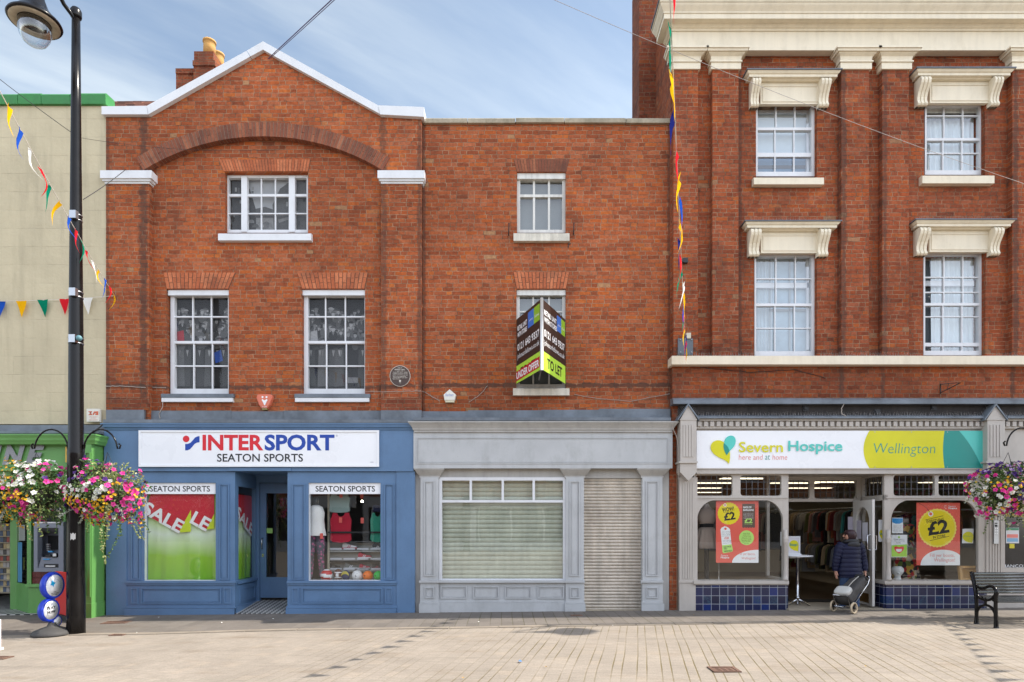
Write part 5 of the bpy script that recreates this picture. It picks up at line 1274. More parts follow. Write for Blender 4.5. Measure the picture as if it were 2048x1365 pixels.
# floors, room and ceiling panels
m = MB(); m.box(xL - .05, xR + .3, -.3, ybk, zb, g(6.2) + .022); m.build('threshold', paint('entrance_tiles', (.33, .28, .21), .75, .12, .2), sc_)
rx0, rx1, ry1 = X(1352), 14.4, 9.0
m = MB(); m.box(rx0, rx1, ybk, ry1, zb, g(6.2) + .02); m.build('shop_floor', FLOOR_WOOD, sc_)
m = MB(); m.box(xL, xRb - .1, ybk + .1, ybk + .5, g(6.2) + .02, g(6.2) + .03); m.build('door_mat', BLK, sc_)
room(sc_, rx0, rx1, -.15, 2.78, -.1, ry1, plain('charity_room', (.40, .36, .27), .9))
m = MB(); m.box(X(1385), xL - .03, .0, .85, .1, Z(1160, .1)); m.box(xR + .1, 12.0, .0, 1.0, .1, Z(1160, .1)); m.build('window_bed', plain('window_bed_wood', (.16, .11, .07), .6), sc_)
k = 0
for cx, cy, l in ((4.94, 3.65, 'middle one seen in the left corner top light'), (5.3, 5.8, 'upper of two deep left corner ones'), (6.1, 8.2, 'lowest of the deep left corner ones'), (5.27, 2.1, 'alone in the second leaded light'), (7.0, 3.65, 'just right of the doorway post'), (8.4, 5.8, 'lower middle of the doorway top lights'), (7.9, 3.3, 'upper right of the doorway top lights'), (10.6, 3.4, 'behind the right window top lights')):
    t = thing('ceiling_light', 'lit flat charity shop ceiling light, ' + l, 'ceiling light', (cx, cy, 2.76), 'ceiling lights of the charity shop')
    m = MB(); m.box(cx - .62, cx + .62, cy - .17, cy + .17, 2.69, 2.765); m.build('housing', WHITE, t)
    m = MB(); m.box(cx - .59, cx + .59, cy - .14, cy + .14, 2.68, 2.689); m.build('diffuser', LAMP, t)

# ---------------- charity signs and posters
s2 = thing('charity_sign', 'white, yellow and teal fascia sign reading Severn Hospice, Wellington', 'sign', (X(1680, -.25), -.25, Z(898)))
Y = -.262
m = MB(); m.pb(1393.5, 1974, 862, 937, -.26, -.212); m.build('board', SIGN_WHITE, s2)
m = MB()
arcL = [(1890 + -163 * math.cos(t), 899.5 + 100 * math.sin(t)) for t in [rad(-22) + rad(44) * i / 20 for i in range(21)]]
arcR = [(1886 + 3.2 * ((py - 899.5) / 37.5) ** 2, py) for py in [862 + 75 * i / 16 for i in range(17)]]
m.m = 0; m.sheet([(a, max(862, min(937, b_))) for a, b_ in arcL] + arcR[::-1], Y)
m.m = 1; m.sheet(arcR + [(1969, 937), (1969, 862)], Y)
m.m = 2; cv = bez((1918, 862), (1938, 884), (1952, 908), (1964, 936)); m.sheet(cv + [(1969, 937), (1969, 862)], Y - .001)
m.build('panel_colours', [LIME, TEAL_D, TEAL], s2)
m = MB(); D = -.275
lime_leaf = bez((1458, 928), (1452, 918), (1436, 918), (1426, 906), 10) + bez((1426, 906), (1416, 894), (1424, 880), (1438, 881), 10)[1:] + bez((1438, 881), (1452, 882), (1466, 902), (1458, 928), 12)[1:]
teal_leaf = bez((1453.5, 911), (1444, 898), (1446, 872), (1462, 871.5), 10) + bez((1462, 871.5), (1474, 872), (1474, 888), (1466, 896), 10)[1:] + [(1460, 902)]
over = bez((1453.5, 911), (1449, 904), (1445.5, 897), (1447.5, 886.5), 8) + bez((1447.5, 886.5), (1454, 891), (1458, 896), (1459, 903), 8)[1:]
m.m = 0; m.pp(lime_leaf, D, -.262); m.m = 1; m.pp(teal_leaf, D - .002, -.262); m.m = 2; m.sheet(over, D - .004)
m.m = 0; m.text('Severn', 1478, 1566, 884, 905, D, .012); m.m = 1; m.text('Hospice', 1576.5, 1685, 882, 909, D, .018)
m.m = 3; m.text('here and', 1477.5, 1525.5, 909.5, 920, Y - .001, -.006, .08); m.text('home', 1545, 1574.5, 909.5, 920, Y - .001, -.006, .08); m.m = 2; m.text('at', 1530, 1540, 910.5, 920, Y - .001, -.006, .08)
m.m = 2; m.text('Wellington', 1747.5, 1870.5, 887, 914, Y - .001, -.012, .12)
m.build('lettering', [LIME, TEAL, TEAL_D, CORAL_INK], s2)
m = MB()
for a in (1750, 1823, 1895, 1966):
    for b_ in (864.5, 934.5): m.pb(a - .8, a + .8, b_ - .8, b_ + .8, Y - .004, Y - .0015)
m.build('screw', STEEL, s2)
YPo = -.085
BADGE = plain('badge_yellow', (.78, .62, .012), .45); BADGE2 = plain('badge_rim', (.82, .68, .12), .45); TAGG = plain('tag_green', (.45, .72, .16), .45); TAGB = plain('tag_brown', (.12, .075, .055), .5)
def scallop(cx, cy, r, n, Y_, m): m.sheet([(cx + (r + (.045 * r if i % 2 else 0)) * math.cos(2 * PI * i / (2 * n)), cy - (r + (.045 * r if i % 2 else 0)) * math.sin(2 * PI * i / (2 * n))) for i in range(2 * n)], Y_)
def rtext(m, t, cx, cy, w, h, ang, Y_, bold=0.0):
    vs, fs = text_mesh(t, bold, 0.0); c, sn = math.cos(rad(ang)), math.sin(rad(ang)); s_ = S(Y_)
    m.add([(X(cx, Y_) + ((u - .5) * w * c - (v - .5) * h * sn) / s_, Y_, Z(cy, Y_) + ((u - .5) * w * sn + (v - .5) * h * c) / s_) for u, v in vs], fs)
def poster_base(x0, x1, y0, y1, m):
    m.m = 0; m.pb(x0, x1, y0, y1, YPo, YPo + .004)
PM = [CORAL, BADGE, INK, WHITE_INK, TAGG, TAGB, CORAL_INK, BADGE2]
m = MB(); poster_base(1432, 1517, 1002, 1126, m); Y = YPo - .001; Y2, Y3, Y4 = Y - .001, Y - .002, Y - .003
m.m = 1; scallop(1457.5, 1027.5, 21.5, 24, Y, m); m.m = 2; rtext(m, 'WOW!', 1456, 1019, 24, 8.5, 8, Y2, .03); rtext(m, '£2', 1459, 1033, 23, 16, 8, Y2, .035); rtext(m, 'EVERYTHING IN STORE', 1456, 1024.5, 18, 1.8, 8, Y2); m.m = 3; m.sheet(circ(1450, 1010.5, 3), Y2); m.m = 0; m.sheet(circ(1450, 1010.5, 1.6), Y3)
m.m = 5; m.sheet([(1484.5, 1008), (1510, 1008), (1510, 1055)] + [(1510 - i * 2.55, 1055 + (1.6 if i % 2 else 0)) for i in range(1, 11)], Y); m.m = 3; rtext(m, 'BAGS OF', 1495, 1015, 16, 4, 0, Y2, .03); rtext(m, 'BARGAINS', 1497, 1020.5, 21, 4, 0, Y2, .03)
for i in range(5): rtext(m, 'clothes books and toys', 1497, 1027 + i * 2.6, 20, 1.5, 0, Y2)
m.m = 4; rtext(m, '£2', 1497, 1042, 16, 9.5, 0, Y2, .03); rtext(m, 'no rummage', 1497, 1049, 15, 2, 0, Y2)
m.m = 3; m.sheet([(1441, 1060), (1443, 1056), (1449, 1053), (1456, 1055), (1460, 1059), (1463, 1089), (1444, 1091)], Y); m.m = 4; m.sheet([(1444, 1091), (1463, 1089), (1466, 1101), (1464, 1104), (1447, 1107), (1445, 1104)], Y); m.m = 0; m.sheet(circ(1451, 1058, 2.4), Y2)
m.m = 2
for i in range(4): rtext(m, ['every single item', 'on our rails today', 'bring a big bag', 'and fill it up'][i], 1452, 1064 + i * 2.8, 17, 1.6, 4, Y2)
m.m = 6; rtext(m, '£2!', 1453, 1076.5, 9, 5, 3, Y2, .04); m.m = 2
for i in range(3): rtext(m, ['while stocks last', 'at this shop only', 'come on in'][i], 1454, 1081.5 + i * 2.6, 17, 1.5, 4, Y2)
rtext(m, 'NO TAGS', 1455, 1094, 15, 3.2, 5, Y2, .02); rtext(m, 'NO', 1451, 1098, 6, 3, 5, Y2, .02); rtext(m, 'NEEDED!', 1456, 1102.5, 16, 3.2, 5, Y2, .02)
m.m = 4; m.sheet(circ(1493, 1076, 14.8), Y); m.m = 2
for i in range(7): rtext(m, ['Please ask us', 'if you need', 'any help with', 'prices or bags', 'our team would', 'love to help', 'you today'][i], 1493, 1067.5 + i * 3.3, [13, 14, 18, 20, 19, 16, 10][i], 2.1, 6, Y2)
m.m = 3; m.sheet([(1478, 1126)] + [(1517 - 53 * math.cos(t) if True else 0, 1126 - 26 * math.sin(t)) for t in [PI * .5 * i / 14 for i in range(0, 15)]][:15] + [(1517, 1126)], Y)
m.m = 6; rtext(m, 'Fill yer boots,', 1494, 1109, 33, 6.5, 0, Y2); rtext(m, 'Wellington!', 1497, 1117.5, 28, 6.5, 0, Y2)
m.m = 3; rtext(m, 'Severn', 1449, 1111.5, 14, 4, 0, Y2, .0); rtext(m, 'Hospice', 1450, 1116, 17, 4.4, 0, Y2, .03)
tag(m.build('sale_poster', PM), 'coral poster with WOW £2 badge, brown and green price tags, left charity window', 'poster')
m = MB(); poster_base(1833, 1920, 1006, 1131, m)
m.m = 7; scallop(1874.5, 1056.5, 37.5, 34, Y, m); m.m = 1; m.sheet(circ(1874.5, 1056.5, 35.2, 40), Y2); m.m = 2
rtext(m, '£2', 1876, 1055.5, 43, 28, 9, Y3, .035); rtext(m, 'EVERYTHING', 1870.5, 1041.5, 35, 6, 9, Y3, .015); rtext(m, 'IN STORE', 1878.5, 1073.5, 25, 5.6, 9, Y3, .015)
for a, b_, c, d in ((1850.5, 1040, 1886.5, 1031.5), (1859.5, 1081.5, 1898.5, 1072.5)): m.sheet([(a, b_), (c, d), (c, d + .9), (a, b_ + .9)], Y3)
m.m = 3; m.sheet(circ(1861.5, 1028.5, 5), Y3); m.m = 0; m.sheet(circ(1861.5, 1028.5, 3), Y4)
m.m = 2
for q in (bez((1860, 1026), (1856, 1016), (1846, 1010), (1838, 1007)), bez((1861, 1025), (1854, 1020), (1852, 1012), (1852, 1007))):
    for (a, b_), (c, d) in zip(q, q[1:]): m.sheet([(a, b_), (c, d), (c, d + .7), (a, b_ + .7)], Y4)
m.m = 3; m.sheet([(1841, 1131)] + [(1884 - 43 * math.cos(t), 1131 - 31 * math.sin(t)) for t in [PI * .5 * i / 14 for i in range(1, 15)]] + bez((1884, 1100), (1900, 1100), (1912, 1103), (1920, 1111), 6)[1:] + [(1920, 1131)], Y)
m.m = 6; rtext(m, 'Fill yer boots,', 1884.5, 1112, 49, 8.5, 0, Y2, -.002); rtext(m, 'Wellington!', 1889, 1121.5, 42, 9, 0, Y2, -.002)
m.m = 3; rtext(m, 'Severn', 1904, 1013, 14, 4, 0, Y2); rtext(m, 'Hospice', 1905.5, 1017.5, 17, 4.4, 0, Y2, .03)
hq = bez((1893, 1018), (1886, 1015), (1887, 1010), (1893, 1012), 6)
for (a, b_), (c, d) in zip(hq, hq[1:]): m.sheet([(a, b_), (c, d), (c, d + .7), (a, b_ + .7)], Y2)
tag(m.build('sale_poster', PM), 'coral poster with one big EVERYTHING £2 IN STORE badge, right charity window', 'poster')
def notice(x0, x1, y0, y1, label, cols, draw, Yn=YPo, lean=0.0):
    m = MB(); m.m = 0; m.pp([(x0 + lean, y0), (x1 + lean, y0), (x1, y1), (x0, y1)], Yn, Yn + .003); draw(m, Yn - .001); return tag(m.build('notice', cols), label, 'notice', 'paper notices in the charity shop')
WP = plain('notice_paper', (.66, .67, .69), .6); NB_ = plain('notice_blue', (.015, .21, .50), .5)
def d1(m, Y): 
    m.m = 1; m.sheet([(1784.5, 1037), (1805.5, 1037), (1805.5, 1045), (1799, 1048), (1791, 1048), (1784.5, 1045)], Y); m.m = 2
    for i in range(6): rtext(m, ['We are working', 'safely in this', 'shop, please', 'keep your distance', 'and wash hands', 'thank you'][i], 1795, 1051 + i * 2.4, 16, 1.3, 0, Y)
notice(1784, 1806, 1036, 1067, 'white notice with a blue header at the left edge of the right charity window', [WP, NB_, INK], d1)
def d2(m, Y):
    m.m = 1; m.sheet([(1783, 1091), (1814, 1089), (1814, 1114), (1783, 1114)], Y); m.m = 2; rtext(m, 'Please wear a', 1798, 1079, 21, 2.6, 0, Y); rtext(m, 'face covering', 1799, 1082.5, 20, 2.6, 0, Y); rtext(m, 'inside', 1797, 1086, 9, 2.6, 0, Y)
    m.m = 3; m.sheet(bez((1798, 1108), (1784, 1100), (1786, 1089), (1798, 1095), 8) + bez((1798, 1095), (1811, 1089), (1812, 1100), (1798, 1108), 8)[1:], Y - .001)
    m.m = 0; m.sheet([(1792, 1098.5), (1804, 1098.5), (1803, 1103), (1798, 1104.5), (1793, 1103)], Y - .002); m.m = 1; m.sheet(circ(1798, 1075, 2.2, 10), Y - .001)
notice(1782.5, 1814.5, 1070, 1115, 'white and green notice with a plain red heart, below the blue headed notice', [WP, plain('notice_green', (.28, .55, .03), .5), INK, RED], d2)
def d3(m, Y):
    m.m = 1; m.sheet(bez((1944, 1086), (1922, 1086), (1920, 1068), (1934, 1064), 8) + bez((1934, 1064), (1950, 1062), (1948, 1076), (1944, 1086), 8)[1:], Y); m.m = 2; rtext(m, 'Thank you', 1935, 1073, 15, 2.6, -3, Y - .001)
notice(1924, 1946, 1058, 1087, 'white notice with a yellow drop at the right end of the right charity window', [WP, LIME, TEAL_D], d3, lean=1.2)
def dn(m, Y): pass
def d4(m, Y): m.m = 1; m.sheet(bez((1768, 1082), (1756, 1074), (1757, 1062), (1762, 1060), 8) + bez((1762, 1060), (1770, 1062), (1770, 1072), (1768, 1082), 8)[1:], Y); m.m = 2; rtext(m, '2m', 1763, 1068, 7, 5, 0, Y - .001, .03)
notice(1757, 1771, 1040, 1084, 'tall white 2m notice with a yellow drop in the slanting doorway window', [WP, LIME, TEAL_D], d4, Yn=-.02)
notice(1561, 1576, 1064, 1092, 'plain white sheet taped inside the left charity window by its doorway post', [WP], dn)
PD = plain('lilac_paper', (.45, .42, .50), .6)
m = MB(); m.M = DM; m.box(.18, .38, .024, .027, zd0 + 1.26, zd0 + 1.62); tag(m.build('notice', PD), 'lilac sheet on the far edge of the open charity door glass', 'notice', 'paper notices in the charity shop')
m = MB(); m.M = DM; m.box(.44, .66, .024, .027, zd0 + 1.22, zd0 + 1.58); tag(m.build('notice', plain('white_paper_door', (.62, .6, .66), .6)), 'white sheet on the open charity door glass, nearer the handle', 'notice', 'paper notices in the charity shop')
m = MB(); m.pb(1696, 1706, 1034, 1062, ybk - .012, ybk - .006); tag(m.build('notice', PD), 'lilac sheet hanging at the hinge side of the charity doorway', 'notice', 'paper notices in the charity shop')
# ================================================================ green corner shop, far left
sgn = thing('green_shopfront', 'bright green painted newsagent shopfront behind the flower baskets', 'shopfront', (X(100), 0, 0))
yy = lambda py: Z(py, -.25)
YQ = -.48
xe = X(183, YQ)
m = MB(); yy = lambda py: Z(py, -.5); m.cornice([(0, yy(889)), (.01, yy(888)), (.02, yy(885)), (.04, yy(881)), (.045, yy(877)), (.06, yy(873)), (.07, yy(872)), (.07, yy(869)), (0, yy(868))], -13.2, xe + .05, YQ, .1); m.build('cornice', GREEN, sgn)
m = MB(); m.box(-13.2, xe - .02, -.34, .2, yy(934), yy(887)); m.box(-13.2, xe, -.39, -.05, yy(941), yy(934)); m.box(-13.2, xe - .04, -.30, .2, yy(975), yy(941)); m.build('fascia', GREEN, sgn)
m = MB(); m.box(X(166, YQ), xe, YQ, .05, zb, yy(889)); m.box(X(165, YQ), xe + .015, YQ - .025, YQ, zb, Z(1207, YQ)); m.box(xe, xe + .015, YQ, .05, zb, Z(1207, YQ)); m.box(xe + .001, X(212, .0), .0, .2, zb, yy(880))
panel(m, 170, 180, 905, 1195, YQ, 1.5); m.build('pilaster', GREEN, sgn)
Yb_ = .15
m = MB(); x57, x30 = X(57, Yb_), X(30, .75)
m.box(x57, xe - .1, Yb_, .3, zb, Z(1170, Yb_)); m.box(x57 - .02, xe - .1, Yb_ - .05, .3, Z(1174, Yb_), Z(1168, Yb_))
m.prism([(0, 0)] * 3, 0, 0) if False else None
for z0, z1 in ((zb, Z(1170, Yb_)),): m.add([(x57, Yb_, z0), (x30, .75, z0), (x30, .75, z1), (x57, Yb_, z1)], [(0, 1, 2, 3)])
m.box(x57 - .03, x57 + .05, Yb_, .23, Z(1168, Yb_), Z(978, Yb_)); m.box(x30 - .06, x30 + .08, .70, .78, zb, Z(978, Yb_)); m.box(X(126, Yb_), X(131, Yb_), Yb_, .24, Z(1168, Yb_), Z(978, Yb_))
m.build('bay', GREEN, sgn)
m = MB(); m.add([(x57, Yb_ + .04, Z(1168, Yb_)), (x30, .75, Z(1168, Yb_)), (x30, .75, Z(978, Yb_)), (x57, Yb_ + .04, Z(978, Yb_))], [(0, 1, 2, 3)]); m.build('pane', GLASS_SHOP, sgn)
m = MB(); m.pb(58, 170, 975, 1042, Yb_ + .02, Yb_ + .06); m.pb(126, 170, 1042, 1168, Yb_ + .03, Yb_ + .06); m.build('dark_panel', BLK, sgn)
m = MB()
for i in range(6): m.pb(58 + i * 12.2, 69.6 + i * 12.2, 1144, 1155.6, Yb_ + .025, Yb_ + .06); m.pb(58 + i * 12.2, 69.6 + i * 12.2, 1156.4, 1168, Yb_ + .025, Yb_ + .06)
m.build('red_tiles', plain('dark_red_tiles', (.10, .012, .015), .25), sgn)
m = MB(); m.box(-13, x57 + .3, -.02, 3.0, zb, g(-9.5) + .02); m.build('step', checker('chequered_tiles_green_shop', .125, rad(40)), sgn)
room(sgn, -13, X(205), -.1, 3.4, .3, 4, plain('newsagent_room', (.06, .05, .045), .9))
letters('fascia_letters', [('E', 50, 89, 891, 930, -.37, 0, .05, .28), ('N', 4, 50, 891, 930, -.37, 0, .05, .28), ('I', -16, 4, 891, 930, -.37, 0, .05, .28), ('W', -78, -18, 891, 930, -.37, 0, .05, .28), ('WINE BEER SPIRITS', -60, 12, 950, 960, -.32, 1, .02, 0), ('withdrawals', 97, 136, 1015, 1019.5, Yb_ + .015, 1, 0, 0)], [paint('dull_steel_letters', (.20, .20, .21), .4, .2, .1, .6), WHITE_INK], sgn)
m = MB(); m.pb(130.5, 142, 894, 925, -.40, -.34); m.build('yellow_sign', plain('amber_plastic', (.55, .33, .05), .4), sgn)
rk = thing('magazine_rack', 'tiered rack of magazines inside the green shop doorway', 'magazine rack', (X(14, 1.4), 1.4, 0))
m = MB(); rr = random.Random(4)
for j in range(11):
    for i in range(9):
        py = 1050 + j * 12.5; px = -26 + i * 6.5 + rr.uniform(-.6, .6); m.pb(px, px + 6, py, py + 10.5, 1.3 - j * .03, 1.31 - j * .03)
m.build('magazine', island('magazine_covers', [(0, (.28, .05, .03)), (.18, (.35, .26, .12)), (.36, (.05, .08, .14)), (.54, (.45, .38, .20)), (.72, (.30, .28, .26)), (.9, (.04, .035, .03))], .5, True), rk)['kind'] = 'stuff'
m = MB()
for j in range(12): m.pb(-30, 36, 1047.5 + j * 12.5, 1049.5 + j * 12.5, 1.25 - j * .03, 1.40)
m.build('shelf', plain('rack_shelf', (.28, .24, .17), .6), rk)
pc = MB()
for k, (a, b_, c, d) in enumerate([(34, 44, 1085, 1165), (36, 50, 1050, 1082)]):
    pc.m = k; pc.add([(X(a, .6), .62, Z(d, .6)), (X(b_, .4), .40, Z(d, .4)), (X(b_, .4), .40, Z(c, .4)), (X(a, .6), .62, Z(c, .6))], [(0, 1, 2, 3)])
pc.m = 2; pc.add([(X(36, .6), .61, Z(1140, .6)), (X(48, .4), .41, Z(1140, .4)), (X(48, .4), .41, Z(1115, .4)), (X(36, .6), .61, Z(1115, .6))], [(0, 1, 2, 3)])
tag(pc.build('window_poster', [plain('poster_blue', (.05, .20, .36), .5), plain('poster_grey', (.4, .42, .4), .5), plain('poster_olive', (.30, .32, .10), .5)]), 'blue and pale advertising posters in the slanting window of the green shop', 'poster')
# cash machine
at = thing('cash_machine', 'grey cash machine set in the green shopfront, above dark red tiles', 'cash machine', (X(97, .1), .1, Z(1144, .1)))
ATM = paint('atm_grey', (.165, .18, .22), .45, .06, .05)
m = MB(); Ya = .02
q = lambda a, b_, c, d, y0, y1: m.pb(a, b_, c, d, y0, y1)
q(67.5, 75, 1044, 1144, Ya, Ya + .12); q(117, 127, 1044, 1144, Ya, Ya + .12); q(75, 117, 1044, 1056, Ya, Ya + .12); q(75, 117, 1136, 1144, Ya, Ya + .12)
x0, x1, x2 = X(75, Ya), X(117, Ya), X(90, Ya + .35)
z0, z1 = Z(1136, Ya), Z(1056, Ya)
m.add([(x0, Ya + .01, z0), (x0, Ya + .01, z1), (x2, Ya + .34, z1), (x2, Ya + .34, z0)], [(0, 1, 2, 3)]); m.add([(x0, Ya + .01, z1), (x1, Ya + .01, z1), (x1, Ya + .34, z1 - .12), (x2, Ya + .34, z1 - .12)], [(0, 1, 2, 3)])
m.box(x2, x1, Ya + .34, Ya + .36, z0, z1)
m.prism([(x0, z0), (x1, z0), (x1, z0 + .2), (x0 + .06, z0 + .2)], Ya + .02, Ya + .34)
m.build('housing', ATM, at)
m = MB(); q(88, 116, 1128.5, 1135, Ya + .004, Ya + .05); q(91, 101, 1110, 1115, Ya + .006, Ya + .05); q(104, 113, 1107, 1116, Ya + .006, Ya + .05); m.pb(96, 116, 1072, 1100, Ya + .32, Ya + .35); m.build('slot_panel', BLK, at)
m = MB(); m.pb(91, 110, 1131.5, 1134, Ya - .012, Ya + .004); m.pb(105.5, 112, 1107.5, 1113, Ya - .002, Ya + .006)
for k in range(4): m.pb(92.5 + .3 * k, 97, 1088 + 4 * k, 1090.5 + 4 * k, Ya + .27, Ya + .34)
m.pb(70, 122, 1044.5, 1046.8, Ya - .006, Ya); m.build('key', plain('atm_pale', (.6, .6, .6), .4), at)
m = MB(); m.pb(96, 104, 1102.5, 1105, Ya + .03, Ya + .1); m.pb(86, 99, 1118, 1120, Ya + .0, Ya + .02); m.build('blue_strip', plain('atm_blue', (.02, .25, .55), .4), at)

# ================================================================ dark shop, far right
sd_ = thing('dark_shopfront', 'taupe shopfront with dark glass and gold lettering at the right edge', 'shopfront', (X(2150), -.2, 0))
m = MB(); m.pb(2001, 2008, 952, 1170, -.15, -.02); m.box(X(2001, -.15), X(2320, -.15), -.15, .05, zb, Z(1136, -.15)); m.pb(2008, 2320, 940, 968, -.15, -.02); m.pb(2010, 2320, 860, 938, -.20, -.1)
for t in range(8):
    a0, a1 = PI / 2 * t / 8, PI / 2 * (t + 1) / 8; f_ = lambda q: (2008 + 20 * (1 - math.sin(q)), 968 + 12 * (1 - math.cos(q))); m.pp([(2008, 968), f_(a0), f_(a1)], -.147, -.03)
m.build('frame', TAUPE, sd_)
m = MB(); m.pb(2008, 2320, 960, 1137, -.04, -.03); m.build('dark_glass', plain('smoked_glass', (.012, .012, .014), .08, spec=.6), sd_)
letters('lettering', [('ENGLISH', 2006.5, 2068, 1010.5, 1019.5, -.045, 0, .02, 0), ('HOUSE', 2006.5, 2047, 1024.5, 1034, -.045, 0, .02, 0), ('HANCOX', 2005, 2055, 1129.5, 1135.2, -.045, 1, 0, 0)], [plain('gold_leaf', (.42, .30, .07), .4, metal=.3), WHITE_INK], sd_)
m = MB(); m.m = 0; m.pb(2012, 2038, 1056, 1087, -.048, -.041); m.m = 1; m.pb(2012.5, 2037.5, 1056.5, 1061, -.05, -.0485); m.m = 2; m.pb(2014, 2036, 1069, 1076, -.05, -.0485); m.m = 3; m.pb(2014, 2036, 1077, 1084, -.05, -.0485); tag(m.build('notice', [WP, plain('notice_dark_green', (.06, .22, .12), .5), CORAL_INK, plain('notice_sky', (.2, .4, .6), .5)]), 'printed notice with green header on the dark glass under the gold letters', 'notice')
m = MB(); m.pb(2019, 2029, 1088, 1097, -.05, -.045); tag(m.build('sticker', plain('yellow_sticker', (.6, .52, .03), .5)), 'small yellow sticker below the notice on the dark glass', 'sticker')
kpd = thing('entry_panel', 'steel door entry panel with buttons on the taupe pilaster behind the flower basket', 'entry panel', (X(1993, -.2), -.2, Z(1060)))
m = MB(); m.pb(1988, 1997.5, 1041, 1088, -.215, -.19); m.build('plate', STEEL, kpd)
m = MB()
for i in range(3):
    for j in range(2): m.pb(1990 + j * 3.6, 1991.8 + j * 3.6, 1056 + i * 5, 1058.5 + i * 5, -.219, -.2155)
m.build('button', WHITE_INK, kpd); m = MB(); m.pb(1990, 1995, 1046, 1048, -.219, -.2155); m.pb(1990, 1995, 1050, 1054, -.219, -.2155); m.build('speaker', BLK, kpd)

# ================================================================ charity shop stock
GC = {'dark red': (.16, .02, .02), 'sand': (.36, .26, .15), 'teal': (.05, .26, .24), 'black': (.015, .015, .017), 'taupe': (.26, .21, .17), 'rust': (.30, .08, .03), 'olive': (.10, .11, .04), 'cream': (.45, .40, .30), 'navy': (.02, .03, .07), 'grey': (.14, .14, .15), 'striped grey': (.25, .24, .23), 'dusty pink': (.34, .18, .16)}
GMAT = {k: paint('garment_' + k.replace(' ', '_'), v, .9, .2, .2, fine=25) for k, v in GC.items()}
def garment_mesh(seed, length):
    rr = random.Random(seed); m = MB(); L = length; w = .20
    body_ = [(-.05, 0), (-w, -.05), (-w - .04, -.12), (-w - .075, -.42 - rr.uniform(0, .12)), (-w + .0, -.46), (-w + .045, -.2), (-w + .05, -L), (w - .05, -L - .01), (w - .045, -.2), (w, -.46), (w + .075, -.42 - rr.uniform(0, .12)), (w + .04, -.12), (w, -.05), (.05, 0), (.0, -.05)]
    m.prism(body_, -.022, .022)
    for i, v in enumerate(m.v): m.v[i] = Vector((v.x + .01 * math.sin(v.z * 17 + seed), v.y + .018 * math.sin(v.x * 22 + seed * 2) * (1 if v.z < -.1 else .3), v.z))
    m.tube([(-.02, 0, .0), (.0, 0, .03), (.012, 0, .055), (0, 0, .068), (-.012, 0, .055)], .004, 4)
    return m
def rail(label, pts, z):
    t = thing('clothes_rail', label, 'clothes rail', (pts[0][0], pts[0][1], z)); m = MB(); m.tube([(a, b_, z) for a, b_ in pts], .014, 8); m.build('tube', STEEL, t)
    m = MB()
    for a, b_ in pts: m.box(a - .015, a + .4, b_ - .015, b_ + .015, z + .014, z + .04)
    m.build('bracket', STEEL, t); return t
rail('upper chrome rail of jackets along the right inside wall of the charity shop', [(7.5, 1.5), (7.5, 6.2)], 2.02)
rail('lower chrome rail of coats below the upper one inside the charity shop', [(7.42, 1.5), (7.42, 6.2)], 1.24)
rail('dark rail of dresses just inside the charity doorway on its left', [(6.05, 2.5), (6.05, 5.2)], 1.98)
def hang(xc, z, y0, n, step, names, rowlabel, seed, L):
    rr = random.Random(seed)
    for i in range(n):
        nm = names[i % len(names)] if i < len(names) else rr.choice(list(GC)); m = garment_mesh(seed * 31 + i, L + rr.uniform(-.1, .16))
        m2 = Matrix.Translation((xc + rr.uniform(-.03, .03), y0 + i * step, z - .045)) @ Matrix.Rotation(rr.uniform(-.35, .35) + rr.choice([0, 0, .25]), 4, 'Z')
        m.v = [m2 @ v for v in m.v]
        art = 'an' if nm[0] in 'aeiou' else 'a'
        tag(m.build('garment', GMAT[nm]), f'{nm} garment {rowlabel}', 'garment', rowlabel.strip())
hang(7.5, 2.02, 1.55, 24, .17, ['sand', 'black', 'teal', 'taupe', 'striped grey', 'dark red', 'rust', 'cream', 'black', 'dark red', 'grey', 'dusty pink'], 'on the upper rail inside the charity doorway', 3, .72)
hang(7.42, 1.24, 1.55, 20, .18, ['black', 'taupe', 'rust', 'grey', 'black', 'olive', 'sand', 'black', 'olive'], 'on the lower rail inside the charity doorway', 5, .62)
hang(6.05, 1.98, 2.55, 12, .2, ['black', 'taupe', 'dusty pink', 'black', 'grey', 'black'], 'on the left rail inside the charity doorway', 8, .9)
hang(9.6, 1.95, 1.7, 12, .2, ['rust', 'dark red', 'olive', 'black', 'cream', 'teal'], 'hanging behind the right charity window', 11, .7)
rail('clothes rail deep behind the right charity window', [(9.6, 1.6), (9.6, 4.2)], 1.95)
hang(4.9, 1.9, 2.6, 9, .25, ['grey', 'taupe', 'black', 'navy'], 'hanging deep behind the left charity window', 13, .7)
rail('clothes rail deep behind the left charity window', [(4.9, 2.5), (4.9, 4.9)], 1.9)
SKIN_D = plain('mannequin_cloth', (.45, .36, .32), .8)
t = thing('mannequin', 'headless shop mannequin in a cream lace top, black belt and tulle skirt', 'mannequin', (X(1413, .35), .35, .1)); Y = .35; zq_ = lambda py: Z(py, Y); cx = X(1413, Y)
m = MB(); m.lathe([(.05, zq_(1008)), (.055, zq_(1014)), (.10, zq_(1017)), (.17, zq_(1022)), (.19, zq_(1032)), (.16, zq_(1042)), (.125, zq_(1050))][::-1], cx, Y, 24, 1, .68); m.build('torso', plain('lace_top', (.50, .42, .37), .9, bump=.5), t)
m = MB(); m.lathe([(.135, zq_(1057)), (.132, zq_(1046))], cx, Y, 24, 1, .7); m.build('belt', BLK, t)
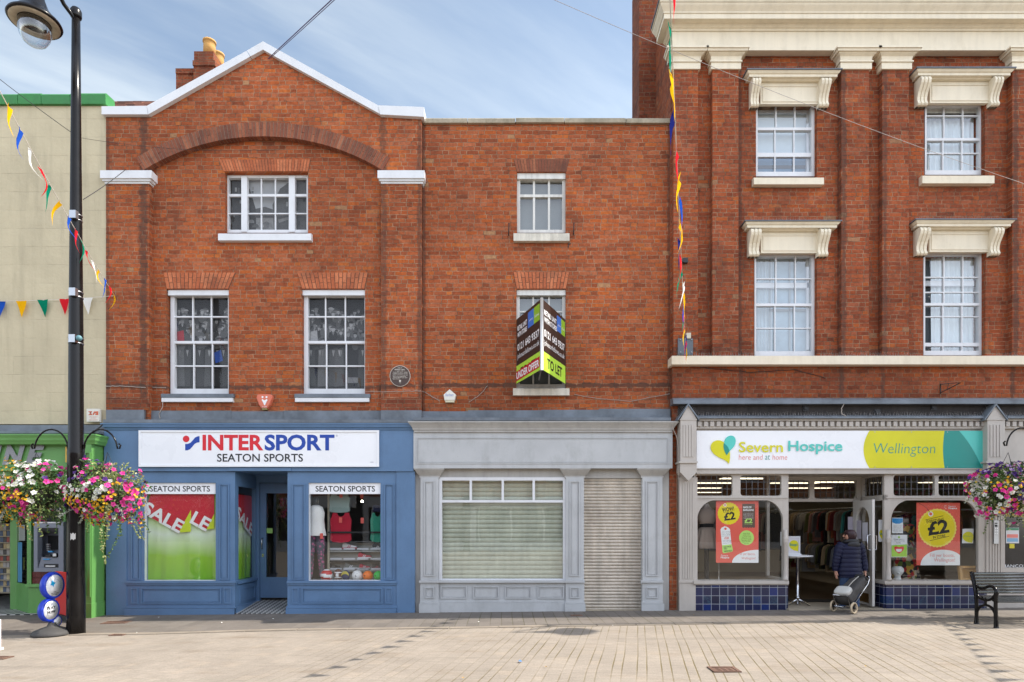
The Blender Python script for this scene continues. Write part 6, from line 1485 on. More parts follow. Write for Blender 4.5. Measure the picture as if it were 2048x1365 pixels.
m = MB(); m.lathe([(.27, zq_(1097)), (.24, zq_(1080)), (.18, zq_(1062)), (.13, zq_(1055))], cx, Y, 60, 1, .8, lambda a, j: 1 + (.07 if j < 2 else .03) * math.sin(13 * a)); m.build('skirt', plain('tulle_skirt', (.46, .37, .31), .95, bump=.3), t)
m = MB(); m.tube([(cx, Y, .2), (cx, Y, zq_(1095))], .05, 10); m.lathe([(.16, .19), (.15, .21), (.05, .23)], cx, Y, 20); m.build('stand', BLK, t)
m = MB(); m.tube([(X(1437, .2), .2, .2), (X(1438, .2), .2, Z(1100, .2))], .008, 6); m.lathe([(.08, .2), (.07, .21), (.01, .215)], X(1437, .2), .2, 14); tag(m.build('display_stand', CHROME), 'thin chrome display stand beside the tulle skirt mannequin', 'stand')
rr = random.Random(2); m = MB()
for i in range(70):
    a, b_ = X(1425 + rr.gauss(0, 11), .15), .15 + rr.gauss(0, .06); th = rr.uniform(0, PI); l = rr.uniform(.05, .12)
    m.tube([(a, b_, .21 + rr.uniform(0, .05)), (a + l * math.cos(th), b_ + l * math.sin(th), .21 + rr.uniform(0, .06))], .004, 3, False)
m.M = None
tag(m.build('straw', plain('straw', (.50, .40, .22), .8)), 'loose straw scattered on the left charity window bed', 'straw', kind='stuff')
m = MB(); m.ball((X(1478, .15), .15, .225), .09, 14, 8, 1.1, .7, .35); tag(m.build('straw_hat', plain('yellow_straw', (.45, .27, .06), .8)), 'flat yellow straw hat lying on the left charity window bed', 'hat')
# right window: dress, head, frame
def floral():
    b = NB('floral_dress'); p, x, y, z = b.pos(); v = b.n('ShaderNodeTexVoronoi'); b.l(p, v.inputs['Vector']); v.inputs['Scale'].default_value = 15
    sp = b.n('ShaderNodeSeparateColor'); b.l(v.outputs['Color'], sp.inputs[0])
    return b.bsdf(b.ramp(sp.outputs[0], [(0, (.02, .018, .02)), (.4, (.02, .02, .02)), (.45, (.38, .02, .025)), (.62, (.5, .30, .05)), (.75, (.10, .16, .03)), (.85, (.45, .38, .3)), (.9, (.02, .02, .02))], True), .85)
t = thing('dressed_stand', 'dress stand in a black, red and gold floral dress beside the white head', 'mannequin', (X(1808, .4), .4, .1)); Y = .4; zq_ = lambda py: Z(py, Y); cx = X(1812, Y)
m = MB(); m.lathe([(.25, zq_(1166)), (.22, zq_(1130)), (.17, zq_(1100)), (.14, zq_(1082)), (.18, zq_(1062)), (.15, zq_(1050)), (.05, zq_(1046))], cx, Y, 30, 1, .7, lambda a, j: 1 + (.06 * math.sin(7 * a) if j < 3 else 0)); m.build('dress', floral(), t)
m = MB(); m.lathe([(.045, zq_(1046)), (.045, zq_(1038))], cx, Y, 14); m.build('neck', SKIN_D, t)
t = thing('polystyrene_bust', 'white polystyrene display head on the right charity window bed', 'display head', (X(1795, .1), .1, .2)); m = MB(); a, b_ = X(1795, .1), .1; zq_ = lambda py: Z(py, .1)
m.lathe([(.075, zq_(1164)), (.07, zq_(1160)), (.05, zq_(1154)), (.055, zq_(1151)), (.09, zq_(1147)), (.105, zq_(1142)), (.10, zq_(1137)), (.07, zq_(1133.5)), (.01, zq_(1132.5))], a, b_, 20, 1, 1.05)
m.ball((a - .04, b_ - .1, zq_(1146)), .022); m.build('head', plain('polystyrene', (.62, .63, .62), .8), t)
t = thing('picture_frame', 'empty pale wooden picture frame leaning inside the right charity window', 'picture frame', (X(1938, .05), .05, Z(1162)))
FW = wood('golden_frame_wood', (.46, .25, .07)); m = MB(); fx0, fx1, fz0, fz1 = X(1918, .0), X(1957, .0), Z(1161.5, 0), Z(1132, 0); LM = Matrix.Translation((0, -.02, fz0)) @ Matrix.Rotation(rad(-8), 4, 'X') @ Matrix.Translation((0, 0, -fz0)); m.M = LM
for q_ in ((fx0, fx1, fz1 - .045, fz1), (fx0, fx1, fz0, fz0 + .045), (fx0, fx0 + .045, fz0 + .045, fz1 - .045), (fx1 - .045, fx1, fz0 + .045, fz1 - .045)): m.box(q_[0], q_[1], -.03, .035, q_[2], q_[3])
m.build('moulding', FW, t); m = MB(); m.M = LM; m.box(fx0 + .03, fx1 - .03, .02, .028, fz0 + .03, fz1 - .03); m.build('backing', plain('frame_board', (.40, .22, .06), .6), t)
# table with the Stop sign in the doorway
t = thing('poseur_table', 'tall round white table on a chrome pole in the charity doorway', 'table', (5.62, .4, g(5.6) + .02)); tx, ty, tz = 5.62, .4, g(5.6) + .022
m = MB(); m.lathe([(.27, tz + .945), (.285, tz + .955), (.285, tz + .968), (.275, tz + .975)], tx, ty, 32); m.build('table_top', WHITE, t)
m = MB(); m.tube([(tx, ty, tz + .02), (tx, ty, tz + .5), (tx, ty, tz + .94)], [.032, .03, .03], 14); m.lathe([(.05, tz + .1), (.045, tz + .16), (.034, tz + .17)], tx, ty, 16); m.lathe([(.05, tz + .9), (.12, tz + .944)], tx, ty, 16); m.build('pole', CHROME, t)
for k in range(4): m = MB(); a = k * PI / 2 + .5; m.tube([(tx + .03 * math.cos(a), ty + .03 * math.sin(a), tz + .1), (tx + .14 * math.cos(a), ty + .14 * math.sin(a), tz + .07), (tx + .27 * math.cos(a), ty + .27 * math.sin(a), tz + .012)], [.022, .018, .012], 8); m.build('foot', CHROME, t)
t = thing('stop_sign', 'white framed Stop! sign with a yellow drop standing on the doorway table', 'sign', (tx, ty, tz + .97)); Y = .36
m = MB(); a0, a1, c0, c1 = 1572, 1600.5, 1073, 1108
for q_ in ((a0, a1, c0, c0 + 2.5), (a0, a1, c1 - 2.5, c1), (a0, a0 + 2.5, c0 + 2.5, c1 - 2.5), (a1 - 2.5, a1, c0 + 2.5, c1 - 2.5)): m.pb(*q_, Y - .012, Y + .012)
m.build('frame', WHITE, t); m = MB(); m.pb(a0 + 1, a1 - 1, c0 + 1, c1 - 1, Y, Y + .006); m.build('sheet', plain('lilac_white', (.60, .58, .63), .6), t)
m = MB(); m.m = 0; m.sheet(bez((1596, 1103), (1574, 1100), (1574, 1084), (1586, 1081), 8) + bez((1586, 1081), (1599, 1080), (1598, 1092), (1596, 1103), 8)[1:], Y - .002); m.m = 1; m.text('Stop!', 1579.5, 1595, 1087, 1094, Y - .004, .03); m.build('lettering', [LIME, TEAL_D], t)
m = MB(); m.pb(1571, 1603, 1108, 1113, Y - .1, Y + .1); m.pb(1580, 1592, 1113, 1117, Y - .06, Y + .06); m.build('base', WHITE, t)

# ================================================================ alarm boxes, plaque, cables on the walls
t = thing('alarm_box', 'white rectangular alarm box with red emblem at the foot of the cream wall', 'alarm box', (X(186, -.15), -.12, Z(830)))
m = MB(); m.pb(173, 199, 818, 844, -.19, -.135); m.pb(174.5, 197.5, 819.5, 842.5, -.197, -.19); m.build('case', plain('alarm_white', (.66, .63, .56), .45), t)
m = MB(); Y = -.2
for q_ in ([(176, 823), (184, 823), (184, 825), (179, 826.5), (184, 828), (184, 830.5), (176, 830.5), (181, 827)], [(185, 830.5), (188, 823), (190, 826), (187.5, 830.5)], [(196.5, 823), (188.5, 823.5), (191, 827), (196, 826), (190, 828.5), (191, 830.5), (196.5, 830.5)]): m.sheet(q_, Y)
m.text('SECURITY', 178, 195, 833.5, 835, Y); m.text('ALARM', 181, 192, 836, 837.3, Y); m.text('0800 00000', 178, 195, 839.5, 841, Y); m.build('emblem', plain('alarm_red', (.55, .10, .04), .5), t)
t = thing('alarm_box', 'red three-sided alarm box with a white emblem between the crowd photograph windows', 'alarm box', (X(529), -.0, Z(804)))
m = MB(); pts = [(515, 790), (518, 789), (540, 789), (543, 790), (545, 796), (540, 810), (534, 818), (524, 818), (518, 810), (513, 796)]
m.pp(pts, -.07, .0); m.pp([(529 + (a - 529) * .86, 803 + (b_ - 803) * .86) for a, b_ in pts], -.085, -.07); m.build('case', plain('alarm_salmon', (.62, .17, .10), .45), t)
m = MB(); m.pb(524, 534, 816.5, 820, -.075, -.01); m.build('lamp', plain('alarm_lamp', (.25, .2, .06), .3), t)
m = MB(); Y = -.0875; m.sheet([(524, 798), (528, 801), (529.5, 801), (534, 798), (535, 801), (533, 804), (530, 811), (528.5, 811), (525.5, 804), (523.5, 801)], Y); m.sheet(circ(525, 794.6, 2, 10), Y); m.sheet(circ(533, 794.6, 2, 10), Y); m.text('ALARM', 524.5, 533.5, 813, 815, Y); m.build('emblem', WHITE_INK, t)
t = thing('alarm_box', 'white five-sided alarm box with faint blue lettering low on the plain brick wall', 'alarm box', (X(899), 0, Z(793)))
m = MB(); pts = [(887, 790), (899, 779), (912, 790), (909, 801), (889, 801)]; m.pp(pts, -.085, 0); m.pp([(899.3 + (a - 899.3) * .9, 792 + (b_ - 792) * .9) for a, b_ in pts], -.093, -.085); m.build('case', plain('alarm_ivory', (.70, .69, .63), .4), t)
m = MB(); m.pb(890.5, 908.5, 800.5, 805, -.08, 0); m.build('lamp', plain('alarm_cream', (.60, .56, .40), .35), t)
m = MB(); m.text('Banham', 891, 907, 787.5, 792.5, -.095, .01); m.text('security', 891.5, 906, 793.5, 794.6, -.095); m.build('lettering', plain('faded_blue', (.28, .33, .55), .5), t)
t = thing('plaque', 'round brown history plaque with white rim and lettering on the brick pier', 'plaque', (X(800, YP), YP, Z(752)))
m = MB(); m.pp(circ(800, 752.5, 20.6, 40, ry=21), YP - .022, YP); m.build('rim', plain('plaque_rim', (.55, .50, .43), .5), t)
m = MB(); m.pp(circ(800, 752.5, 19.6, 40, ry=20), YP - .026, YP - .01); m.build('disc', plain('plaque_brown', (.055, .03, .022), .35), t)
m = MB(); Y = YP - .0275
for s_, a, b_, c, d in (('SITE OF', 795.5, 804.5, 735.4, 737), ('MARKET HALL', 789.5, 810.5, 738.2, 740.9), ('1800 - 1848', 794, 806, 742, 743.3), ('THE MARKET HALL, A TIMBER', 785.5, 815, 744.2, 745.8), ('FRAMED BUILDING, STOOD', 785.5, 815, 747, 748.6), ('HERE IN THE TOWN SQUARE', 785, 815, 749.8, 751.4), ('UNTIL IT WAS TAKEN DOWN', 785.5, 812, 752.6, 754.2), ('AND THE PRESENT HALL BUILT', 785.5, 815, 755.2, 756.8), ('NEAR BY IN ITS PLACE', 785.5, 799, 757.8, 759.2), ('1983', 798, 802, 765.5, 766.7)): m.text(s_, a, b_, c, d, Y, .01)
m.sheet(circ(800, 762.3, 2.1, 14), Y)
m.build('lettering', plain('plaque_letters', (.62, .58, .5), .5), t)
def cable(pts, r, mat_, label, name='wall_cable', cat='cable'):
    m = MB(); px_tube(m, pts, r, 5); return tag(m.build(name, mat_), label, cat)
def wob(pts, Y, n=6, a=1.2):
    out = []
    for (x0, y0), (x1, y1) in zip(pts, pts[1:]):
        for i in range(n): out.append((x0 + (x1 - x0) * i / n + R.uniform(-.6, .6), y0 + (y1 - y0) * i / n + R.uniform(-a, a) * .5, Y))
    return out + [(*pts[-1], Y)]
cable(wob([(212, 773), (240, 772.5), (290, 775.5)], YP - .008) + wob([(300, 775), (332, 776)], -.008), .007, CABLE_W, 'pale cable clipped across the left pier at window foot height')
cable(wob([(731, 784), (761, 783.5)], -.008) + wob([(763, 784), (820, 783), (842, 782.5)], YP - .008) + wob([(850, 785), (880, 803)], -.008), .006, CABLE_W, 'pale cable crossing the right pier under the round plaque')
cable(wob([(326, 800), (325, 816), (318, 828), (320, 838)], -.06, 4), .007, CABLE_W, 'short white cable dangling below the left window sill')
cable(wob([(1148, 790), (1190, 797), (1260, 803), (1340, 788)], -.008), .005, CABLE_W, 'thin cable running right from the letting board window')
cable(wob([(938, 805), (960, 790), (975, 772)], -.008), .005, CABLE_W, 'thin looping cable left of the letting board window')
cable(wob([(1344, 850), (1352, 872), (1358, 895), (1357, 960)], -.3, 4), .007, CABLE_W, 'white cable hanging between the grey shop and the taupe console')
cable(wob([(1692, 800), (1683, 818), (1684, 828), (1693, 834)], -.34, 4), .008, CABLE_W, 'short white cable looped over the dark timber above the charity sign')
cable(wob([(1400, 735), (1500, 745), (1590, 740), (1650, 756)], -.15), .005, CABLE, 'dark cable sagging across the brick band under the string course')
cable(wob([(205, 850), (190, 862), (178, 869), (172, 872)], -.36, 4, 2.5), .012, CABLE, 'tangle of grey cables at the corner of the green shop cornice')

# ================================================================ letting board
t = thing('letting_board', 'black and lime V-shaped agent board reading TO LET and UNDER OFFER', 'board', (X(1083), 0, 4.9))
pw0, pw1, pa = Vector((X(1033), -.01, 0)), Vector((X(1130.5), -.01, 0)), Vector((.515, -1.09, 0)); bz0, bz1 = 4.335, 5.555; H_ = bz1 - bz0
BBK = plain('board_black', (.028, .018, .015), .4); BLG = plain('board_lime', (.42, .68, .06), .45); BLU = plain('board_blue', (.03, .16, .55), .4); BLG2 = plain('board_green', (.25, .46, .03), .4)
for side_ in (0, 1):
    a, b_ = (pw0, pa - Vector((.02, 0, 0))) if side_ == 0 else (pa + Vector((.02, 0, 0)), pw1)
    u = (b_ - a); L_ = u.length; u.normalize(); w = Vector((u.y, -u.x, 0))
    if w.y > 0: w = -w
    M_ = Matrix(((u.x, 0, w.x, a.x), (u.y, 0, w.y, a.y), (0, 1, 0, bz0), (0, 0, 0, 1)))
    m = MB(); m.M = M_
    def rect(u0, u1, v0, v1, d): m.add([(u0 * L_, v0 * H_, d), (u1 * L_, v0 * H_, d), (u1 * L_, v1 * H_, d), (u0 * L_, v1 * H_, d)], [(0, 1, 2, 3)])
    m.m = 0; m.box(0, L_, 0, H_, -.02, 0)
    m.m = 1; rect(0, 1, 0, .27, .001)
    lg = (.50, .74, .97) if side_ == 0 else (.60, .80, .98)
    m.m = 2; rect(lg[0], lg[1], .72, .955, .001); m.m = 3; rect(lg[1], lg[2], .72, .955, .0012)
    m.M = None; T = lambda s_, u0, u1, v0, v1, bold, d=.002: m.textm(s_, u0 * L_, u1 * L_, v0 * H_, v1 * H_, M_, bold, 0, -d)
    m.m = 4
    T('RETAIL UNIT', .05, .46 if side_ == 0 else .58, .80, .875, .03); T('WITH STORES', .05, .46 if side_ == 0 else .60, .70, .775, .03)
    T('0121 643 9337', .05, .95, .49, .60, .02); T('johnsonfellows.co.uk', .05, .95, .345, .445, .0)
    T('johnson', lg[0] + .05, lg[1] - .03, .80, .84, 0); T('fellows', lg[1] + .03, lg[2] - .03, .80, .84, 0)
    m.m = 5
    T('TO LET', .18, .84, .06, .21, .03)
    if side_ == 0:
        m.M = M_; m.m = 6; m.add([(0.0, .035 * H_, .004), (.97 * L_, .045 * H_, .004), (.97 * L_, .20 * H_, .004), (0.0, .185 * H_, .004)], [(0, 1, 2, 3)]); m.M = None; m.m = 4; T('UNDER OFFER', .01, .95, .06, .165, .03, .006)
    m.build('panel', [BBK, BLG, BLU, BLG2, WHITE_INK, INK, plain('offer_red', (.50, .015, .03), .4)], t)
m = MB(); m.tube([(pa.x, pa.y - .01, bz0 - .01), (pa.x, pa.y - .01, bz1 + .02)], .028, 10); m.build('post', plain('white_upvc', (.62, .63, .64), .4), t)
m = MB(); m.tube([(pa.x, -.0, bz1 - .08), (pa.x, pa.y + .03, bz1 - .08)], .018, 8); m.tube([(pa.x, -.0, bz0 + .08), (pa.x, pa.y + .03, bz0 + .08)], .018, 8); m.build('strut', STEEL, t)
# ================================================================ street lamps with hanging baskets
def lamp(px_, py_, X0, Y0, label, seed):
    z0 = g(X0); t = thing('street_lamp', label, 'street lamp', (X0, Y0, z0))
    m = MB(); m.lathe([(.130, z0 - .05), (.128, z0 + .25), (.122, z0 + 1.6), (.118, z0 + 2.78), (.120, z0 + 2.80), (.118, z0 + 2.84), (.106, z0 + 2.90), (.100, z0 + 4.6), (.085, z0 + 6.3), (.068, z0 + 8.2), (.057, z0 + 9.72)], X0, Y0, 28)
    m.lathe([(.075, z0 + 9.62), (.08, z0 + 9.64), (.08, z0 + 9.72), (.06, z0 + 9.76), (.01, z0 + 9.78)], X0, Y0, 20)
    p = m.build('pole', BLACK_GLOSS, t)
    lx, ly = X0 - .19, Y0 - .60
    m = MB(); m.tube([(X0, Y0, z0 + 9.58), (X0 - .06, Y0 - .18, z0 + 9.68), (X0 - .13, Y0 - .40, z0 + 9.95), (X0 - .17, Y0 - .52, z0 + 10.10), (lx, ly, z0 + 10.12), (lx, ly, z0 + 9.95), (lx, ly, z0 + 9.75)], .03, 10); m.build('arm', BLACK_GLOSS, t)
    zr = z0 + 9.08
    m = MB(); m.lathe([(0.332, zr - .02), (0.3444, zr), (0.332, zr + .025), (0.249, zr + .10), (0.1743, zr + .20), (0.1245, zr + .34), (0.0996, zr + .48), (0.083, zr + .62), (0.0498, zr + .70)], lx, ly, 40); o = m.build('lamp_shade', BLACK_GLOSS, t)
    m = MB(); m.lathe([(0.3196, zr - .005), (0.3071, zr - .03), (0.2075, zr - .02), (0.166, zr + .02)], lx, ly, 40); m.build('reflector', paint('aged_cream_enamel', (.42, .36, .27), .5, .25, .1, fine=14), o)
    b = NB('lamp_bowl_glass'); tr = b.n('ShaderNodeBsdfTransparent'); tr.inputs[0].default_value = (.90, .94, .97, 1); gl = b.n('ShaderNodeBsdfGlossy'); gl.inputs['Roughness'].default_value = .05
    lw = b.n('ShaderNodeLayerWeight'); lw.inputs[0].default_value = .35; mx = b.n('ShaderNodeMixShader'); b.l(b.math('ADD', b.math('MULTIPLY', lw.outputs['Facing'], .65), .08), mx.inputs[0]); b.l(tr.outputs[0], mx.inputs[1]); b.l(gl.outputs[0], mx.inputs[2]); b.l(mx.outputs[0], b.out.inputs[0])
    m = MB(); m.lathe([(0.00415, zr - .36), (0.0747, zr - .348), (0.1411, zr - .305), (0.1867, zr - .225), (0.2075, zr - .15), (0.2075, zr - .04), (0.2033, zr - .02)], lx, ly, 32); m.build('bowl', b.m, t)
    for zz_, nm in ((z0 + 6.50, 'strap'), (z0 + 5.30, 'strap'), (z0 + 4.58, 'strap')):
        r_ = .118 - (zz_ - z0 - 2.8) * .0087 + .004
        m = MB(); m.lathe([(r_, zz_ - .06), (r_, zz_ - .045)], X0, Y0, 20); m.lathe([(r_, zz_ + .02), (r_, zz_ + .035)], X0, Y0, 20); m.box(X0 - .01, X0 + .09, Y0 - r_ - .05, Y0 - r_ + .02, zz_ - .07, zz_ + .05); m.build(nm, STEEL, t)
    m = MB(); m.ball((X0 + .13, Y0 - .12, z0 + 4.58), .045, 12, 8); m.build('photocell', plain('grey_teal_plastic', (.10, .22, .25), .5), t)
    m = MB(); r_ = .127; a0 = -1.55
    vs = [(X0 + r_ * math.cos(a0 + .11 * i), Y0 + r_ * math.sin(a0 + .11 * i), z0 + 1.48 + dz_) for i in range(6) for dz_ in (0, .095)]
    vs = [(x, y, z - (.02 if i % 3 == 0 else 0)) for i, (x, y, z) in enumerate(vs)]
    m.add(vs, [(2 * i, 2 * i + 2, 2 * i + 3, 2 * i + 1) for i in range(5)]); m.build('torn_sticker', plain('torn_paper', (.55, .54, .52), .8), t)
    for s_ in (-1, 1):                                                    # scrolled basket arms
        m = MB(); pts = []
        for i in range(17):
            a = PI * .97 * i / 16; pts.append((X0 + s_ * (.12 + .25 - .25 * math.cos(a) + .03 * i / 16), Y0, z0 + 2.86 + .33 * math.sin(a)))
        e = Vector(pts[-1]); m.tube(pts + [e + Vector((s_ * .03, 0, .0)), e + Vector((s_ * .05, 0, .05)), e + Vector((s_ * .02, 0, .075))], .013, 7)
        m.tube([(X0 + s_ * .11, Y0, z0 + 2.82), (X0 + s_ * .13, Y0, z0 + 2.95)], .02, 7); m.build('basket_arm', BLACK_GLOSS, t)
    return t
LX, LY = -6.81, -2.16
RX, RY = 8.93, -1.45
lamp(152, 1268, LX, LY, 'tall black street lamp with a bell shaped shade and glass bowl on the left', 1)
lamp(0, 0, RX, RY, 'black street lamp at the right edge that carries the right hanging basket', 2)
LEAF = island('basket_leaves', [(0, (.02, .05, .012)), (.3, (.05, .11, .02)), (.6, (.09, .16, .03)), (.85, (.16, .22, .06)), (1, (.30, .34, .14))], .6, False, .25)
LEAFP = island('variegated_leaves', [(0, (.12, .18, .05)), (.4, (.28, .32, .10)), (.75, (.46, .46, .20)), (1, (.55, .55, .33))], .6, False, .25)
SILV = island('silver_leaves', [(0, (.20, .24, .18)), (.6, (.38, .40, .33)), (1, (.52, .53, .46))], .7, False, .2)
PET = {'white': island('white_petals', [(0, (.60, .60, .54)), (1, (.76, .76, .72))], .6, False, .25), 'magenta': island('magenta_petals', [(0, (.42, .012, .15)), (.6, (.68, .02, .26)), (1, (.78, .07, .36))], .6, False, .2),
       'yellow': island('yellow_petals', [(0, (.62, .30, .004)), (1, (.82, .52, .012))], .6, False, .2), 'purple': island('purple_petals', [(0, (.03, .004, .085)), (1, (.085, .014, .21))], .6, False, .2), 'wine': island('wine_petals', [(0, (.16, .02, .06)), (1, (.32, .06, .14))], .6, False, .2)}
EYES = {'white': plain('eye_green', (.45, .47, .15), .7), 'magenta': plain('eye_dark', (.25, .01, .08), .7), 'yellow': plain('eye_amber', (.5, .2, .01), .7), 'purple': plain('eye_black', (.03, .005, .05), .7), 'wine': plain('eye_pink', (.4, .2, .2), .7)}
def flower(m, c, n, r, rr, k=5):
    n = Vector(n).normalized(); a = n.cross(Vector((.3, .2, 1))).normalized(); b_ = n.cross(a); th = rr.uniform(0, 6)
    vs = [c - n * r * .25]; N = k * 4
    for i in range(N):
        t = 2 * PI * i / N + th; q = r * (.86 + .16 * math.cos(k * (t - th))); lift = .18 * r * math.cos(2 * t + th)
        vs.append(c + (a * math.cos(t) + b_ * math.sin(t)) * q + n * lift)
    m.m = 0; m.add(vs, [(0, i + 1, (i + 1) % N + 1) for i in range(N)])
    e = [c + n * .003 + (a * math.cos(2 * PI * i / 6) + b_ * math.sin(2 * PI * i / 6)) * r * .2 for i in range(6)]; m.m = 1; m.add(e, [tuple(range(6))])
def leaf(m, c, d, l, w, rr):
    d = Vector(d).normalized(); s_ = d.cross(Vector((rr.gauss(0, 1), rr.gauss(0, 1), rr.gauss(0, 1)))).normalized(); n = d.cross(s_)
    m.add([c, c + d * l * .5 + s_ * w + n * w * .4, c + d * l, c + d * l * .5 - s_ * w + n * w * .4], [(0, 1, 2), (0, 2, 3)])
def basket(cx, cy, cz, label, zones, seed, trails, lean=0.0):
    rr = random.Random(seed); t = thing('hanging_basket', label, 'hanging basket', (cx, cy, cz), 'flower baskets hanging from the street lamps'); C0 = Vector((cx, cy, cz))
    m = MB(); m.lathe([(.05, cz - .26), (.16, cz - .24), (.24, cz - .14), (.28, cz - .0), (.27, cz + .02), (.05, cz + .03)], cx, cy, 20); m.build('bowl', plain('basket_liner', (.03, .03, .02), .9), t)
    m = MB()
    for k in range(3): a = k * 2.1 + .4; m.tube([(cx + .26 * math.cos(a), cy + .26 * math.sin(a), cz), (cx, cy, cz + .62)], .004, 4)
    m.build('chain', CABLE, t)
    def pt(rmin=.74, rmax=1.05):
        while True:
            v = Vector((rr.gauss(0, 1), rr.gauss(0, 1), rr.gauss(0, 1))).normalized()
            if v.z > -.92: break
        k = rr.uniform(rmin, rmax); bumps = 1 + .13 * math.sin(v.x * 5 + seed) + .11 * math.sin(v.z * 6 + v.y * 4 + seed)
        return v, C0 + Vector((v.x * .475 * k * bumps, v.y * .44 * k * bumps, v.z * (.46 if v.z > 0 else .50) * k * bumps + .0))
    ml, mp, ms = MB(), MB(), MB()
    for i in range(2600):
        v, p = pt(.45, 1.02); d = v + Vector((rr.gauss(0, .6), rr.gauss(0, .6), rr.gauss(0, .6) - .15))
        z_ = zones(v, rr); (mp if z_[1] == 'pale' and rr.random() < .75 else ml if rr.random() < .93 else mp).__class__
        leaf(mp if (z_[1] == 'pale' and rr.random() < .8) else ml, p, d, rr.uniform(.035, .07), rr.uniform(.010, .019), rr)
    for (dx, dy, ln, kind) in trails:
        p = C0 + Vector((dx, dy, -.22)); path = [p]; vel = Vector((dx * .12, dy * .1, -.05))
        for i in range(int(ln / .05)):
            vel = vel * .86 + Vector((rr.gauss(0, .006), rr.gauss(0, .006), -.011)); vel.z = max(vel.z, -.05); path.append(path[-1] + vel)
        (ml if kind != 'silver' else ms).tube(path, .004, 4, False)
        for q in path:
            for _ in range(4 if kind != 'silver' else 5): leaf(mp if kind == 'pale' else ms if kind == 'silver' else ml, q, (rr.gauss(0, 1), rr.gauss(0, 1), rr.gauss(-.3, .7)), rr.uniform(.025, .05), rr.uniform(.010, .018), rr)
    for k in range(9):                                                    # silver sprays that reach out sideways
        a = rr.uniform(0, 2 * PI); p = C0 + Vector((.40 * math.cos(a), .36 * math.sin(a), rr.uniform(-.28, .02))); d = Vector((math.cos(a), math.sin(a), rr.uniform(-.45, .25)))
        path = [p + d * .028 * i + Vector((0, 0, -.0016 * i * i)) for i in range(9)]
        ms.tube(path, .004, 4, False)
        for q in path:
            for _ in range(4): leaf(ms, q, d + Vector((rr.gauss(0, .8), rr.gauss(0, .8), rr.gauss(0, .8))), rr.uniform(.03, .05), .011, rr)
    for mm_, nm, mat_ in ((ml, 'foliage', LEAF), (mp, 'variegated_foliage', LEAFP), (ms, 'silver_foliage', SILV)): mm_.build(nm, mat_, t)['kind'] = 'stuff'
    fl = {k: MB() for k in PET}
    for i in range(640):
        v, p = pt(.96, 1.12)
        if v.y > .45 and rr.random() < .6: continue
        z_ = zones(v, rr)[0]
        if z_ is None: continue
        if z_ == 'yellow':
            for _ in range(2): flower(fl[z_], p + Vector((rr.gauss(0, .03), rr.gauss(0, .03), rr.gauss(0, .03))), v + Vector((rr.gauss(0, .3), rr.gauss(0, .3) - .3, rr.gauss(0, .3) + .2)), rr.uniform(.018, .025), rr)
        else: flower(fl[z_], p, v + Vector((rr.gauss(0, .3), rr.gauss(0, .3) - .3, rr.gauss(0, .3) + .15)), rr.uniform(.033, .046) if z_ != 'wine' else .022, rr)
    for k, mm_ in fl.items():
        if mm_.v: mm_.build(k + '_flowers', [PET[k], EYES[k]], t)['kind'] = 'stuff'
    return t
def pick(rr, opts):
    q = rr.random() * sum(w for _, w in opts); 
    for k, w in opts:
        q -= w
        if q <= 0: return k
    return opts[-1][0]
def zone_left(v, rr):
    if v.x < -.30 and rr.random() < .9: return pick(rr, [('yellow', 8), (None, 2), ('wine', 1)]), ''
    if v.z > .15 and v.x < .55: return pick(rr, [('white', 8), ('magenta', 1), (None, 1.5), ('wine', 1)]), ''
    if v.z > .1: return pick(rr, [('magenta', 2), (None, 4), ('purple', .4), ('wine', 1)]), ''
    if v.x < .35: return pick(rr, [('magenta', 6), ('yellow', 4), (None, 2)]), ''
    return pick(rr, [(None, 8), ('purple', .4), ('white', 1)]), ''
def zone_right(v, rr):
    if v.z > .35 and v.x > -.2: return pick(rr, [(None, 7), ('magenta', 1), ('wine', .6)]), 'pale'
    if v.z > .25: return pick(rr, [('purple', 3.5), ('magenta', 2), (None, 2), ('white', 1.5)]), ''
    if v.x > .5: return pick(rr, [('magenta', 8), ('yellow', 2), ('purple', .8), (None, 2)]), ''
    if v.z > -.15: return pick(rr, [('white', 7), ('magenta', 1.5), (None, 2)]), ''
    return pick(rr, [('magenta', 4), ('yellow', 7), (None, 1.5), ('white', .5)]), ''
def zone_far(v, rr):
    if v.z > .45: return pick(rr, [('purple', 5), ('wine', 2), ('yellow', 1), (None, 2)]), ''
    if v.x < -.35 and v.z < .35: return pick(rr, [('white', 3.5), ('magenta', 3), ('yellow', 2), (None, 2)]), ''
    if v.x < .0: return pick(rr, [('purple', 3), ('magenta', 3), ('yellow', 2), ('white', 1), (None, 2)]), ''
    return pick(rr, [('magenta', 6), ('white', 3), ('yellow', 1.5), (None, 1.5)]), ''
basket(LX - .62, LY, 2.16, 'flower basket left of the street lamp, yellow at its left and white on top', zone_left, 11, [(-.3, -.2, .25, 'silver'), (-.36, -.1, .3, 'silver'), (.05, -.25, .35, 'leaf'), (.22, -.2, .45, 'pale'), (.33, -.1, .4, 'leaf'), (.12, -.3, .5, 'pale'), (.0, .2, .4, 'leaf'), (-.1, -.3, .35, 'leaf')])
basket(LX + .49, LY, 2.16, 'flower basket right of the street lamp with a long trailing stem over the blue shop', zone_right, 23, [(.12, -.2, .85, 'pale'), (.17, -.25, .7, 'pale'), (.32, -.1, .5, 'pale'), (.38, -.0, .4, 'leaf'), (-.05, -.25, .4, 'leaf'), (-.2, -.15, .3, 'silver'), (.25, -.2, .45, 'leaf'), (.08, .2, .5, 'pale'), (.2, -.05, .75, 'leaf'), (.13, -.24, .6, 'leaf')])
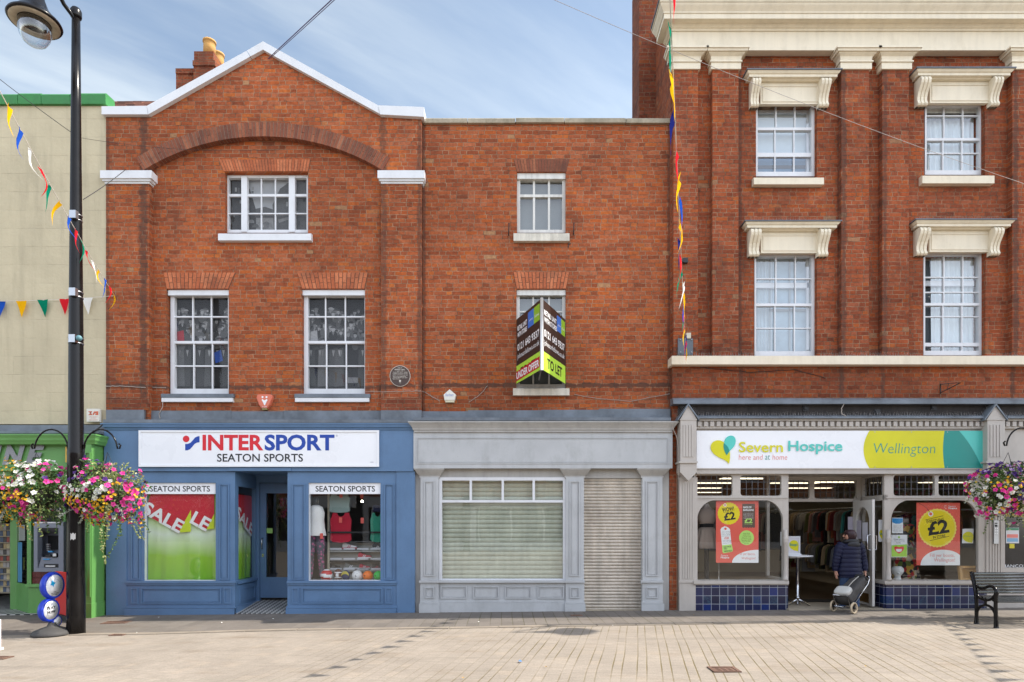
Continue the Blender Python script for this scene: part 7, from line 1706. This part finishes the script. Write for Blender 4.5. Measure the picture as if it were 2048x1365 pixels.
basket(RX - .62, RY, 2.24, 'flower basket with purple top and white fringe above the black bench', zone_far, 37, [(-.2, -.2, .45, 'pale'), (-.3, -.1, .35, 'leaf'), (.0, -.25, .55, 'pale'), (.12, -.2, .7, 'leaf'), (-.1, .2, .5, 'leaf'), (.28, -.1, .6, 'leaf')])
basket(RX + .62, RY, 2.24, 'flower basket on the far side of the right street lamp', zone_right, 41, [(.12, -.2, .5, 'pale'), (-.2, -.15, .3, 'silver')])

# ================================================================ bunting and wires
FC = {'red': (.60, .02, .03), 'yellow': (.85, .45, .01), 'blue': (.02, .09, .48), 'green': (.005, .22, .13), 'white': (.78, .77, .74), 'navy': (.015, .02, .14)}
def cloth(k):
    b = NB('flag_' + k); d = b.n('ShaderNodeBsdfDiffuse'); d.inputs[0].default_value = (*FC[k], 1); tl = b.n('ShaderNodeBsdfTranslucent'); tl.inputs[0].default_value = (*FC[k], 1)
    mx = b.n('ShaderNodeMixShader'); mx.inputs[0].default_value = .35; b.l(d.outputs[0], mx.inputs[1]); b.l(tl.outputs[0], mx.inputs[2]); b.l(mx.outputs[0], b.out.inputs[0]); return b.m
FM = {k: cloth(k) for k in FC}
STR = plain('bunting_tape', (.62, .58, .52), .8)
def bunting(label, path, seq, step, w, h, seed, twist, start=.1, droop=.0):
    rr = random.Random(seed); t = thing('bunting', label, 'bunting', path[0], 'strings of bunting over the street')
    m = MB()
    for a, b_ in zip(path, path[1:]): pass
    m.tube(path, .0045, 5, False); m.build('tape', STR, t)
    cum = [0.0]
    for a, b_ in zip(path, path[1:]): cum.append(cum[-1] + (Vector(b_) - Vector(a)).length)
    def at(d):
        for i in range(len(path) - 1):
            if cum[i + 1] >= d: u = (d - cum[i]) / (cum[i + 1] - cum[i]); return Vector(path[i]).lerp(Vector(path[i + 1]), u)
        return Vector(path[-1])
    d = start; i = 0
    while d + w < cum[-1]:
        a, b_ = at(d), at(d + w); k = seq[i % len(seq)]; dirv = (b_ - a); side = Vector((-dirv.y, dirv.x, 0)); side = side.normalized() if side.length > 1e-4 else Vector((1, 0, 0))
        sw_, cu = rr.gauss(0, twist), rr.uniform(-.5, .5) * twist; n = 6; vs = []; fs = []
        for j in range(n + 1):
            q = j / n; wd_ = 1 - q; c = a.lerp(b_, .5 + rr.uniform(-.01, .01)) + Vector((0, 0, -h * q * (1 - .1 * abs(sw_)))) + side * h * (sw_ * q * q * .6 + cu * math.sin(q * 3)) + dirv.normalized() * h * droop * q
            if j == n: vs.append(c)
            else:
                e = dirv * .5 * wd_; fold = side * wd_ * .03 * math.sin(q * 4 + i)
                vs += [c - e + fold, c, c + e + fold]
        for j in range(n - 1): o = 3 * j; fs += [(o, o + 1, o + 4, o + 3), (o + 1, o + 2, o + 5, o + 4)]
        o = 3 * (n - 1); fs += [(o, o + 1, 3 * n), (o + 1, o + 2, 3 * n)]
        mm = MB(); mm.smooth = True; mm.add(vs, fs); mm.build('flag', FM[k], t)
        d += step; i += 1
    return t
SEQ = ['yellow', 'blue', 'white', 'red', 'green']
aL = (X(229, -.14), -.14, Z(592, -.14))
bunting('bunting running along the cream wall to the left from the gabled building', catenary(aL, (-13.0, -.25, 5.95), .12, 20), ['white', 'red', 'green', 'yellow', 'blue'], .41, .2, .32, 3, .12, .40, -.03)
bunting('bunting sloping from the gabled building up to the left, out over the street', catenary(aL, (-3.76, -9.0, 6.3), .15, 24), ['yellow', 'red', 'blue', 'yellow', 'white', 'red', 'green', 'red', 'blue', 'yellow', 'green', 'red', 'white', 'blue', 'yellow'], .40, .13, .36, 5, .3, .08, .10)
aR = (X(1372, -.28), -.28, Z(700, -.28))
bunting('bunting rising steeply from the bolted plate on the right building across the street', catenary(aR, (-.30, -12.5, 5.6), .35, 30), ['yellow', 'red', 'navy', 'yellow', 'green', 'red', 'blue', 'yellow', 'white', 'green', 'red', 'navy', 'yellow', 'blue'], .42, .2, .34, 7, .14, .1, .05)
bunting('bunting across the street beyond the right edge that shades the paving by the bench', catenary((11.9, -.3, 5.2), (7.2, -9.5, 5.8), .4, 24), SEQ, .42, .2, .34, 9, .12, .1)
def wire(label, pts, r, mat_, sag, name='overhead_wire'):
    m = MB(); m.tube(catenary(pts[0], pts[1], sag, 20), r, 5, False); return tag(m.build(name, mat_), label, 'wire')
P3 = lambda px, py, Y: (X(px, Y), Y, Z(py, Y))
wire('purple overhead cable sloping up to the right from the gable, upper of the pair', [P3(536, 118, -.22), P3(760, -90, -5)], .0075, CABLE_P, .0)
wire('purple overhead cable sloping up to the right from the gable, lower of the pair', [P3(538, 119, -.22), P3(766, -90, -5)], .005, CABLE_P, .01)
wire('thin pale wire crossing the sky and the right building downwards to the right', [P3(1040, -30, -2.5), P3(2090, 382, -.6)], .0038, plain('pale_wire', (.33, .30, .29), .6), .12)
wire('thin wire from the street lamp up to the white pier cap', [(LX + .08, LY + .05, Z(396, LY)), P3(252, 339, -.2)], .006, CABLE, .02)
wire('thin wire slanting down from the left to the street lamp', [P3(-60, 112, -2.4), (LX, LY, Z(272, LY))], .005, CABLE, .02)
wire('faint wire sagging before the gable arch', [P3(160, 276, -.5), P3(560, 300, -.2)], .003, CABLE, .1)

# ================================================================ pavement sign, red board
t = thing('lottery_sign', 'blue pavement sign of three stacked discs reading PLAY NOW on a black base', 'pavement sign', (-7.10, -2.27, g(-7.10)))
LBL = paint('lottery_blue', (.012, .04, .42), .3, .06, 0); bx, by, bz = -7.10, -2.27, g(-7.10)
yaw = math.atan2(-.06, .998); nrm = Vector((math.cos(yaw), math.sin(yaw), 0)); uu = Vector((-nrm.y, nrm.x, 0))
LMt = Matrix(((uu.x, 0, nrm.x, bx), (uu.y, 0, nrm.y, by), (0, 1, 0, bz), (0, 0, 0, 1)))         # u right for the reader, v up, w to the reader
m = MB(); m.lathe([(.27, bz + .005), (.275, bz + .03), (.24, bz + .075), (.14, bz + .115), (.07, bz + .14), (.05, bz + .19), (.04, bz + .2)], bx, by, 36); m.build('base', plain('black_rubber', (.055, .052, .05), .75, bump=.3), t)
def disc(u, v, r, th_, face):
    m = MB(); m.M = LMt @ Matrix.Translation((u, v, 0)); prof = [(r * .80, -th_ * .4), (r * .93, -th_ * .5), (r, -th_ * .2), (r, th_ * .2), (r * .93, th_ * .5), (r * .80, th_ * .42)]
    m.lathe(prof, 0, 0, 40); m.build('rim', LBL, t)
    m = MB(); m.M = LMt @ Matrix.Translation((u, v, 0)); m.lathe([(r * .79, -th_ * .43), (r * .79, th_ * .46)], 0, 0, 40); m.build('face', plain('sign_face_white', (.72, .72, .74), .35), t)
disc(.0, .765, .21, .09, 1); disc(-.07, .395, .18, .09, 1); disc(.06, .205, .09, .085, 0)
m = MB(); m.m = 0; m.textm('PLAY', -.07 - .085, -.07 + .085, .41, .455, LMt, .03, 0, -.0445); m.textm('NOW', -.07 - .08, -.07 + .08, .345, .39, LMt, .03, 0, -.0445)
m.textm('THE', -.03, .03, .665, .68, LMt, .02, 0, -.0445); m.textm('NATIONAL', -.075, .075, .64, .658, LMt, .02, 0, -.0445); m.textm('LOTTERY', -.065, .065, .616, .634, LMt, .02, 0, -.0445)
m.m = 1; m.M = LMt @ Matrix.Translation((-.045, .80, .0445)); m.add([(0, .06, 0), (.02, .02, 0), (.06, .01, 0), (.025, -.02, 0), (.02, -.06, 0), (-.01, -.025, 0), (-.05, -.02, 0), (-.025, .01, 0), (-.03, .045, 0), (-.008, .03, 0)], [tuple(range(10))])
m.m = 2; m.M = LMt; 
for i in range(7): a = rad(-50 + 22 * i); m.textm('.', .02 + .085 * math.cos(a), .038 + .085 * math.cos(a), .76 + .085 * math.sin(a), .778 + .085 * math.sin(a), Matrix.Identity(4), 0, 0, -.0445)
m.build('lettering', [INK, plain('star_cyan', (.0, .32, .62), .4), plain('dots_grey', (.3, .35, .42), .5)], t)
t = thing('red_board', 'red advertising A-board standing behind the street lamp', 'pavement sign', (-8.0, -.75, g(-8)))
p0_, p1_ = Vector((X(112, -.45), -.45, g(-8))), Vector((X(150, -1.05), -1.05, g(-8))); u = p1_ - p0_; L_ = u.length; u.normalize(); w = Vector((-u.y, u.x, 0)); w = w if w.y < 0 or w.x > 0 else -w
if w.x < 0: w = -w
AM = Matrix(((u.x, 0, w.x, p0_.x), (u.y, 0, w.y, p0_.y), (0, 1, 0, p0_.z), (0, 0, 0, 1)))
if (u.cross(Vector((0, 0, 1)))).dot(w) < 0: pass
RB = plain('board_red', (.55, .022, .02), .4)
m = MB(); m.M = AM; m.box(0, L_, .08, .86, -.012, .012); m.build('panel', RB, t); m = MB(); m.M = AM; m.box(.0, L_, .0, .10, -.06, .06); m.build('foot', BLK, t)
m = MB(); m.M = AM; m.m = 0; ring = [(.35 + .09 * math.cos(a), .70 + .09 * math.sin(a)) for a in [2 * PI * i / 20 for i in range(20)]]; rin = [(.35 + .065 * math.cos(a), .70 + .065 * math.sin(a)) for a in [2 * PI * i / 20 for i in range(20)]]
for i in range(20): j = (i + 1) % 20; m.add([(*ring[i], .0145), (*ring[j], .0145), (*rin[j], .0145), (*rin[i], .0145)], [(0, 1, 2, 3)])
m.add([(.10, .22, .0143), (.55, .22, .0143), (.52, .48, .0143), (.30, .56, .0143), (.12, .48, .0143)], [tuple(range(5))]); m.m = 1; m.add([(.14, .30, .0150), (.26, .30, .0150), (.28, .40, .0150), (.12, .40, .0150)], [(0, 1, 2, 3)]); m.m = 2; m.add([(.12, .40, .0151), (.28, .40, .0151), (.20, .45, .0151)], [(0, 1, 2)])
m.build('print', [WHITE_INK, plain('coffee_brown', (.10, .03, .01), .5), plain('bun_tan', (.5, .28, .1), .5)], t)
m = MB(); x, y, z = ground(-1.5, 1302); m.M = Matrix.Translation((x, y, z)); m.box(-.45, .0, -.02, .03, .03, .42); m.box(-.45, -.02, -.1, .1, 0, .03); tag(m.build('white_board', SIGN_WHITE), 'edge of a white pavement board at the far left border', 'pavement sign')

# ================================================================ bench
bn = thing('bench', 'black bench with cast iron scrolled end and gloss slats under the right basket', 'bench', (8.3, -2.15, g(8.3)))
BX = 7.40
def bpt(px, py): s_ = (px - 1024) / BX; return (F / s_ - DIST, EYE - (py - 1050) / s_)
strokes = [([(1942.3, 1144), (1945, 1155), (1948.5, 1167), (1951.2, 1180), (1952.4, 1194), (1953, 1206), (1953.2, 1220), (1953.0, 1234), (1953.0, 1250)], [.022, .024, .027, .028, .026, .024, .026, .024, .034]),
           ([(1949, 1167), (1954.5, 1173.5), (1961.5, 1177), (1968, 1177), (1974, 1174.5), (1980, 1173), (1986, 1174.5), (1991, 1179), (1993.2, 1186), (1991.5, 1195), (1991.3, 1208), (1991.3, 1224), (1992, 1240), (1992.5, 1258)], [.018, .022, .024, .024, .022, .022, .023, .025, .026, .026, .024, .026, .026, .032]),
           ([(1952.4, 1187), (1956, 1193), (1961.5, 1197.5), (1971.4, 1201), (1981, 1199.5), (1987.5, 1194.5), (1991.5, 1188)], .02), ([(1971.4, 1201), (1971.4, 1211)], .016),
           ([(1953.6, 1224), (1957, 1217.5), (1963, 1212.5), (1971.4, 1210.5), (1980, 1213.5), (1986, 1219), (1990.8, 1228)], .02)]
def smooth_path(pts, rs, n=3):
    out, ro = [], []
    rs = rs if isinstance(rs, list) else [rs] * len(pts)
    for i in range(len(pts) - 1):
        p0 = pts[max(i - 1, 0)]; p1, p2 = pts[i], pts[i + 1]; p3 = pts[min(i + 2, len(pts) - 1)]
        for k in range(n):
            t = k / n; out.append(tuple(.5 * (2 * b_ + (c - a) * t + (2 * a - 5 * b_ + 4 * c - d) * t * t + (-a + 3 * b_ - 3 * c + d) * t ** 3) for a, b_, c, d in zip(p0, p1, p2, p3))); ro.append(rs[i] + (rs[i + 1] - rs[i]) * t)
    return out + [pts[-1]], ro + [rs[-1]]
for ox in (0.0, 1.80):
    m = MB()
    for pts, r_ in strokes:
        yz, rs = smooth_path([bpt(*p) for p in pts], r_)
        old = len(m.v); m.tube([(0, a, b_) for a, b_ in yz], rs, 10)
        for i in range(old, len(m.v)): v = m.v[i]; m.v[i] = Vector((BX + ox + v.x * 1.15, v.y, max(v.z, g(BX) + .0)))
    m.build('end_frame', BLACK_GLOSS, bn)
back = [bpt(1943.5, 1148), bpt(1951.4, 1184)]
b0, b1 = Vector((0, *bpt(1944.2, 1147.5))), Vector((0, *bpt(1951.5, 1184)))
SLATP = paint('black_slat_paint', (.01, .009, .009), .14, .2, .04, spec=.45)
path = []
for i in range(7): path.append(b0.lerp(b1, i / 6) + Vector((0, -.035, 0)))
f0 = b1 + Vector((0, -.06, -.045))
for i in range(6): u = i / 5; path.append(f0 + Vector((0, -.075 * i, -.045 + .02 * math.cos(u * 2.6))))
for i, p in enumerate(path):
    m = MB(); d = (path[min(i + 1, len(path) - 1)] - path[max(i - 1, 0)]).normalized(); nrm_ = Vector((0, -d.z, d.y))
    sec = []
    for k in range(12): a = 2 * PI * k / 12; q = p + d * .024 * math.copysign(abs(math.cos(a)) ** .7, math.cos(a)) + nrm_ * .013 * math.copysign(abs(math.sin(a)) ** .8, math.sin(a)); sec.append((q.y, q.z))
    m.smooth = True; m.extx(sec, BX + .0, BX + 1.83); m.build('slat', SLATP, bn)
m = MB(); m.tube([(BX + .9, *path[0].yz), (BX + .9, *(path[6] + Vector((0, .02, 0))).yz), (BX + .9, *(path[9] + Vector((0, 0, -.04))).yz), (BX + .9, *(path[12] + Vector((0, 0, -.03))).yz)], .014, 8); m.build('middle_strap', BLACK_GLOSS, bn)

# ================================================================ the shopper and her trolley
PX_, PY_ = 6.34, -.18; PZ = g(PX_) + .006
pr = thing('person', 'woman seen from behind in a navy quilted jacket and jeans pulling a shopping trolley', 'person', (PX_, PY_, PZ))
SKIN = paint('skin', (.50, .26, .18), .6, .05, 0)
T_ = Matrix.Translation((PX_, PY_, PZ))
J = {'pel': (0, 0, .72), 'sp': (0, .0, .95), 'ch': (0, .01, 1.12), 'nk': (0, .0, 1.27), 'hd': (-.012, .015, 1.36), 'tp': (-.012, .015, 1.44)}
V = []; E = []; RD = []
def av(p, r): V.append(Vector(p)); RD.append(r); return len(V) - 1
def chain(i0, pts):
    for p, r in pts: j = av(p, r); E.append((i0, j)); i0 = j
    return i0
pel = av(J['pel'], .115); sp = chain(pel, [(J['sp'], .105)]); chs = chain(sp, [(J['ch'], .115)]); chain(chs, [(J['nk'], .048), ((-.005, .008, 1.31), .058), (J['hd'], .078), ((-.012, .02, 1.42), .062)])
HANDS = {}
for s_ in (-1, 1):
    kn = (s_ * .085, -.015 if s_ > 0 else .04, .40); an = (s_ * .085, -.05 if s_ > 0 else .09, .08)
    a = chain(pel, [((s_ * .085, 0, .66), .09), (kn, .058), (an, .04), ((an[0] + s_ * .01, an[1] + .09, .035), .033)])
    wr = (s_ * .262, .02 if s_ < 0 else -.04, .72)
    w = chain(chs, [((s_ * .155, 0, 1.17), .058), ((s_ * .238, .0, .94), .042), (wr, .027)])
    pm = chain(w, [((wr[0] - s_ * .004, wr[1] - .006, wr[2] - .045), .026), ((wr[0] - s_ * .008, wr[1] - .01, wr[2] - .075), .024)])
    for k in range(4):
        o = (k - 1.5) * .017; L = [.062, .072, .068, .052][k]; c_ = .028 if s_ > 0 else .012
        b_ = (wr[0] - s_ * .006, wr[1] - .012 + o, wr[2] - .085)
        chain(pm, [(b_, .0095), ((b_[0] - s_ * c_ * .35, b_[1], b_[2] - L * .5), .0085), ((b_[0] - s_ * c_ * 1.2, b_[1], b_[2] - L), .007)])
    chain(w, [((wr[0] - s_ * .012, wr[1] - .036, wr[2] - .035), .0105), ((wr[0] - s_ * .018, wr[1] - .05, wr[2] - .065), .0085), ((wr[0] - s_ * .024, wr[1] - .052, wr[2] - .09), .007)])
    HANDS[s_] = Vector(wr)
me = bpy.data.meshes.new('body'); me.from_pydata([tuple(v) for v in V], E, []); ob = bpy.data.objects.new('body', me); COL.objects.link(ob); me.materials.append(SKIN)
md = ob.modifiers.new('Skin', 'SKIN'); md.use_smooth_shade = True
if not me.skin_vertices:
    bpy.context.view_layer.objects.active = ob
    try: bpy.ops.mesh.customdata_skin_add()
    except Exception: pass
for i, sv in enumerate(me.skin_vertices[0].data): sv.radius = (RD[i], RD[i] * (.8 if i in (0, 1, 2) else 1)); sv.use_root = (i == 0)
sb_ = ob.modifiers.new('Subdivision', 'SUBSURF'); sb_.levels = 1; sb_.render_levels = 2
ob.matrix_world = T_; bpy.context.view_layer.update(); ob.parent = pr; ob.matrix_parent_inverse = Matrix.Translation(-Vector(pr.location))
# face looks to the left: nose, eyes, ear
m = MB(); m.M = T_; m.tube([(-.085, .03, 1.40), (-.108, .033, 1.372), (-.088, .03, 1.355)], [.008, .014, .01], 8); m.ball((.0, -.06, 1.365), .02, 10, 8, .5, .4, 1.2); m.tube([(-.082, .01, 1.325), (-.092, .035, 1.325), (-.082, .055, 1.325)], .006, 6); m.build('nose', SKIN, pr)
m = MB(); m.M = T_
for yy_ in (-.005, .06): m.ball((-.085, yy_, 1.39), .009, 8, 6)
m.build('eye', INK, pr)
HAIR = paint('dark_maroon_hair', (.030, .010, .014), .45, .25, .5, fine=120)
m = MB(); m.M = T_
prof = [(.070, 1.285), (.098, 1.32), (.112, 1.365), (.115, 1.40), (.106, 1.445), (.08, 1.475), (.04, 1.49), (.002, 1.493)]
def hairf(a, j):
    f_ = (math.cos(a - PI) + 1) / 2                      # towards the face at -X
    return 1 - (.42 * f_ ** 3 if j < 4 else .05 * f_) + .018 * math.sin(11 * a + j)
m.lathe(prof, .006, .01, 40, 1.0, 1.02, hairf); m.build('hair', HAIR, pr)
NAVY_J = paint('navy_quilted_nylon', (.0075, .009, .032), .55, .12, .15, spec=.25, fine=30)
def quilt(z): f_ = ((z - .62) / .082) % 1.0; return .013 * (math.sin(PI * f_) ** .6)
m = MB(); m.M = T_; prof = []
ctrl = [(.60, .203), (.66, .214), (.74, .212), (.82, .203), (.92, .192), (1.02, .19), (1.10, .192), (1.16, .186), (1.20, .165), (1.235, .125), (1.265, .088), (1.285, .075)]
N = 90
for i in range(N + 1):
    z = .60 + (1.285 - .60) * i / N
    for (za_, ra), (zb_, rb) in zip(ctrl, ctrl[1:]):
        if za_ <= z <= zb_: r_ = ra + (rb - ra) * (z - za_) / (zb_ - za_)
    prof.append((r_ + (quilt(z) if z < 1.18 else .004), z))
m.lathe(prof, 0, 0, 36, 1.0, .70, lambda a, j: 1 - .012 * (abs(math.sin(a * 1.5)) < .12)); j_ = m.build('jacket', NAVY_J, pr)
for s_ in (-1, 1):
    w = HANDS[s_]; pts = [Vector((s_ * .135, 0, 1.215)), Vector((s_ * .19, 0, 1.14)), Vector((s_ * .228, .0, 1.02)), Vector((s_ * .25, .0, .93)), Vector((s_ * .262, w.y * .6, .82)), w + Vector((0, 0, .0))]
    P_, RR = [], []
    sp_, rs_ = smooth_path([tuple(p) for p in pts], [.085, .085, .072, .064, .058, .046], 10)
    for i, (p, r_) in enumerate(zip(sp_, rs_)): P_.append(p); RR.append(r_ + .008 * abs(math.sin(i * PI / 6.0)) ** .6)
    m = MB(); m.M = T_; m.tube(P_, RR, 18); m.build('sleeve', NAVY_J, pr)
m = MB(); m.M = T_
m.tube([(.115 * math.cos(a) + .01, .075 * math.sin(a) - .015, 1.262 - .022 * math.sin(a)) for a in [2 * PI * i / 20 for i in range(21)]], .038, 12, False)
m.ball((.02, -.105, 1.215), .095, 18, 12, 1.25, .34, .72); m.build('hood', paint('black_hood', (.012, .012, .016), .45, .15, .1), pr)
JEAN = paint('dark_denim', (.035, .065, .14), .85, .15, .4, fine=90)
for s_ in (-1, 1):
    m = MB(); m.M = T_; y1 = -.015 if s_ > 0 else .04; y2 = -.05 if s_ > 0 else .09
    m.tube([(s_ * .075, 0, .72), (s_ * .085, .0, .62), (s_ * .085, y1, .40), (s_ * .085, y2 * .8, .22), (s_ * .085, y2, .06)], [.125, .108, .078, .066, .062], 18); m.build('jeans_leg', JEAN, pr)
    m = MB(); m.M = T_; m.ball((s_ * .088, y2 + .05, .036), .05, 14, 10, .85, 2.2, .75); m.build('shoe', plain('dark_shoe', (.03, .03, .035), .6), pr)
# trolley
WHp = thing('shopping_trolley', 'two wheeled shopping trolley with grey bag and white front pouch', 'trolley', (6.0, -.6, g(6)))
hand = Vector((PX_, PY_, PZ)) + HANDS[1] + Vector((-.012, -.012, -.10)); ax = Vector((6.0, -.60, g(6) + .105))
a_ = (hand - ax); AL = a_.length; a_.normalize(); hz = Vector((a_.x, a_.y, 0)).normalized(); ac = Vector((hz.y, -hz.x, 0)); up = ac.cross(a_) * 1.0
if up.z < 0: up = -up
BM = Matrix(((ac.x, up.x, a_.x, ax.x), (ac.y, up.y, a_.y, ax.y), (ac.z, up.z, a_.z, ax.z), (0, 0, 0, 1)))   # u across, v off the upper side, w along the handle
TUBE = CHROME
m = MB(); m.M = BM
for s_ in (-1, 1): m.tube([(s_ * .13, -.02, -.02), (s_ * .13, -.02, AL * .78), (s_ * .10, -.01, AL * .97), (s_ * .07, 0, AL)], .011, 8)
m.tube([(-.19, 0, 0), (.19, 0, 0)], .010, 8); m.tube([(-.13, .24, .04), (.13, .24, .04)], .009, 8)
for s_ in (-1, 1): m.tube([(s_ * .13, -.02, .0), (s_ * .13, .24, .04)], .009, 8)
m.build('frame', TUBE, WHp)
m = MB(); m.M = BM; m.tube([(-.075, 0, AL), (.075, 0, AL)], .017, 10); m.build('handle', BLK, WHp)
BAG = paint('grey_bag_canvas', (.06, .055, .053), .75, .18, .3, fine=18)
m = MB(); m.M = BM; vs = []; fs = []; nu, nw = 20, 16
for j in range(nw + 1):
    w_ = .05 + (AL * .82 - .05) * j / nw; q = j / nw; hw = .15 - .02 * q; dp = .235 - .09 * q
    for i in range(nu):
        a = 2 * PI * i / nu; sx, sy = math.copysign(abs(math.cos(a)) ** .36, math.cos(a)), math.copysign(abs(math.sin(a)) ** .36, math.sin(a))
        k = 1 + .03 * math.sin(a * 3 + j * .9) + .02 * math.sin(j * 2.1 + a); vs.append((sx * hw * k, dp / 2 + sy * dp / 2 * k, w_))
for j in range(nw):
    for i in range(nu): fs.append((j * nu + i, j * nu + (i + 1) % nu, (j + 1) * nu + (i + 1) % nu, (j + 1) * nu + i))
fs += [tuple(range(nu))[::-1], tuple(range(nw * nu, (nw + 1) * nu))]
m.smooth = True; m.add(vs, fs); m.build('bag', BAG, WHp)
m = MB(); m.M = BM; k0 = len(m.v); m.ball((0, .0, .0), 1.0, 24, 16)
for i in range(len(m.v)):
    v = BM.inverted() @ m.v[i]; e_ = lambda q: math.copysign(abs(q) ** .55, q); m.v[i] = BM @ Vector((e_(v.x) * .145, .24 + e_(v.y) * .055, .16 + e_(v.z) * .105))
m.build('pouch', paint('off_white_pouch', (.50, .49, .46), .7, .08, .2), WHp)
m = MB(); m.M = BM; m.tube([(.05, .26, AL * .25), (.05, .24, AL * .5), (.05, .19, AL * .74)], .008, 5); m.build('strap', plain('pale_strap', (.42, .40, .36), .7), WHp)
m = MB(); m.M = BM; m.ball((0, .1, AL * .80), .13, 16, 10, 1.2, .7, .35); m.build('flap', BLK, WHp)
TYRE = plain('cream_tyre', (.55, .44, .30), .7)
for s_ in (-1, 1):
    WM = Matrix.Translation(ax + ac * s_ * .19) @ Matrix(((ac.x, -ac.y, 0, 0), (ac.y, ac.x, 0, 0), (0, 0, 1, 0), (0, 0, 0, 1))) @ Matrix.Rotation(PI / 2, 4, 'Y')
    m = MB(); m.M = WM; m.lathe([(.078, -.016), (.095, -.018), (.103, -.008), (.103, .008), (.095, .018), (.078, .016), (.078, -.016)], 0, 0, 28); o = m.build('wheel', TYRE, WHp)
    m = MB(); m.M = WM; m.lathe([(.01, -.02), (.022, -.02), (.022, .02), (.01, .02)], 0, 0, 12)
    for k in range(5): a = k * 2 * PI / 5; m.tube([(.015 * math.cos(a), .015 * math.sin(a), 0), (.08 * math.cos(a), .08 * math.sin(a), 0)], .007, 5)
    m.build('hub', BLK, o)

# ================================================================ light, sky, camera
EL, AZ = rad(49.5), rad(2.2)
sd = Vector((math.cos(EL) * math.cos(AZ), math.cos(EL) * math.sin(AZ), math.sin(EL)))
lt = bpy.data.lights.new('sun', 'SUN'); lt.energy = 2.6; lt.angle = rad(.53); lt.color = (1.0, .93, .82)
so = bpy.data.objects.new('sun', lt); COL.objects.link(so); so.location = sd * 40; so.rotation_euler = sd.to_track_quat('Z', 'Y').to_euler()
wd_ = bpy.data.worlds.new('World'); SC.world = wd_; wd_.use_nodes = True; nt = wd_.node_tree; nt.nodes.clear()
class WB(NB):
    def __init__(s, t): s.t = t
b = WB(nt); out = b.n('ShaderNodeOutputWorld'); bg_ = b.n('ShaderNodeBackground'); b.l(bg_.outputs[0], out.inputs[0])
sk = b.n('ShaderNodeTexSky', sky_type='NISHITA'); sk.sun_disc = False; sk.sun_elevation = EL; sk.sun_rotation = PI / 2 - AZ; sk.air_density = 1.0; sk.dust_density = 1.0; sk.ozone_density = 1.6
tc = b.n('ShaderNodeTexCoord'); sp = b.n('ShaderNodeSeparateXYZ'); b.l(tc.outputs['Generated'], sp.inputs[0])
zc_ = b.math('ADD', b.math('MAXIMUM', sp.outputs[2], .0), .12)
u_, v_ = b.math('DIVIDE', sp.outputs[0], zc_), b.math('DIVIDE', sp.outputs[1], zc_)
r1, r2 = b.math('ADD', b.math('MULTIPLY', u_, .80), b.math('MULTIPLY', v_, .60)), b.math('SUBTRACT', b.math('MULTIPLY', v_, .80), b.math('MULTIPLY', u_, .60))
vec = b.comb(b.math('MULTIPLY', r1, .55), b.math('MULTIPLY', r2, 2.1), 1.7)
n1 = b.noise(vec, 1.1, 7, .58); n2 = b.noise(b.comb(u_, v_, 4.0), .55, 3, .5)
cl = b.math('MULTIPLY', b.rng(n1, .40, .72, 0, 1, True), b.rng(n2, .32, .58, .2, 1))
hs_ = b.n('ShaderNodeHueSaturation'); hs_.inputs['Saturation'].default_value = .22; hs_.inputs['Value'].default_value = 1.55; b.l(sk.outputs[0], hs_.inputs['Color'])
hz = b.n('ShaderNodeHueSaturation'); hz.inputs['Saturation'].default_value = .84; hz.inputs['Value'].default_value = 1.0; b.l(sk.outputs[0], hz.inputs['Color'])
back = b.rng(b.math('ADD', sp.outputs[1], b.math('MULTIPLY', b.math('SUBTRACT', n2, .5), .5)), .10, -.35, 0, 1, True)     # added bright cloud bank, unseen behind the viewer, to light the facade
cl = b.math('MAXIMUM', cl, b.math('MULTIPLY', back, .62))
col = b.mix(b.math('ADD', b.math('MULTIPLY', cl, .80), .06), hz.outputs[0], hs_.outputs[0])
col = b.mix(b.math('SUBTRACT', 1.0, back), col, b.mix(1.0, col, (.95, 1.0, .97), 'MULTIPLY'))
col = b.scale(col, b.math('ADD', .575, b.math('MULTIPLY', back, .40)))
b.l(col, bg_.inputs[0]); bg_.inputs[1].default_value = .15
cam = bpy.data.cameras.new('camera'); co = bpy.data.objects.new('camera', cam); COL.objects.link(co); co.location = (0, -DIST, EYE); co.rotation_euler = (PI / 2, 0, 0)
cam.sensor_width = 36; cam.lens = 36 * F / 2048; cam.shift_y = (1050 - 682.5) / 2048; cam.clip_end = 500; cam.clip_start = .05
SC.camera = co
SC.view_settings.view_transform = 'Standard'; SC.view_settings.look = 'None'; SC.view_settings.exposure = 1.48; SC.view_settings.gamma = 1.0
SC.render.engine = 'CYCLES'
SC.cycles.use_denoising = True
try: SC.cycles.denoiser = 'OPENIMAGEDENOISE'
except Exception: pass
SC.cycles.max_bounces = 8; SC.cycles.diffuse_bounces = 4; SC.cycles.glossy_bounces = 4; SC.cycles.transparent_max_bounces = 16
SC.cycles.caustics_reflective = False; SC.cycles.caustics_refractive = False
